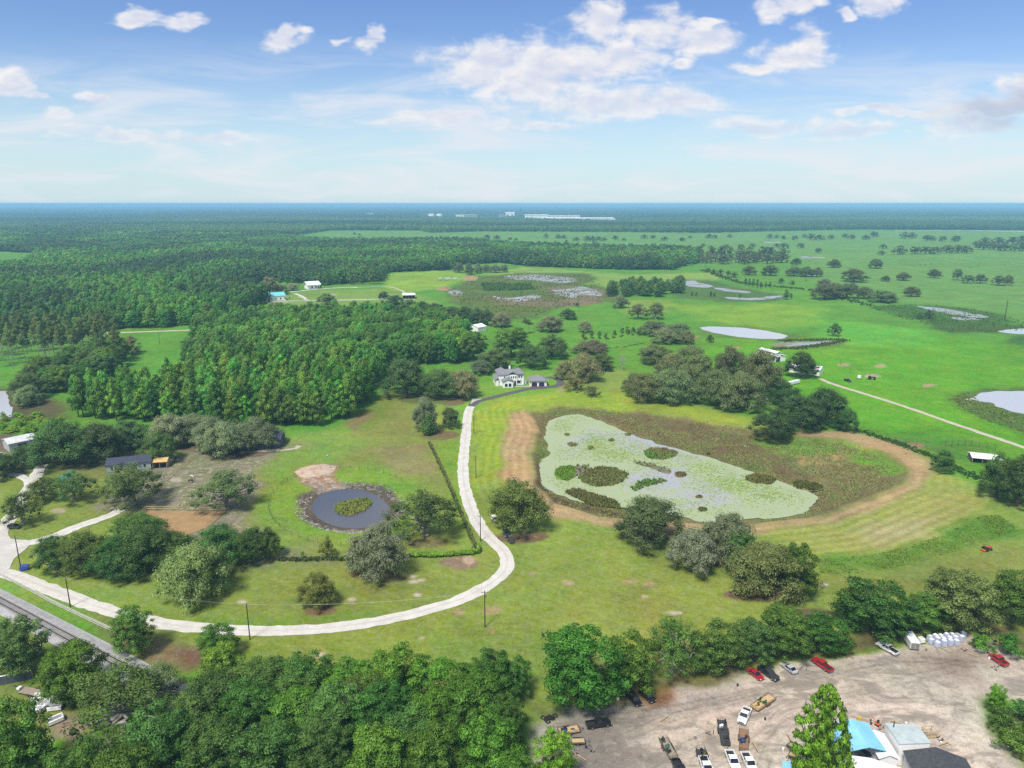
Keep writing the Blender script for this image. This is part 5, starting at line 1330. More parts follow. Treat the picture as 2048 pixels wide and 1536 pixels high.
simple_shed('metal_shed', (20,905), (76,893), 8, 3.0, 1.0, mat('grey_sheet_wall', (.4, .42, .42), .7), mat('dull_metal_roof', (.55, .57, .58), .5, var=.12, scale=.5), 'long white roofed metal shed behind trees at the left edge', ribs=8, doors=((4, 2.6, 2.4),))
simple_shed('dark_barn', (488,898), (561,896), 8, 3.0, 1.3, mat('dark_blue_wall', (.07, .08, .11), .8), ROOF_NAVY, 'dark roofed barn half hidden by the grey mossy oaks', 'barn')
simple_shed('stable', (534,603), (572,600.5), 16, 4.2, 2.6, WHITE, TURQ, 'white stable with a turquoise metal roof in the far paddock', 'barn', ribs=10, wins=tuple((x, 1.4, 1.2, 1.3) for x in (4, 8, 12, 16, 20)), doors=((2, 1.6, 2.6),))
simple_shed('farmhouse', (617,579), (639,577.5), 12, 4.4, 3.0, WHITE, WMETAL, 'white farmhouse with a broad pale roof at the edge of the far wood', 'house', axis='x', wins=((4, 1.2, 1.6, 1.8), (8, 1.2, 1.6, 1.8), (13, 1.2, 1.6, 1.8)), doors=((10.5, 1.6, 2.6),), over=1.6)
simple_shed('pole_barn', (806,598), (830,597.5), 12, 3.4, 1.2, mat('brown_boards', (.16, .12, .10), .9), WMETAL, 'low farm shed with a pale roof behind the dark oaks', openfront=True, posts=5)
simple_shed('cottage', (956,664), (972,661), 9, 3.0, 1.5, WHITE, WMETAL, 'small white roof showing between the oaks behind the house', 'shed')
simple_shed('pump_house', (60,1311), (74,1312), 1.3, 1.4, .05, GMETAL, WMETAL, 'tiny pale roofed hut beside the railway at the left', over=.15)
simple_shed('cattle_shed', (1944,926), (2004,932), 5.5, 1.9, .7, mat('old_boards', (.2, .16, .13), .9), WMETAL, 'low shed with a white metal roof among trees at the right edge', openfront=True, posts=4, ribs=10)
# --- ranch barn with monitor roof
a, b = P(1508, 717), P(1541, 725.5)
rb = empty('ranch_barn', a, ang(a, b)); L = (b - a).length
tag(rb, 'white barn with a raised monitor roof in the bright pasture', 'barn'); Dp = 11.0
MB().box(L * .45, 0, 0, L, Dp, 2.9).build('wall', WHITE, rb)
MB().box(0, 3.6, 0, L * .45 - .01, Dp, 2.9).build('stall_wall', WHITE, rb)
for k in range(4): MB().box(.1 + k * L * .14, .05, 0, .28 + k * L * .14, .2, 2.9).build('post', STEEL, rb)
MB().box(0, 3.8, 2.95, L, 7.2, 5.0).build('monitor_wall', WHITE, rb)
MB().prism([(-.5, 2.9), (3.79, 3.7), (3.79, 3.84), (-.5, 3.04)], -.4, L + .4, 'x').build('lower_roof', WMETAL, rb)
MB().prism([(7.21, 3.7), (Dp + .5, 2.9), (Dp + .5, 3.04), (7.21, 3.84)], -.4, L + .4, 'x').build('lower_roof', WMETAL, rb)
MB().gable(0, 3.8, L, 7.2, 5.02, .7, .5, 'x').build('monitor_roof', WMETAL, rb)
for k in range(5): window(rb, 1.5 + k * (L - 3) / 4, 3.79, 4.0, 1.0, .6)
window(rb, L * .62, -.005, 1.2, .9, .9); 
MB().box(L + .006, 4.0, .02, L + .06, 7.0, 2.7).build('barn_door', NAVY, rb)
rh = simple_shed('ranch_house', (1578,744), (1638,752), 8, 2.7, 1.4, WHITE, WMETAL, 'white ranch house mostly hidden by the big dark oak', 'house', wins=((3, .9, 1.2, 1.2), (8, .9, 1.2, 1.2), (13, .9, 1.2, 1.2)))
# --- sheds of the dirt yard
def ridge_shed(name, ra, rb_, zr, ze, hw, wall, roof, label, openfront=False, ribs=10, cat='shed', wz=None, lean=0.0, leanmat=None):
    """ra (far) and rb_ (near): pixels of the ridge ends at height zr"""
    a, b = P(*ra, zr), P(*rb_, zr); L = (b - a).length
    r = empty(name, (b.x, b.y, 0), ang(b, a)); tag(r, label, cat)   # local x runs from the near gable to the far one
    if openfront:
        for x in (.2, L * .5, L - .2):
            for y in (-hw + .15, hw - .15): MB().box(x - .06, y - .06, 0, x + .06, y + .06, ze).build('post', STEEL, r)
        for y in (-hw + .05, hw - .05): MB().beam((0, y, ze - .06), (L, y, ze - .06), .08, .12).build('eave_beam', STEEL, r)
    else:
        m = MB().box(0, -hw, 0, L, hw, ze); m.prism([(-hw, ze), (hw, ze), (0, zr - .05)], 0, L, 'x'); m.build('wall', wall, r)
    rf = MB().gable(0, -hw, L, hw, ze, zr - ze, .25, 'x', .08).build('roof', roof, r)
    for k in range(ribs):
        x = -.2 + (L + .4) * (k + .5) / ribs
        for s in (-1, 1): MB().bar((x, s * (hw + .25), ze + .09), (x, 0, zr + .09), .025, 4).build('roof_rib', roof, rf)
    if lean:
        MB().prism([(hw + .26, ze - .05), (hw + .26 + lean, ze - .55), (hw + .26 + lean, ze - .47), (hw + .26, ze + .03)], .2, L - .2, 'x').build('lean_to_roof', leanmat or roof, r)
        for x in (.5, L * .5, L - .5): MB().box(x - .05, hw + lean + .1, 0, x + .05, hw + lean + .2, ze - .5).build('post', STEEL, r)
    return r
cn = ridge_shed('metal_canopy', (1703,1441), (1737,1493), 4.2, 3.5, 2.5, WMETAL, BLUE, 'blue roofed open metal canopy right of the pyramid tree in the yard', True, 12, 'canopy', lean=2.2, leanmat=BLUE)
ridge_shed('garden_shed', (1750,1462), (1779,1509), 3.3, 2.6, 1.35, TRIM, WMETAL, 'narrow white gabled shed next to the blue canopy', ribs=9)
ridge_shed('shingle_house', (1872,1497), (1905,1560), 4.6, 3.2, 4.2, WHITE, ROOF_DARK, 'white walled building with a charcoal shingle roof at the bottom edge', ribs=0, cat='building')
def mono():
    c = [P(1769.5, 1447, 3.6), P(1835, 1451, 3.6), P(1862, 1487, 3.9), P(1799, 1489, 3.9)]
    r = empty('workshop', (c[0].x, c[0].y, 0)); tag(r, 'grey metal roofed workshop behind the charcoal roof', 'workshop')
    l = [p - Vector((c[0].x, c[0].y, 0)) for p in c]
    ins = sum(l, Vector()) / 4
    q = [p.lerp(ins, .04) for p in l]
    m = MB(); m.add([(p.x, p.y, 0) for p in q] + [(p.x, p.y, p.z - .02) for p in q], [(0,1,5,4),(1,2,6,5),(2,3,7,6),(3,0,4,7),(4,5,6,7),(3,2,1,0)]); m.build('wall', WHITE, r)
    m = MB(); m.add([(p.x, p.y, p.z) for p in l] + [(p.x, p.y, p.z + .1) for p in l], [(0,1,5,4),(1,2,6,5),(2,3,7,6),(3,0,4,7),(4,5,6,7),(3,2,1,0)]); ro = m.build('roof', GMETAL, r)
    for k in range(14):
        t = (k + .5) / 14; s, e = l[0].lerp(l[1], t), l[3].lerp(l[2], t)
        MB().bar(s + Vector((0, 0, .11)), e + Vector((0, 0, .11)), .025, 4).build('roof_rib', GMETAL, ro)
    d0, d1 = q[0].lerp(q[3], .55), q[0].lerp(q[3], .8); n = (d1 - d0).cross(Vector((0, 0, 1))).normalized() * -.04
    m = MB(); m.add([(d0 + n)[:2] + (0.02,) if False else (d0.x + n.x, d0.y + n.y, .02), (d1.x + n.x, d1.y + n.y, .02), (d1.x + n.x, d1.y + n.y, 2.1), (d0.x + n.x, d0.y + n.y, 2.1),
        (d0.x + n.x * .2, d0.y + n.y * .2, .02), (d1.x + n.x * .2, d1.y + n.y * .2, .02), (d1.x + n.x * .2, d1.y + n.y * .2, 2.1), (d0.x + n.x * .2, d0.y + n.y * .2, 2.1)], [(0,1,2,3),(4,7,6,5),(0,4,5,1),(1,5,6,2),(2,6,7,3),(3,7,4,0)]); m.build('door', STEEL, r)
mono()
ridge_shed('white_canopy', (1741,1519), (1752,1580), 3.4, 2.8, 4.6, WMETAL, WMETAL, 'white metal roof peeking in at the bottom edge below the blue canopy', True, 10, 'canopy')
ridge_shed('blue_canopy', (1592,1526), (1600,1580), 2.9, 2.5, 1.7, BLUE, BLUE, 'corner of a blue metal roof left of the pyramid tree at the bottom edge', True, 5, 'canopy')
# tarpaulin tunnel and arena-side things
a, b = P(118, 967), P(141, 951); tn = empty('tarp_tunnel', a, ang(a, b)); tag(tn, 'green tarpaulin covered hoop tunnel left of the mobile home', 'tunnel')
LT = (b - a).length; n = 10
prof = [(1.4 * math.cos(math.pi * i / n), 1.7 * math.sin(math.pi * i / n)) for i in range(n + 1)]
MB().prism(prof, 0, LT, 'x').build('cover', mat('green_tarp', (.06, .38, .27), .5, var=.12, scale=1.5), tn)
for k in range(5):
    x = -.02 + (LT + .04) * k / 4
    m = MB()
    for i in range(n): m.bar((x, prof[i][0] * 1.03, prof[i][1] * 1.03), (x, prof[i + 1][0] * 1.03, prof[i + 1][1] * 1.03), .04, 4)
    m.build('hoop', STEEL, tn)
# ------------------------------------------------------------------ vehicles
PAINT = {}
def paint(c, name):
    if name not in PAINT:
        m = mat('paint_' + name, c, .28, .0, .6, var=.05, scale=1.2); PAINT[name] = m
        m.node_tree.nodes['Principled BSDF'].inputs['Coat Weight'].default_value = .4
    return PAINT[name]
PW, PB, PR, PS, PG = paint((.78,.79,.80),'white'), paint((.014,.015,.018),'black'), paint((.36,.012,.025),'red'), paint((.40,.42,.44),'silver'), paint((.035,.04,.045),'charcoal')
HEAD = mat('lamp_glass', (.75, .77, .8), .1, var=.02); TAIL = mat('tail_lamp', (.30, .01, .01), .2, var=.05); RIM = mat('wheel_rim', (.45, .46, .48), .35, .8, var=.1)
def wheel(parent, x, y, r=.38, w=.26):
    t = MB().cyl((x, y - w / 2, r), r, w, 16, 'y').build('wheel', BLACK, parent, .03)
    MB().cyl((x, y - w / 2 - .012, r), r * .6, w + .024, 10, 'y').build('rim', RIM, t)
def loft(prof_lo, prof_hi):
    pass
def cab(parent, pts, hw, top, pm, inset=.16):
    """glass house: pts = (x at base front, x at top front, x at top rear, x at base rear), base z, roof in paint"""
    xf, tf, tr_, xr, z0, z1 = pts
    m = MB(); w0, w1 = hw - .04, hw - inset
    m.add([(xf,-w0,z0),(xf,w0,z0),(xr,w0,z0),(xr,-w0,z0),(tf,-w1,z1),(tf,w1,z1),(tr_,w1,z1),(tr_,-w1,z1)], [(3,2,1,0),(4,5,6,7),(0,1,5,4),(1,2,6,5),(2,3,7,6),(3,0,4,7)])
    m.build('window_glass', GLASS, parent)
    m = MB(); m.add([(tf+.03,-w1-.02,z1),(tf+.03,w1+.02,z1),(tr_-.03,w1+.02,z1),(tr_-.03,-w1-.02,z1),(tf-.12,-w1+.06,z1+.07),(tf-.12,w1-.06,z1+.07),(tr_+.12,w1-.06,z1+.07),(tr_+.12,-w1+.06,z1+.07)], [(3,2,1,0),(4,5,6,7),(0,1,5,4),(1,2,6,5),(2,3,7,6),(3,0,4,7)])
    m.build('cab_roof', pm, parent)
    mid = (tf + tr_) / 2; midb = (xf * .45 + xr * .55)
    for s in (-1, 1):
        m = MB()
        for (xa, xb) in ((xf, tf), (midb, mid), (xr, tr_)): m.bar((xa, s * (w0 + .012), z0), (xb, s * (w1 + .012), z1 + .02), .05, 4)
        m.build('pillar', pm, parent)
def pickup(pa, pb, pm, label, group=None, bed='open', Lm=5.7, cat='pickup truck'):
    """pa rear, pb front pixel"""
    c, rz, _ = between(pa, pb); r = empty('pickup_truck', c, rz, (VS, VS, VS)); tag(r, label, cat, group)
    h = Lm / 2; W = .98
    m = MB().prism([(-.78, .42), (h - .1, .42), (h, .62), (h - .04, .98), (h - .25, 1.10), (1.25, 1.20), (-.78, 1.18)], -W, W, 'y'); m.build('body', pm, r, .05)
    m = MB().prism([(-h, .52), (-.785, .52), (-.785, 1.18), (-h + .02, 1.15)], -W, -W + .12, 'y'); m.build('bed_side', pm, r, .03)
    m = MB().prism([(-h, .52), (-.785, .52), (-.785, 1.18), (-h + .02, 1.15)], W - .12, W, 'y'); m.build('bed_side', pm, r, .03)
    MB().box(-h, -W + .13, .55, -h + .08, W - .13, 1.13).build('tailgate', pm, r, .02)
    MB().box(-h + .09, -W + .13, .55, -.79, W - .13, .68 if bed == 'open' else 1.12).build('bed_floor' if bed == 'open' else 'bed_cover', BLACK, r)
    cab(r, (1.3, .62, -.55, -.76, 1.19, 1.78), W, 0, pm)
    MB().box(h - .02, -W + .1, .40, h + .10, W - .1, .60).build('front_bumper', STEEL if pm is not PW else RIM, r, .03)
    MB().box(-h - .12, -W + .1, .42, -h - .005, W - .1, .58).build('rear_bumper', RIM, r, .03)
    MB().box(h + .001, -.55, .66, h + .03, .55, .92).build('grille', STEEL, r)
    for s in (-1, 1):
        MB().box(h - .06, s * .80 - .16, .70, h + .012, s * .80 + .16, .92).build('headlight', HEAD, r)
        MB().box(-h - .02, s * .90 - .07, .72, -h + .05, s * .90 + .07, 1.06).build('tail_light', TAIL, r)
        MB().box(.72, s * 1.08 - .1, 1.14, .86, s * 1.08 + .1, 1.30).build('mirror', pm, r)
        for x in (h - .95, -h + 1.15): wheel(r, x, s * .86, .40)
    return r
def car(pa, pb, pm, label, group=None, kind='sedan', Lm=4.6, cat='car'):
    c, rz, _ = between(pa, pb); r = empty('car', c, rz, (VS, VS, VS)); tag(r, label, cat, group)
    h = Lm / 2; W = .90
    if kind == 'sedan':
        MB().prism([(-h, .38), (h - .1, .34), (h, .55), (h - .1, .74), (1.0, .92), (-1.6, .95), (-h + .05, .86)], -W, W, 'y').build('body', pm, r, .06)
        cab(r, (1.05, .25, -.95, -1.70, .92, 1.38), W, 0, pm)
    else:
        MB().prism([(-h, .42), (h - .1, .40), (h, .62), (h - .08, .92), (1.15, 1.05), (-h + .04, 1.05)], -W, W, 'y').build('body', pm, r, .06)
        cab(r, (1.15, .5, -1.75, -h + .12, 1.05, 1.66), W, 0, pm)
    for s in (-1, 1):
        MB().box(h - .22, s * .66 - .17, .58, h - .02, s * .66 + .17, .74).build('headlight', HEAD, r)
        MB().box(-h - .02, s * .70 - .14, .66, -h + .06, s * .70 + .14, .82).build('tail_light', TAIL, r)
        MB().box(.62, s * .98 - .08, .95, .76, s * .98 + .08, 1.08).build('mirror', pm, r)
        for x in (h - .85, -h + .85): wheel(r, x, s * .80, .33, .22)
    return r
pickup((1496,1419), (1481,1453.5), PW, 'white work pickup in the middle of the yard hitched to the loaded trailer')
pickup((1171,1456), (1222,1448), PB, 'black pickup at the left of the yard hitched to a timber trailer')
pickup((1521,1340), (1552,1362), PG, 'black pickup parked right of the red car at the tree belt', bed='cover')
pickup((1792,1311), (1757,1291), PW, 'white pickup with a dark bed cover parked left of the enclosed trailer', bed='cover')
pickup((1657,1343), (1631,1325), PR, 'red pickup parked alone at the yard edge')
pickup((1457,1507), (1473,1547), PW, 'white pickup below the long box trailer, left of two at the bottom edge')
pickup((1489,1512), (1507,1550), PW, 'white pickup below the rusty trailer, right of two at the bottom edge')
pickup((1405,1520), (1420,1560), PW, 'white pickup at the bottom edge under the small mesh trailer')
pickup((1351,1528), (1370,1565), PB, 'dark pickup just showing at the bottom edge')
pickup((1686,759.5), (1704,766), PB, 'black pickup parked on the ranch grass beside the farm track')
pickup((1010,1062), (1016,1078), PG, 'dark pickup under the oak at the drive bend', bed='open', Lm=5.2)
car((1498,1343), (1524,1362), PR, 'dark red car left of the black pickup at the tree belt')
car((1590,1349), (1566,1331), PS, 'silver grey sedan at the tree belt between black and red pickups')
car((1260,1393), (1277,1413), PB, 'black car with a pale bonnet, left of two under the trees', kind='suv')
car((1287,1390), (1302,1403), PB, 'black car, right of two under the trees', kind='suv')
car((342,920), (356,923), PS, 'silver sedan parked beside the timber shed')
car((984,1036), (994,1047), PW, 'white buggy-sized car on the grass left of the drive-bend oak', kind='suv', Lm=3.2)
car((22,1056), (36,1057), PG, 'dark car under the grey oak at the lane junction', kind='suv')
car((8,912), (-8,910), PW, 'white car at the left edge below the metal shed')
# trailers
def utility_trailer(pa, pb, label, deck=TAN, frame=STEEL, W=2.0, Lm=None, sides=.55, name='utility_trailer', cat='trailer', mesh=True):
    c, rz, L = between(pa, pb); L = (Lm or L) / VS; r = empty(name, c, rz, (VS, VS, VS)); tag(r, label, cat)
    z = .55; n = 7
    for k in range(n): MB().box(-L / 2 + .03, -W / 2 + W * k / n + .012, z, L / 2 - .03, -W / 2 + W * (k + 1) / n - .012, z + .05).build('plank', deck, r)
    fr = MB()
    for s in (-1, 1): fr.beam((-L / 2, s * W / 2, z - .04), (L / 2, s * W / 2, z - .04), .08, .12)
    for x in (-L / 2, L / 2): fr.beam((x, -W / 2, z - .04), (x, W / 2, z - .04), .08, .12)
    fr.build('frame', frame, r)
    if sides:
        for s in (-1, 1):
            m = MB().beam((-L / 2, s * W / 2, z + sides), (L / 2, s * W / 2, z + sides), .06, .06)
            m.beam((-L / 2, s * W / 2, z + sides * .5), (L / 2, s * W / 2, z + sides * .5), .03, .05)
            for k in range(6): x = -L / 2 + L * k / 5; m.bar((x, s * W / 2, z), (x, s * W / 2, z + sides), .03, 4)
            m.build('side_rail', frame, r)
        m = MB().beam((L / 2, -W / 2, z + sides), (L / 2, W / 2, z + sides), .06, .06)
        for k in range(4): y = -W / 2 + W * k / 3; m.bar((L / 2, y, z), (L / 2, y, z + sides), .03, 4)
        m.build('front_rail', frame, r)
        m = MB()
        for k in range(6): y = -W / 2 + W * k / 5; m.bar((-L / 2, y, z), (-L / 2 - .05, y, z + sides * 1.3), .025, 4)
        for q in (0, .5, 1): m.bar((-L / 2 - .05 * q, -W / 2, z + sides * 1.3 * q), (-L / 2 - .05 * q, W / 2, z + sides * 1.3 * q), .025, 4)
        m.build('ramp_gate', frame, r)
    m = MB()
    for s in (-1, 1): m.bar((L / 2, s * W * .35, z - .05), (L / 2 + 1.2, 0, z - .08), .05, 4)
    m.build('tongue', frame, r)
    MB().bar((L / 2 + 1.0, .12, .05), (L / 2 + 1.0, .12, z + .25), .035, 5).build('jack', STEEL, r)
    for s in (-1, 1):
        for dx in ((-.4, .4) if L > 3.4 else (0,)): wheel(r, -L * .06 + dx, s * (W / 2 + .16), .33, .2)
        MB().box(-L * .06 - .85, s * (W / 2 + .16) - .13, .70, -L * .06 + .85, s * (W / 2 + .16) + .13, .74).build('mudguard', frame, r)
    return r, L
def load(rt, L, seed, n, cols, lab):
    """loose gear lying on a trailer: each piece a thing"""
    rng = np.random.default_rng(seed); k = 0
    for i in range(n):
        x, y = rng.uniform(-L * .4, L * .4), rng.uniform(-.55, .55)
        p = rt.matrix_basis @ Vector((x, y, .605))
        t = i % 3
        if t == 0:   # riding mower / engine: body, seat, wheels
            o = empty('mower', p, rng.uniform(0, 6)); MB().box(-.5, -.3, .16, .45, .3, .42).build('body', cols[i % len(cols)], o, .05)
            MB().box(-.35, -.2, .425, -.05, .2, .52).build('seat', BLACK, o, .04); MB().box(-.42, -.2, .525, -.34, .2, .85).build('seat_back', BLACK, o)
            for s in (-1, 1): MB().cyl((-.3, s * .36 - .07, .22), .22, .14, 10, 'y').build('wheel', BLACK, o); MB().cyl((.38, s * .33 - .05, .14), .14, .1, 10, 'y').build('wheel', BLACK, o)
            nm, ct = 'mower', 'mower'
        elif t == 1:
            o = empty('barrel', p, 0); MB().cyl((0, 0, 0), .28, .62, 12).build('drum', cols[i % len(cols)], o, .03)
            for zz in (.2, .42): MB().cyl((0, 0, zz), .292, .03, 12).build('hoop', STEEL, o)
            nm, ct = 'barrel', 'barrel'
        else:
            o = empty('toolbox', p, rng.uniform(0, 3)); MB().box(-.45, -.22, 0, .45, .22, .34).build('box', cols[i % len(cols)], o, .02); MB().box(-.46, -.23, .345, .46, .23, .40).build('lid', STEEL, o, .01)
            nm, ct = 'toolbox', 'toolbox'
        o.scale = (VS, VS, VS)
        tag(o, '%s on %s' % ({'mower': 'small mower', 'barrel': 'round drum', 'toolbox': 'lidded box'}[nm], lab), ct, 'gear on ' + lab)
GR_, BL_, YE_, WH_ = paint((.03,.16,.07),'green'), paint((.03,.09,.32),'blue'), paint((.5,.36,.04),'yellow'), PW
r, L = utility_trailer((1544,1397), (1508,1421), 'loaded utility trailer with brown mesh sides behind the white work pickup', frame=RUST, W=2.1); load(r, L, 1, 6, [GR_, YE_, PG], 'the trailer behind the white work pickup')
r, L = utility_trailer((1117,1468), (1157,1461), 'timber decked trailer behind the black pickup', frame=RUST, W=2.0); load(r, L, 2, 4, [BL_, PG, WH_], 'the timber trailer behind the black pickup')
utility_trailer((1143,1487), (1169,1486), 'small empty plank trailer below the timber decked one', frame=STEEL, W=1.5, sides=.3)
r, L = utility_trailer((1325,1480), (1347,1520), 'long trailer of pale planks standing alone in the left part of the yard', deck=WOOD, W=1.9); load(r, L, 3, 5, [PG, GR_, PG], 'the long pale plank trailer')
r, L = utility_trailer((1400,1503), (1408,1524), 'short dark mesh trailer full of gear behind the bottom white pickup', deck=STEEL, W=1.9, sides=.8); load(r, L, 4, 7, [PG, PB, YE_], 'the short dark mesh trailer')
r, L = utility_trailer((1442,1444), (1451,1494), 'long dark trailer with a white tank at its nose', deck=STEEL, W=1.9); load(r, L, 5, 6, [PG, WH_, PG], 'the long dark trailer')
r, L = utility_trailer((1487,1462), (1487,1505), 'rust brown trailer right of the long dark one', deck=mat('rust_planks', (.26, .15, .09), .9, var=.2, scale=3), frame=RUST, W=1.9); load(r, L, 6, 4, [BL_, PG, PG], 'the rust brown trailer')
utility_trailer((1577,1492), (1590,1500), 'small trailer half hidden behind the pyramid tree', deck=WOOD, W=1.5, sides=.3)
utility_trailer((1578,1512), (1594,1518), 'second small trailer beneath the one by the pyramid tree', deck=TAN, W=1.5, sides=.3)
utility_trailer((1020,1076), (1024,1088), 'dark flat trailer behind the pickup under the drive-bend oak', deck=STEEL, W=1.8, sides=0)
def box_trailer(pa, pb, label, pm, hgt=2.3, W=2.2, name='enclosed_trailer', stripe=None):
    c, rz, L = between(pa, pb); L /= VS; r = empty(name, c, rz, (VS, VS, VS)); tag(r, label, 'trailer')
    MB().box(-L / 2, -W / 2, .5, L / 2, W / 2, hgt).build('body', pm, r, .05)
    MB().box(-L / 2 - .02, -W / 2 - .02, hgt + .005, L / 2 + .02, W / 2 + .02, hgt + .06).build('roof', WMETAL, r)
    MB().box(-L / 2 - .05, -W / 2 + .1, .6, -L / 2 - .006, -.03, hgt - .12).build('rear_door', RIM, r); MB().box(-L / 2 - .05, .03, .6, -L / 2 - .006, W / 2 - .1, hgt - .12).build('rear_door', RIM, r)
    m = MB()
    for s in (-1, 1): m.bar((L / 2, s * .6, .48), (L / 2 + 1.2, 0, .45), .05, 4)
    m.build('tongue', STEEL, r)
    for s in (-1, 1):
        MB().box(-1.0, s * (W / 2) - (0 if s > 0 else .2), .62, 1.0, s * (W / 2) + (.2 if s > 0 else 0), .68).build('mudguard', STEEL, r)
        for x in (-.45, .45): wheel(r, x, s * (W / 2 - .1), .33, .2)
        if stripe: MB().box(-L / 2 + .1, s * (W / 2 + .006) - .004, 1.2, L / 2 - .1, s * (W / 2 + .006) + .004, 1.4).build('stripe', stripe, r)
    return r
box_trailer((1829,1302), (1813,1278), 'white enclosed cargo trailer right of the parked white pickup', PW, 2.4, 2.3)
box_trailer((1577,771), (1597,766.5), 'white livestock trailer beside the long grove by the ranch', PW, 2.4, 2.0, 'livestock_trailer', stripe=TURQ)
for k, (x0, x1) in enumerate(((876, 884), (889, 899), (906, 914))):
    box_trailer((x0, 561), (x1, 560), ['left', 'middle', 'right'][k] + ' one of three white caravans on the yellow paddock', PW, 3.4, 3.0, 'caravan', stripe=PG if k == 1 else None)
# gooseneck flat trailer and white scrap at the lower left
r, L = utility_trailer((86,1392), (44,1383), 'black gooseneck flat trailer by the chain link fence', deck=WOOD, frame=STEEL, W=2.2, sides=0)
MB().box(L / 2 + .2, -.5, .62, L / 2 + 1.0, .5, 1.15).build('white_toolbox', PW, r, .04)
MB().beam((L / 2, 0, .6), (L / 2 + 2.2, 0, 1.3), .2, .25).build('gooseneck', STEEL, r)
def truck_body(px, py, rz, label):
    r = empty('service_body', P(px, py), rz, (VS, VS, VS)); tag(r, label, 'truck bed', 'white service bodies by the fence')
    MB().box(-1.5, -1.0, .3, 1.5, -.62, 1.2).build('side_bin', PW, r, .03); MB().box(-1.5, .62, .3, 1.5, 1.0, 1.2).build('side_bin', PW, r, .03)
    MB().box(-1.5, -.61, .3, 1.5, .61, .5).build('bed_floor', RIM, r); MB().box(1.4, -.6, .51, 1.5, .6, 1.35).build('head_board', PW, r)
    for s in (-1, 1):
        for x in (-.9, 0, .9): MB().box(x - .38, s * 1.0 - .012 + s * .012, .4, x + .38, s * 1.0 + .012 + s * .012, 1.1).build('bin_door', TRIM, r)
    MB().box(-1.4, -.8, 0, 1.4, -.7, .29).build('skid', WOOD, r); MB().box(-1.4, .7, 0, 1.4, .8, .29).build('skid', WOOD, r)
for i, (x, y, a) in enumerate([(80,1399,.1),(102,1402,-.3),(88,1413,.5),(112,1418,.2),(78,1422,-.2),(118,1388,.6),(128,1404,.1)]):
    truck_body(x, y, a, 'discarded white truck service body in the heap under the lower left trees')
truck_body(112, 1444, .8, 'single white truck service body below the heap at the lower left')
# wrapped pallets
WRAP = mat('pale_shrink_wrap', (.50, .54, .66), .35, var=.12, scale=3, alt=(.34, .40, .56)); k = 0
for row, (x0, y0, x1, y1, n) in enumerate([(1858,1282,1925,1276,7),(1862,1288,1922,1283,6),(1874,1294,1912,1290,4)]):
    for i in range(n):
        x = x0 + (x1 - x0) * i / (n - 1); y = y0 + (y1 - y0) * i / (n - 1)
        r = empty('pallet', P(x, y), .3 + random.uniform(-.1, .1), (.85, .85, .85)); tag(r, 'pale blue shrink wrapped pallet in the stacked rows at the top of the yard', 'pallet', 'wrapped pallets')
        for q in (-.4, 0, .4): MB().box(-.5, q - .05, 0, .5, q + .05, .11).build('runner', WOOD, r)
        for q in range(5): MB().box(-.5 + q * .21, -.5, .112, -.34 + q * .21, .5, .132).build('slat', TAN, r)
        hh = random.uniform(1.15, 1.6)
        MB().box(-.48, -.48, .135, .48, .48, .135 + hh).build('wrapped_load', WRAP, r, .08)
        MB().box(-.40, -.40, .136 + hh, .40, .40, .17 + hh).build('top_sheet', TRIM, r)
r = empty('tote', P(1842, 1285), .2); tag(r, 'white square tank between the enclosed trailer and the pallets', 'tank')
MB().box(-.5, -.5, .15, .5, .5, 1.1).build('tank', PW, r, .08); MB().box(-.52, -.52, 0, .52, .52, .145).build('base', STEEL, r); MB().cyl((0, 0, 1.1), .12, .08, 10).build('cap', RIM, r)
r = empty('bathtub', P(1964, 1301), .7); tag(r, 'white tub lying near the right bank of the yard', 'tub')
MB().add([(-.8,-.4,0),(.8,-.4,0),(.8,.4,0),(-.8,.4,0),(-.95,-.5,.55),(.95,-.5,.55),(.95,.5,.55),(-.95,.5,.55),(-.8,-.36,.55),(.8,-.36,.55),(.8,.36,.55),(-.8,.36,.55),(-.65,-.28,.2),(.65,-.28,.2),(.65,.28,.2),(-.65,.28,.2)],
    [(3,2,1,0),(0,1,5,4),(1,2,6,5),(2,3,7,6),(3,0,4,7),(4,5,9,8),(5,6,10,9),(6,7,11,10),(7,4,8,11),(8,9,13,12),(9,10,14,13),(10,11,15,14),(11,8,12,15),(12,13,14,15)]).build('shell', PW, r)
pickup((2003,1329), (1990,1320), PR, 'red pickup half lost in the weeds at the right bank of the yard', Lm=4.6)
r = empty('pipe_rack', P(1960, 1290), .5); tag(r, 'low rack of rusty pipes right of the pallets', 'rack')
for q in range(6): MB().bar((-2, q * .22, .3), (2, q * .22, .3), .06, 6).build('pipe', RUST, r)
for x in (-1.3, 1.3): MB().box(x - .08, -.2, 0, x + .08, 1.4, .23).build('bearer', WOOD, r)
# timber crate frame, orange machine, yellow bin, stacked tyres
r = empty('crate_frame', P(1858, 1471), .15); tag(r, 'open wooden crate frame right of the workshop', 'crate')
for x in (-.85, .85):
    for y in (-.65, .65): MB().box(x - .06, y - .06, 0, x + .06, y + .06, 1.3).build('post', TAN, r)
for z in (.15, 1.24):
    for y in (-.65, .65): MB().box(-.79, y - .04, z, .79, y + .04, z + .1).build('rail', TAN, r)
    for x in (-.85, .85): MB().box(x - .04, -.59, z, x + .04, .59, z + .1).build('rail', TAN, r)
MB().box(-.78, -.58, .05, .78, .58, .13).build('base', WOOD, r)
ORANGE = paint((.62, .12, .02), 'orange')
r = empty('mini_excavator', P(1755, 1451), 2.2, (.6, .6, .6)); tag(r, 'small orange digger behind the white gabled shed', 'digger')
for s in (-1, 1): MB().box(-.7, s * .45 - .12, 0, .7, s * .45 + .12, .34).build('track', BLACK, r, .08)
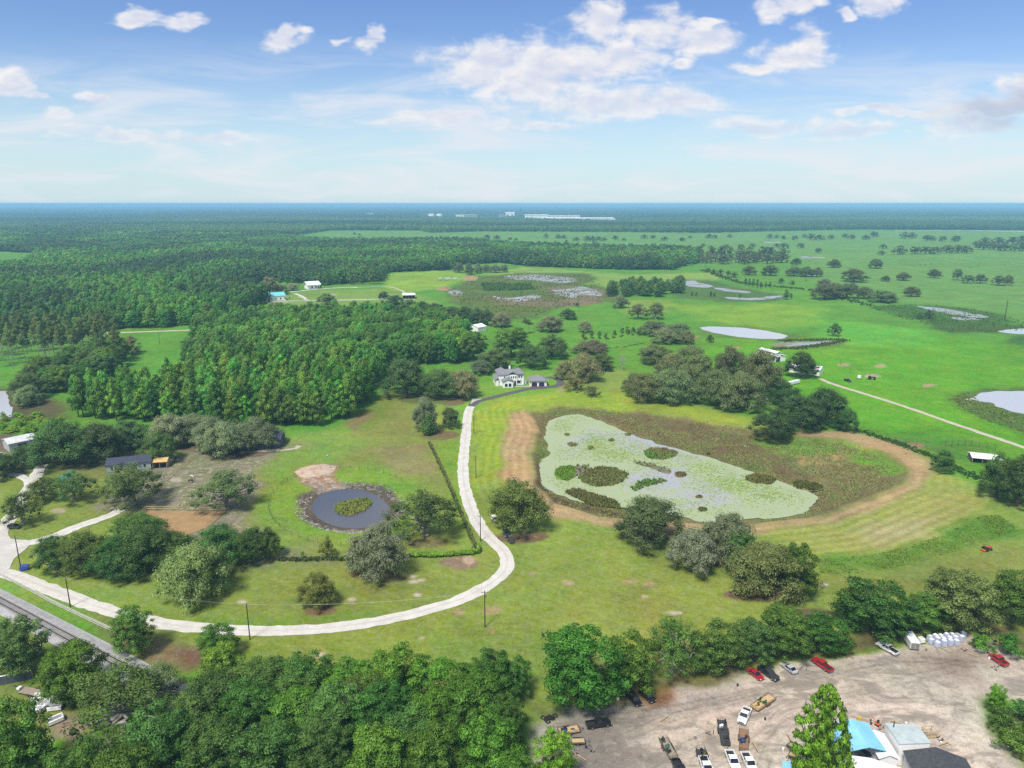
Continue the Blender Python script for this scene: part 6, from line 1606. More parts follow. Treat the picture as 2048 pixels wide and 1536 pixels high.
MB().box(-.6, -.45, .40, .5, .45, .95).build('body', ORANGE, r, .06); MB().box(-.3, -.35, .955, .25, .35, 1.7).build('cab', GLASS, r, .04)
MB().beam((.5, 0, .8), (1.5, 0, 1.7), .16, .2).build('boom', ORANGE, r); MB().beam((1.5, 0, 1.7), (2.0, 0, .7), .13, .16).build('arm', ORANGE, r); MB().box(1.85, -.2, .3, 2.2, .2, .66).build('bucket', STEEL, r)
r = empty('yellow_bin', P(1718, 1443), 0); tag(r, 'small yellow bin at the far end of the blue canopy', 'bin'); MB().cyl((0, 0, 0), .35, .8, 12).build('drum', YE_, r, .04); MB().cyl((0, 0, .805), .37, .06, 12).build('lid', YE_, r)
for i, (x, y, z) in enumerate([(1086,1436,0),(1092,1440,0),(1099,1434,0),(1105,1438,0),(1096,1444,0),(1110,1432,0),(1094,1437,.27),(1102,1436,.27)]):
    me_r, n1, n2 = .48, 14, 7; vs_t = []; fs_t = []
    for q in range(n1):
        for w in range(n2):
            A, B = 2 * math.pi * q / n1, 2 * math.pi * w / n2
            vs_t.append(((me_r + .16 * math.cos(B)) * math.cos(A), (me_r + .16 * math.cos(B)) * math.sin(A), .15 + .13 * math.sin(B)))
            fs_t.append((q * n2 + w, ((q + 1) % n1) * n2 + w, ((q + 1) % n1) * n2 + (w + 1) % n2, q * n2 + (w + 1) % n2))
    o = MB().add(vs_t, fs_t).build('tyre', BLACK, smooth=True); o.location = P(x, y, z * VS); o.scale = (VS, VS, VS); tag(o, 'black tyre in the heap at the left end of the yard', 'tyre', 'heap of tyres')
# clutter and blue tarpaulin below the canopy
r = empty('workbench', P(1722, 1508), -.9); tag(r, 'dark cluttered bench under the blue canopy', 'bench')
MB().box(-1.6, -.4, .8, 1.6, .4, .88).build('top', STEEL, r)
for x in (-1.5, 1.5):
    for y in (-.33, .33): MB().box(x - .05, y - .05, 0, x + .05, y + .05, .795).build('leg', STEEL, r)
o = MB().box(-2.6, -.6, 0, 2.6, .6, .05).build('tarpaulin', paint((.02, .05, .42), 'tarp_blue')); o.location = P(1722, 1518, .01); tag(o, 'blue tarpaulin spread along the front of the canopy', 'tarpaulin')
o = MB().bar((0, 0, 0), (0, 0, 4.9), .11, 8, .09).build('gate_post', mat('green_steel', (.03, .10, .09), .5)); o.location = P(1781, 1494); tag(o, 'dark green steel post between the sheds of the yard', 'post')
# dumpsters
def dumpster(px, py, rz, label, c):
    r = empty('dumpster', P(px, py), rz, (.8, .8, .8)); tag(r, label, 'dumpster')
    MB().prism([(-1.0, .15), (.9, .15), (1.05, .9), (.8, 1.35), (-1.05, 1.35)], -1.1, 1.1, 'y').build('bin', c, r, .03)
    for s in (-.55, .55): MB().box(-1.05, s - .5, 1.355, .8, s + .5, 1.42).build('lid', c, r)
    for s in (-1, 1): MB().box(-.6, s * 1.16 - .06, .75, .6, s * 1.16 + .06, .95).build('fork_pocket', c, r)
    for x in (-.8, .7):
        for y in (-.9, .9): MB().cyl((x, y - .03, .075), .075, .06, 8, 'y').build('caster', BLACK, r)
    MB().box(-.02, -.25, .6, .02, .25, .9) ; return r
DB = paint((.012, .035, .30), 'dumpster_blue')
d = dumpster(50, 1139, 1.9, 'blue dumpster with pale labels beside the pole at the drive', DB)
MB().box(.93, -.7, .45, 1.0, -.35, .8).build('label', TRIM, d); MB().box(.93, .25, .45, 1.0, .6, .8).build('label', TRIM, d)
dumpster(84, 915, .4, 'blue dumpster with a pale cover near the white roofed metal shed', DB)
o = MB().cyl((0, 0, 0), .3, .9, 12).build('barrel', DB, bevel=.03); o.location = P(176, 1517); tag(o, 'blue barrel standing in the lower left thicket', 'barrel')
# tractor, tank, zero-turn mower
def tractor(px, py, rz, label, c, s=1.0):
    r = empty('tractor', P(px, py), rz, (s, s, s)); tag(r, label, 'tractor')
    MB().box(.0, -.38, .75, 1.9, .38, 1.35).build('hood', c, r, .08); MB().box(-.9, -.5, .7, -.005, .5, 1.1).build('chassis', STEEL, r)
    MB().box(-.75, -.28, 1.11, -.35, .28, 1.3).build('seat', BLACK, r, .04); MB().bar((-.05, 0, 1.2), (-.25, 0, 1.65), .04, 5).build('steering_wheel', BLACK, r)
    for q in (-1, 1):
        MB().cyl((-.6, q * .75 - .2, .75), .75, .4, 16, 'y').build('rear_wheel', BLACK, r, .05); MB().cyl((1.4, q * .6 - .13, .42), .42, .26, 14, 'y').build('front_wheel', BLACK, r, .04)
        MB().bar((-.85, q * .5, 1.1), (-.85, q * .5, 2.2), .05, 4).build('roll_bar', STEEL, r)
    MB().bar((-.85, -.5, 2.2), (-.85, .5, 2.2), .05, 4).build('roll_bar', STEEL, r); MB().box(-1.9, -.9, .3, -1.0, .9, .55).build('mower_deck', ORANGE, r, .04); MB().bar((1.2, .2, 1.35), (1.2, .2, 1.9), .04, 5).build('exhaust', STEEL, r)
tractor(1742, 759, -.5, 'dark tractor with an orange implement in the ranch pasture', PG, 1.1)
tractor(1973, 1101, .3, 'small red mowing machine at the edge of the hay field on the right', paint((.5, .04, .02), 'mower_red'), .75)
r = empty('water_tank', P(1718, 758), 0); tag(r, 'round white water tank left of the tractor', 'tank'); MB().cyl((0, 0, .3), .9, 1.6, 14).build('drum', PW, r, .2); MB().box(-.8, -.8, 0, .8, .8, .29).build('cradle', STEEL, r)
# ------------------------------------------------------------------ railway
ra, rbk = P(0, 1203.5), P(213, 1318)
rdir = (rbk - ra).normalized(); r0 = ra - rdir * 120; r1 = rbk + rdir * 130; RL = (r1 - r0).length
rw = empty('railway_track', r0, ang(r0, r1), (1, .78, .78)); tag(rw, 'single railway track on grey ballast at the lower left', None, None, 'structure')
bl = MB().add([(0,-3.4,.02),(RL,-3.4,.02),(RL,-1.7,.42),(0,-1.7,.42),(0,1.7,.42),(RL,1.7,.42),(RL,3.6,.02),(0,3.6,.02)], [(0,1,2,3),(3,2,5,4),(4,5,6,7)]).build('ballast_bed', BALLAST, rw)
sl = MB()
for k in range(int(RL / .62)): sl.box(k * .62, -1.3, .40, k * .62 + .24, 1.3, .47 + .01 * (k % 3))
o = sl.build('sleepers', mat('creosote_sleepers', (.17, .15, .14), .95, var=.25, scale=3), rw); o['kind'] = 'stuff'
for s in (-1, 1):
    m = MB().box(0, s * .75 - .075, .475, RL, s * .75 + .075, .50); m.box(0, s * .75 - .02, .501, RL, s * .75 + .02, .60); m.box(0, s * .75 - .045, .601, RL, s * .75 + .045, .66)
    m.build('rail', mat('rusted_rail', (.055, .043, .038), .6, .4, var=.2, scale=3), rw)
nside = Vector((-rdir.y, rdir.x, 0))
sheet('ballast_shoulder', [tuple(p)[:2] for p in (ra - rdir * 120 - nside * 2.6, r1 - nside * 2.4, r1 + nside * 2.6, rbk + nside * 3.2, ra + nside * 2.9, ra - rdir * 120 + nside * 2.8)], .03, BALLAST, label='grey gravel shoulder beside the railway track')
# ------------------------------------------------------------------ fences
def fence(name, px, label, post_r=.06, post_h=1.2, gap=2.6, rails=(.55, 1.1), rail_r=.04, pm=WOOD, rm=None, group=None, closed=False, flat=False, mesh=None, pts=None):
    w = np.array(pts) if pts is not None else np.array([tuple(P(x, y))[:2] for x, y in px])
    if closed: w = np.concatenate([w, w[:1]])
    seg = np.linalg.norm(np.diff(w, axis=0), axis=1); cum = np.concatenate([[0], np.cumsum(seg)]); n = max(2, int(cum[-1] / gap) + 1)
    tt = np.linspace(0, cum[-1], n)
    q = np.stack([np.interp(tt, cum, w[:, 0]), np.interp(tt, cum, w[:, 1])], 1)
    r = empty(name, (q[0][0], q[0][1], 0)); tag(r, label, 'fence', group)
    rel = q - q[0]
    pmesh = None
    for k in range(n - (1 if closed else 0)):
        if pmesh is None:
            o = MB().bar((0, 0, -.1), (0, 0, post_h), post_r, 6, post_r * .9).build('post', pm, r); pmesh = o.data
        else: o = link('post', pmesh, r)
        o.location = (rel[k][0], rel[k][1], random.uniform(-.06, .0))
    for z in rails:
        for k in range(n - 1):
            a = (rel[k][0], rel[k][1], z + random.uniform(-.02, .02)); b = (rel[k + 1][0], rel[k + 1][1], z + random.uniform(-.02, .02))
            m = MB(); (m.beam(a, b, rail_r, rail_r * 3.2) if flat else m.bar(a, b, rail_r, 4)); m.build('rail', rm or pm, r)
    if mesh:
        for k in range(n - 1):
            a, b = rel[k], rel[k + 1]; d = (b - a) / max(1e-6, np.linalg.norm(b - a)); nn = np.array([-d[1], d[0]]) * .015
            m = MB(); m.add([(a[0]+nn[0],a[1]+nn[1],.05),(b[0]+nn[0],b[1]+nn[1],.05),(b[0]+nn[0],b[1]+nn[1],post_h-.06),(a[0]+nn[0],a[1]+nn[1],post_h-.06),(a[0]-nn[0],a[1]-nn[1],.05),(b[0]-nn[0],b[1]-nn[1],.05),(b[0]-nn[0],b[1]-nn[1],post_h-.06),(a[0]-nn[0],a[1]-nn[1],post_h-.06)],
                [(0,1,2,3),(7,6,5,4),(0,4,5,1),(1,5,6,2),(2,6,7,3),(3,7,4,0)]).build('screen_panel', mesh, r)
    return r
PALE = mat('pale_vinyl', (.62, .60, .56), .6, var=.12, scale=2)
fence('board_fence', [(-40,1136),(0,1152),(60,1184),(113,1213),(170,1240),(219,1263),(260,1282)], 'pale board fence between the railway and the gravel drive', .07, 1.2, 2.6, (.4, .8, 1.15), .045, PALE, flat=True)
fence('chain_link_fence', [(-40,1378),(0,1371),(35,1365),(66,1358)], 'chain link fence with a dark screen at the lower left edge', .04, 1.9, 3.0, (1.86,), .03, RIM, mesh=mat('dark_screen', (.07, .08, .10), .9))
fence('pond_fence', ell(690, 1014, 153, 78, 60)[6:54], 'thin dark post and wire fence round the round pond', .055, 1.3, 3.2, (.5, .9, 1.25), .012, STEEL)
fence('field_fence', [(562,1121),(610,1119),(700,1119),(760,1118),(826,1114)], 'dark wire fence along the meadow below the round pond', .06, 1.2, 3.2, (.5, 1.1), .015, WOOD)
fence('vine_fence', [(858,884),(885,940),(905,985),(925,1035),(944,1078),(955,1103)], 'straight fence overgrown with dark vines left of the drive', .06, 1.2, 4, (.5, 1.1), .02, WOOD)
fence('arena_fence', [(236,1090),(292,1021),(330,1021),(366,1021)], 'yellow timber rail fence on the left of the riding arena', .06, 1.3, 2.6, (.7, 1.25), .05, TAN, flat=True)
fence('arena_fence', [(374,1022),(452,1023),(430,1042),(412,1057)], 'yellow timber rail fence on the right of the riding arena', .06, 1.3, 2.6, (.7, 1.25), .05, TAN, flat=True)
fence('drive_fence', [(146,1082),(165,1072),(180,1064)], 'short yellow timber fence beside the homestead drive', .06, 1.2, 2.4, (.6, 1.1), .045, TAN, flat=True)
fence('lane_fence', [(332,962),(352,945),(372,930),(398,911)], 'timber fence running uphill from the mobile home', .06, 1.2, 2.4, (.6, 1.1), .045, TAN, flat=True)
fence('round_pen', ell(628, 882, 37, 12, 28), 'pale round pen on the grass by the dark barn', .035, 1.1, 3.0, (.5, 1.05), .022, WOOD, closed=True)
fence('yard_fence', [(515,907),(560,905),(590,903),(640,900)], 'low dark fence by the round pen', .05, 1.1, 3.0, (.5, 1.0), .02, WOOD)
fence('paddock_fence', [(540,606),(580,606),(612,603),(614,598),(596,596)], 'white rail fence round the stable paddock', .12, 1.5, 5, (.7, 1.4), .08, PALE, flat=True)
fence('farm_fence', [(612,604),(700,602),(780,601),(806,600)], 'white rail fence along the far farm road', .12, 1.5, 6, (.7, 1.4), .07, PALE, flat=True)
fence('pasture_fence', [(1740,862),(1790,880),(1860,900),(1900,912),(1945,924)], 'dark wire fence at the edge of the bright pasture', .06, 1.5, 3.6, (.5, 1.0, 1.4), .015, STEEL)
fence('pasture_fence', [(1890,893),(1945,892),(1990,900)], 'dark tall net fence behind the cattle shed', .07, 2.2, 2.4, (.6, 1.2, 1.8, 2.1), .02, STEEL)
fence('ranch_fence', [(1662,752),(1700,752),(1742,750)], 'thin fence behind the ranch yard', .05, 1.2, 4, (.6, 1.1), .02, WOOD)
# ------------------------------------------------------------------ poles and wires
POLE = mat('dark_pole', (.05, .04, .034), .9, var=.2, scale=5)
tops = {}
def pole(key, bx, by, top, label, arm=True, h=None, r=.13):
    p = P(bx, by); hh = h or h_of(p, top)
    e = empty('utility_pole', p, 0); tag(e, label, 'pole')
    MB().bar((0, 0, -.2), (0, 0, hh), r, 8, r * .72).build('shaft', POLE, e)
    if arm:
        MB().beam((-.7, 0, hh - .35), (.7, 0, hh - .35), .09, .11).build('crossarm', WOOD, e)
        for x in (-.6, .6): MB().bar((x, 0, hh - .29), (x, 0, hh - .1), .05, 6).build('insulator', RIM, e)
        MB().cyl((.22, 0, hh - 1.5), .17, .6, 10).build('transformer', RIM, e) if key in ('d', 'h') else None
    tops[key] = p + Vector((0, 0, hh - .12))
pole('a', 42, 1138, 1072, 'dark utility pole beside the blue dumpster')
pole('b', 141, 1214, 1155, 'dark utility pole between gravel drive and railway')
pole('c', 500, 1279, 1208, 'dark utility pole just below the gravel drive at the round green tree')
pole('d', 970, 1254, 1182, 'dark utility pole on the grass inside the lower drive bend')
pole('e', 961, 1083, 1030, 'dark utility pole beside the drive next to the hedge corner')
pole('f', 952, 956, 911, 'thin pole right of the middle stretch of the drive')
pole('g', 948, 868, 832, 'thin pole right of the upper stretch of the drive')
pole('h', 934, 798, 768, 'thin pole near the head of the gravel drive')
pole('i', 1700, 748, 735, 'small lamp pole in the ranch yard', arm=False, r=.09)
pole('j', 1681, 731, 718, 'small lamp pole behind the ranch house', arm=False, r=.09)
pole('m', 2009, 641, 600, 'tall pale power mast at the right edge of the pasture', r=.3)
pole('n', 1411, 541, 515, 'pale power mast left of the oak belt', r=.3); pole('o', 1572, 552, 533, 'pale power mast right of the oak belt', r=.25)
pole('p', 320, 690, 664, 'thin pole on the green clearing among the woods', arm=False, r=.12)
WIRE = mat('aluminium_wire', (.30, .30, .30), .5, .5)
for a, b in zip('abcdefg', 'bcdefgh'):
    for q, s in enumerate((-.6, .6)):
        A, B = tops[a] + Vector((s, 0, 0)), tops[b] + Vector((s, 0, 0)); m = MB(); n = 14; prev = A
        for k in range(1, n + 1):
            t = k / n; c = A.lerp(B, t) - Vector((0, 0, 4 * t * (1 - t) * (B - A).length * .022)); m.bar(prev, c, .009, 4); prev = c
        o = m.build('wire', WIRE); o['category'] = 'wire'
        o['label'] = '%s wire from the pole %s to the pole %s' % (('left', 'right')[q], {'a':'by the blue dumpster','b':'between drive and railway','c':'below the gravel drive','d':'inside the lower drive bend','e':'at the hedge corner','f':'at mid drive','g':'at upper drive'}[a],
            {'b':'between drive and railway','c':'below the drive','d':'in the lower bend','e':'at the hedge','f':'at mid drive','g':'at upper drive','h':'at the drive head'}[b]); o['group'] = 'power line wires'
# fallen pole and timber
for (x0, y0, x1, y1, lab) in [(2005,1408,2048,1470,'fallen pale pole lying between the shrubs on the right bank'), (115,1520,160,1493,'long bleached pole lying at the lower left'), (120,1528,168,1503,'second bleached pole lying at the lower left, nearer one'), (1868,1282,1880,1308,'timber beam lying left of the pallets'), (1940,1282,1975,1296,'timber beam lying right of the pallets')]:
    a, b = P(x0, y0, .15), P(x1, y1, .15); o = MB().bar((0, 0, 0), b - a, .12, 7, .09).build('log', BARK_PALE); o.location = a; tag(o, lab, 'log')
# ------------------------------------------------------------------ horses
def horse(px, py, rz, label, coat, graze=True, s=1.0):
    V = [(-.62,0,1.22),(-.2,0,1.18),(.28,0,1.2),(.55,0,1.28)]                       # rump, loin, back, withers
    E = [(0,1),(1,2),(2,3)]; R = [.30,.29,.31,.24]
    head = [(.86,0,1.12),(1.12,0,.72),(1.24,0,.36),(1.38,0,.10)] if graze else [(.86,0,1.60),(1.04,0,1.90),(1.26,0,1.80),(1.50,0,1.58)]
    rr = [.17,.13,.11,.075]; prev = 3
    for q, w in zip(head, rr): V.append(q); R.append(w); E.append((prev, len(V) - 1)); prev = len(V) - 1
    for x, y, root in ((.46,.17,3),(.46,-.17,3)):
        for (dx, z, w) in ((0,.95,.14),(.02,.55,.075),(-.01,.30,.05),(.03,.06,.06)): V.append((x+dx,y,z)); R.append(w); E.append((root, len(V)-1)); root = len(V)-1
    for x, y, root in ((-.6,.18,0),(-.6,-.18,0)):
        for (dx, z, w) in ((.08,.88,.17),(-.14,.52,.08),(-.06,.28,.05),(.0,.06,.06)): V.append((x+dx,y,z)); R.append(w); E.append((root, len(V)-1)); root = len(V)-1
    root = 0
    for q, w in (((-.92,0,1.12),.05),((-1.0,0,.75),.07),((-1.0,0,.45),.03)): V.append(q); R.append(w); E.append((root, len(V)-1)); root = len(V)-1
    me = bpy.data.meshes.new('horse'); me.from_pydata(V, E, []); me.materials.append(coat)
    o = link('horse', me, None, P(px, py), rz, (s, s, s)); tag(o, label, 'horse')
    md = o.modifiers.new('skin', 'SKIN'); md.use_smooth_shade = True
    for i, w in enumerate(R): me.skin_vertices[0].data[i].radius = (w, w)
    me.skin_vertices[0].data[0].use_root = True
    o.modifiers.new('smooth', 'SUBSURF').levels = 1
    o.modifiers['smooth'].render_levels = 1
    return o
horse(382, 966, .1, 'black horse grazing on the dry homestead lawn', mat('black_coat', (.018, .015, .014), .6), True, .85)
horse(384, 957, -.6, 'white horse standing behind the black horse', mat('white_coat', (.62, .58, .52), .7, var=.2), True, .82)
horse(358, 1017, 1.4, 'brown and white horse at the far side of the arena', mat('brown_coat', (.17, .09, .045), .6, var=.35, alt=(.5, .45, .38), scale=1.4), False, .82)
# cattle far out in the pasture
CATTLE = mat('dark_cattle', (.02, .018, .017), .8)
ccx = horse(1840, 530, .3, 'black cow grazing in the far right pasture', CATTLE, True, 1.1)
ccx['category'] = 'cow'; ccx.name = 'cow'; ccx['group'] = 'cows in the far pasture'
for (x, y) in [(1850,532),(1862,529),(1940,536),(1956,533),(1905,545),(1450,556),(1462,557),(1440,558),(1612,562),(1975,560),(2010,530)]:
    c = ccx.copy(); COL.objects.link(c); c.location = P(x, y); c.rotation_euler = (0, 0, random.uniform(0, 6))
# ------------------------------------------------------------------ low vegetation (nobody could count it)
def tufts(name, pts, z, hlo, hhi, cols, label, seed, blades=5, wid=.16, lean=.35, parent=None):
    rng = np.random.default_rng(seed); n = len(pts); N = n * blades
    base = np.repeat(np.concatenate([pts, np.broadcast_to(np.asarray(z, float).reshape(-1, 1), (n, 1))], 1), blades, 0) + np.concatenate([rng.normal(size=(N, 2)) * .18, np.zeros((N, 1))], 1)
    a = rng.uniform(0, 6.28, N); h = rng.uniform(hlo, hhi, N); w = wid * rng.uniform(.6, 1.4, N)
    side = np.stack([np.cos(a), np.sin(a), np.zeros(N)], 1) * w[:, None]
    tip = base + np.stack([rng.normal(size=N) * lean * h, rng.normal(size=N) * lean * h, h], 1)
    mid = (base + tip) / 2 + np.stack([np.zeros(N), np.zeros(N), h * .1], 1)
    V = np.stack([base - side, base + side, mid + side * .8, tip, mid - side * .8], 1).reshape(-1, 3)
    F = np.arange(N * 5).reshape(-1, 5)
    me = mesh_np(name, V, F, [LEAF])
    cols = np.array(cols); f = fbm(pts[:, 0], pts[:, 1], 9, 3, seed); ci = np.clip(((f - .25) * 2 * len(cols)).astype(int) + rng.integers(-1, 2, n), 0, len(cols) - 1)
    c = np.repeat(cols[ci] * rng.uniform(.75, 1.25, (n, 1)), blades, 0); add_col(me, np.repeat(c, 5, 0) / LEAF_GAIN)
    nr = np.repeat(unit(np.stack([rng.normal(size=N) * .4, rng.normal(size=N) * .4 - .15, np.ones(N)], 1)), 5, 0)
    me.normals_split_custom_set_from_vertices(nr.astype(np.float32))
    o = link(name, me, parent); o['tint'] = (1.0, 1.0, 1.0); tag(o, label, None, None, 'stuff')
    return o
def inside(px, n, seed, holes=(), z=0.0):
    w = np.array([tuple(P(x, y, z))[:2] for x, y in px]); rng = np.random.default_rng(seed); out = np.zeros((0, 2))
    while len(out) < n:
        p = rng.uniform(w.min(0), w.max(0), (n * 3, 2)); ok = sdf(w, p) < 0
        for h in holes: ok &= sdf(np.array(h), p) > 0
        out = np.concatenate([out, p[ok]])
    return out[:n]
def patchy(p, poly, scale):
    k = fbm(p[:, 0], p[:, 1], scale, 4, 19); keep = np.random.default_rng(1).random(len(p)) < np.clip((k - .3) * 2.6, .05, 1)
    if poly is not None: keep &= np.random.default_rng(2).random(len(p)) < smoothstep(.5, -3, sdf(poly, p))
    return p[keep]
wat = smooth_poly(BIG_WATER, -.8, 3.0)
def gz_at(p):
    d = sdf(ring_w, p); return -(0.95 * smoothstep(0.6, -1.8, d) + 0.5 * smoothstep(-2, -14, d))
pm_ = patchy(inside(BIG_MARSH, 26000, 3, [wat]), ring_w, 5); tufts('marsh_reeds', pm_, gz_at(pm_), .12, .42, [(.19,.155,.09),(.24,.20,.11),(.29,.25,.14),(.21,.22,.095),(.18,.24,.075)], 'brown and green reeds fringing the lily pond', 4, 5, .11)
pw_ = inside([(1640,1118),(1760,1108),(1880,1072),(1965,1030),(2000,1030),(2040,1060),(1960,1085),(1840,1125),(1700,1150),(1640,1145)], 4500, 5); pw_ = patchy(pw_, None, 6); tufts('weed_strip', pw_, 0, .06, .2, [(.09,.16,.03),(.11,.20,.036),(.14,.21,.05)], 'dark green weeds in the curved strip below the hay field', 6, 5, .12)
pe_ = inside([(1895,800),(1935,782),(1960,803),(1985,812),(2060,838),(2060,868),(1960,838)], 1500, 7); pe_ = patchy(pe_, None, 6); tufts('bank_reeds', pe_, 0, .2, .6, [(.17,.16,.08),(.14,.19,.06),(.19,.22,.09)], 'reeds on the bank of the pale pond at the right edge', 8, 5, .22)
pe_ = inside([(895,577),(960,556),(1050,547),(1175,549),(1235,592),(1130,612),(1060,635),(985,640),(930,618)], 5200, 9); pe_ = patchy(pe_, None, 14); tufts('wetland_reeds', pe_, 0, .3, .9, [(.13,.125,.06),(.11,.16,.05),(.15,.18,.07),(.20,.18,.11)], 'mixed reeds over the central marsh', 10, 4, .4)
pe_ = inside([(960,568),(1060,570),(1070,580),(970,582)], 500, 19); tufts('marsh_scrub', pe_, 0, 1.5, 3.2, [(.045,.095,.03),(.06,.12,.035)], 'green scrub in the middle of the central marsh', 20, 6, .6)
# pasture rough at the far right marsh
pe_ = inside([(1735,614),(1800,609),(1900,612),(2000,628),(2100,660),(1900,666),(1860,655)], 2600, 29); pe_ = patchy(pe_, None, 14); tufts('pasture_sedge', pe_, 0, .25, .7, [(.09,.14,.045),(.11,.16,.05)], 'dark sedge in the green marsh on the right', 30, 4, .4)
def line_pts(px, n, wid, seed):
    c = np.array([tuple(P(x, y))[:2] for x, y in px]); seg = np.linalg.norm(np.diff(c, axis=0), axis=1); cum = np.concatenate([[0], np.cumsum(seg)]); rng = np.random.default_rng(seed)
    t = rng.uniform(0, cum[-1], n); return np.stack([np.interp(t, cum, c[:, 0]), np.interp(t, cum, c[:, 1])], 1) + rng.normal(size=(n, 2)) * wid
tufts('fence_vines', line_pts([(858,884),(885,940),(905,985),(925,1035),(944,1078),(955,1100)], 800, .14, 11), 0, .2, .65, [(.06,.095,.024),(.09,.125,.035)], 'dark vines on the straight fence left of the drive', 12, 6, .2)
tufts('fence_weeds', line_pts([(562,1121),(700,1119),(826,1114)], 500, .3, 13), 0, .3, .9, [(.06,.09,.025),(.09,.11,.04)], 'weeds along the meadow fence', 14, 5, .16)
tufts('ditch_grass', line_pts([(1405,540),(1480,566),(1620,580),(1700,600),(1740,612)], 700, 3.0, 15), 0, .5, 1.4, [(.045,.075,.025),(.06,.09,.03)], 'dark grass along the pasture ditch', 16, 5, .5)
tufts('pond_grass', line_pts([(1545,698),(1600,697),(1660,688),(1690,680),(1640,680),(1560,682)], 600, 1.5, 17), 0, .4, 1.1, [(.05,.07,.025),(.07,.08,.03)], 'dark sedge round the shallow pond', 18, 5, .3)
tufts('fence_rough', line_pts([(1720,862),(1800,888),(1880,920),(1960,960)], 700, 1.2, 21), 0, .15, .5, [(.05,.10,.025),(.07,.13,.03)], 'rough grass along the pasture fence', 22, 5, .2)
# clipped hedge
hedge_pts = spline([P(x, y) for x, y in [(826,1113),(870,1114),(915,1111),(955,1107),(958,1098)]], .5)
rng = np.random.default_rng(2); pu = [(p[0], p[1], rng.uniform(.45, .95), rng.uniform(.45, .75), rng.uniform(.4, .6)) for p in hedge_pts]
c0 = np.array(pu)[:, :3].mean(0); c0[2] = 0
hm_ = crown_mesh('hedge', [(a - c0[0], b - c0[1], c, d, e) for a, b, c, d, e in pu], 9000, .13, 5)
o = link('hedge', hm_, None, tuple(c0)); o['tint'] = (.115, .19, .03); tag(o, 'bright overgrown hedge ending at the drive below the round pond', 'hedge')
# islets of the two ponds
MUD = mat('dark_mud', (.17, .15, .13), .8, var=.2, scale=.5)
TURF = mat('islet_turf', (.13, .155, .055), .95, var=.3, scale=.8, alt=(.11, .085, .045))
TURFB = mat('bright_turf', (.075, .19, .02), .95, var=.2, scale=.8)
def islet(px, z, rise, m, label, n, cols, seed, hl=(.3, .8), name='islet'):
    o = smooth_poly(px, z, 1.0); c = o.mean(0)
    V = [(p[0], p[1], z - .15) for p in o] + [((p[0] * .8 + c[0] * .2), (p[1] * .8 + c[1] * .2), z + rise) for p in o] + [(c[0], c[1], z + rise * 1.2)]
    k = len(o); F = [(i, (i + 1) % k, k + (i + 1) % k, k + i) for i in range(k)] + [(k + i, k + (i + 1) % k, 2 * k) for i in range(k)]
    ob = MB().add(V, F).build(name, m); tag(ob, label, None, None, 'structure')
    if n:
        pts = inside(px, n, seed, z=z); tufts('islet_reeds', pts, z + rise * .6, *hl, cols, 'reeds on the ' + label, seed + 1, 5, .2)
RC = [(.16,.15,.065),(.17,.21,.065),(.20,.165,.085)]; GC = [(.10,.22,.03),(.13,.26,.045)]
islet([(668,1018),(680,1008),(700,1003),(730,998),(744,1003),(742,1012),(725,1024),(700,1032),(676,1028)], -1.05, .25, TURF, 'green islet in the round pond', 500, [(.15,.24,.045),(.19,.21,.07)], 41)
islet([(1287,905),(1300,898),(1330,898),(1355,905),(1350,913),(1325,920),(1296,917)], -.8, .3, TURF, 'oval green islet near the far shore of the lily pond', 420, GC + RC, 43)
islet([(1158,955),(1180,938),(1210,934),(1240,940),(1258,950),(1250,962),(1225,972),(1190,974),(1165,965)], -.8, .3, TURF, 'largest brown islet of the lily pond', 700, RC, 45)
islet([(1108,946),(1118,936),(1140,933),(1152,940),(1150,952),(1135,962),(1115,958)], -.8, .22, TURFB, 'vivid green islet at the left of the lily pond', 500, GC, 47)
islet([(1490,954),(1508,950),(1540,954),(1553,962),(1540,969),(1510,967),(1494,962)], -.8, .3, TURF, 'dark oval islet in the right half of the lily pond', 300, [(.11,.10,.035),(.15,.14,.05)], 49)
islet([(1582,968),(1600,963),(1630,968),(1648,976),(1625,982),(1595,978)], -.8, .3, TURF, 'dark islet touching the right shore of the lily pond', 300, [(.11,.10,.035),(.15,.14,.05)], 51)
islet([(1262,975),(1280,962),(1310,958),(1338,961),(1320,967),(1290,974),(1268,984)], -.8, .1, MUD, 'grey mud bank below the largest islet of the lily pond', 120, GC, 53)
islet([(1265,922),(1300,926),(1340,940),(1346,948),(1330,948),(1300,936),(1270,928)], -.8, .1, MUD, 'curved grey mud bank in the middle of the lily pond', 60, RC, 55)
islet([(1130,940),(1150,930),(1180,932),(1175,945),(1150,955),(1140,960)], -.8, .08, MUD, 'grey mud between the two left islets of the lily pond', 60, RC, 57)
for i, (x, y, rx, ry) in enumerate([(1145,890,9,4),(1182,897,6,3),(1222,881,5,2.5),(1134,870,4,2),(1360,950,11,5),(1417,905,4,2),(1256,870,5,2),(1398,995,5,2),(1405,1020,8,3)]):
    islet(ell(x, y, rx, ry, 8), -.8, .2, TURF, ['tiny tuft west of the far shore','second tiny tuft near the far shore','third tiny tuft near the far shore','fourth tiny tuft at the left shore','round brown tuft in the middle of the lily pond','tiny tuft near the far right shore','tiny tuft below the far shore','tiny tuft near the near shore','small clump near the near shore'][i], int(rx * 7), RC, 60 + 2 * i, (.3, .6))
tufts('shore_reeds', inside([(1130,985),(1150,978),(1230,1002),(1240,1016),(1180,1010)], 700, 33, z=-.8), -.8, .4, 1.0, [(.13,.10,.055),(.11,.12,.045)], 'brown reeds along the near left shore of the lily pond', 34, 5, .2)
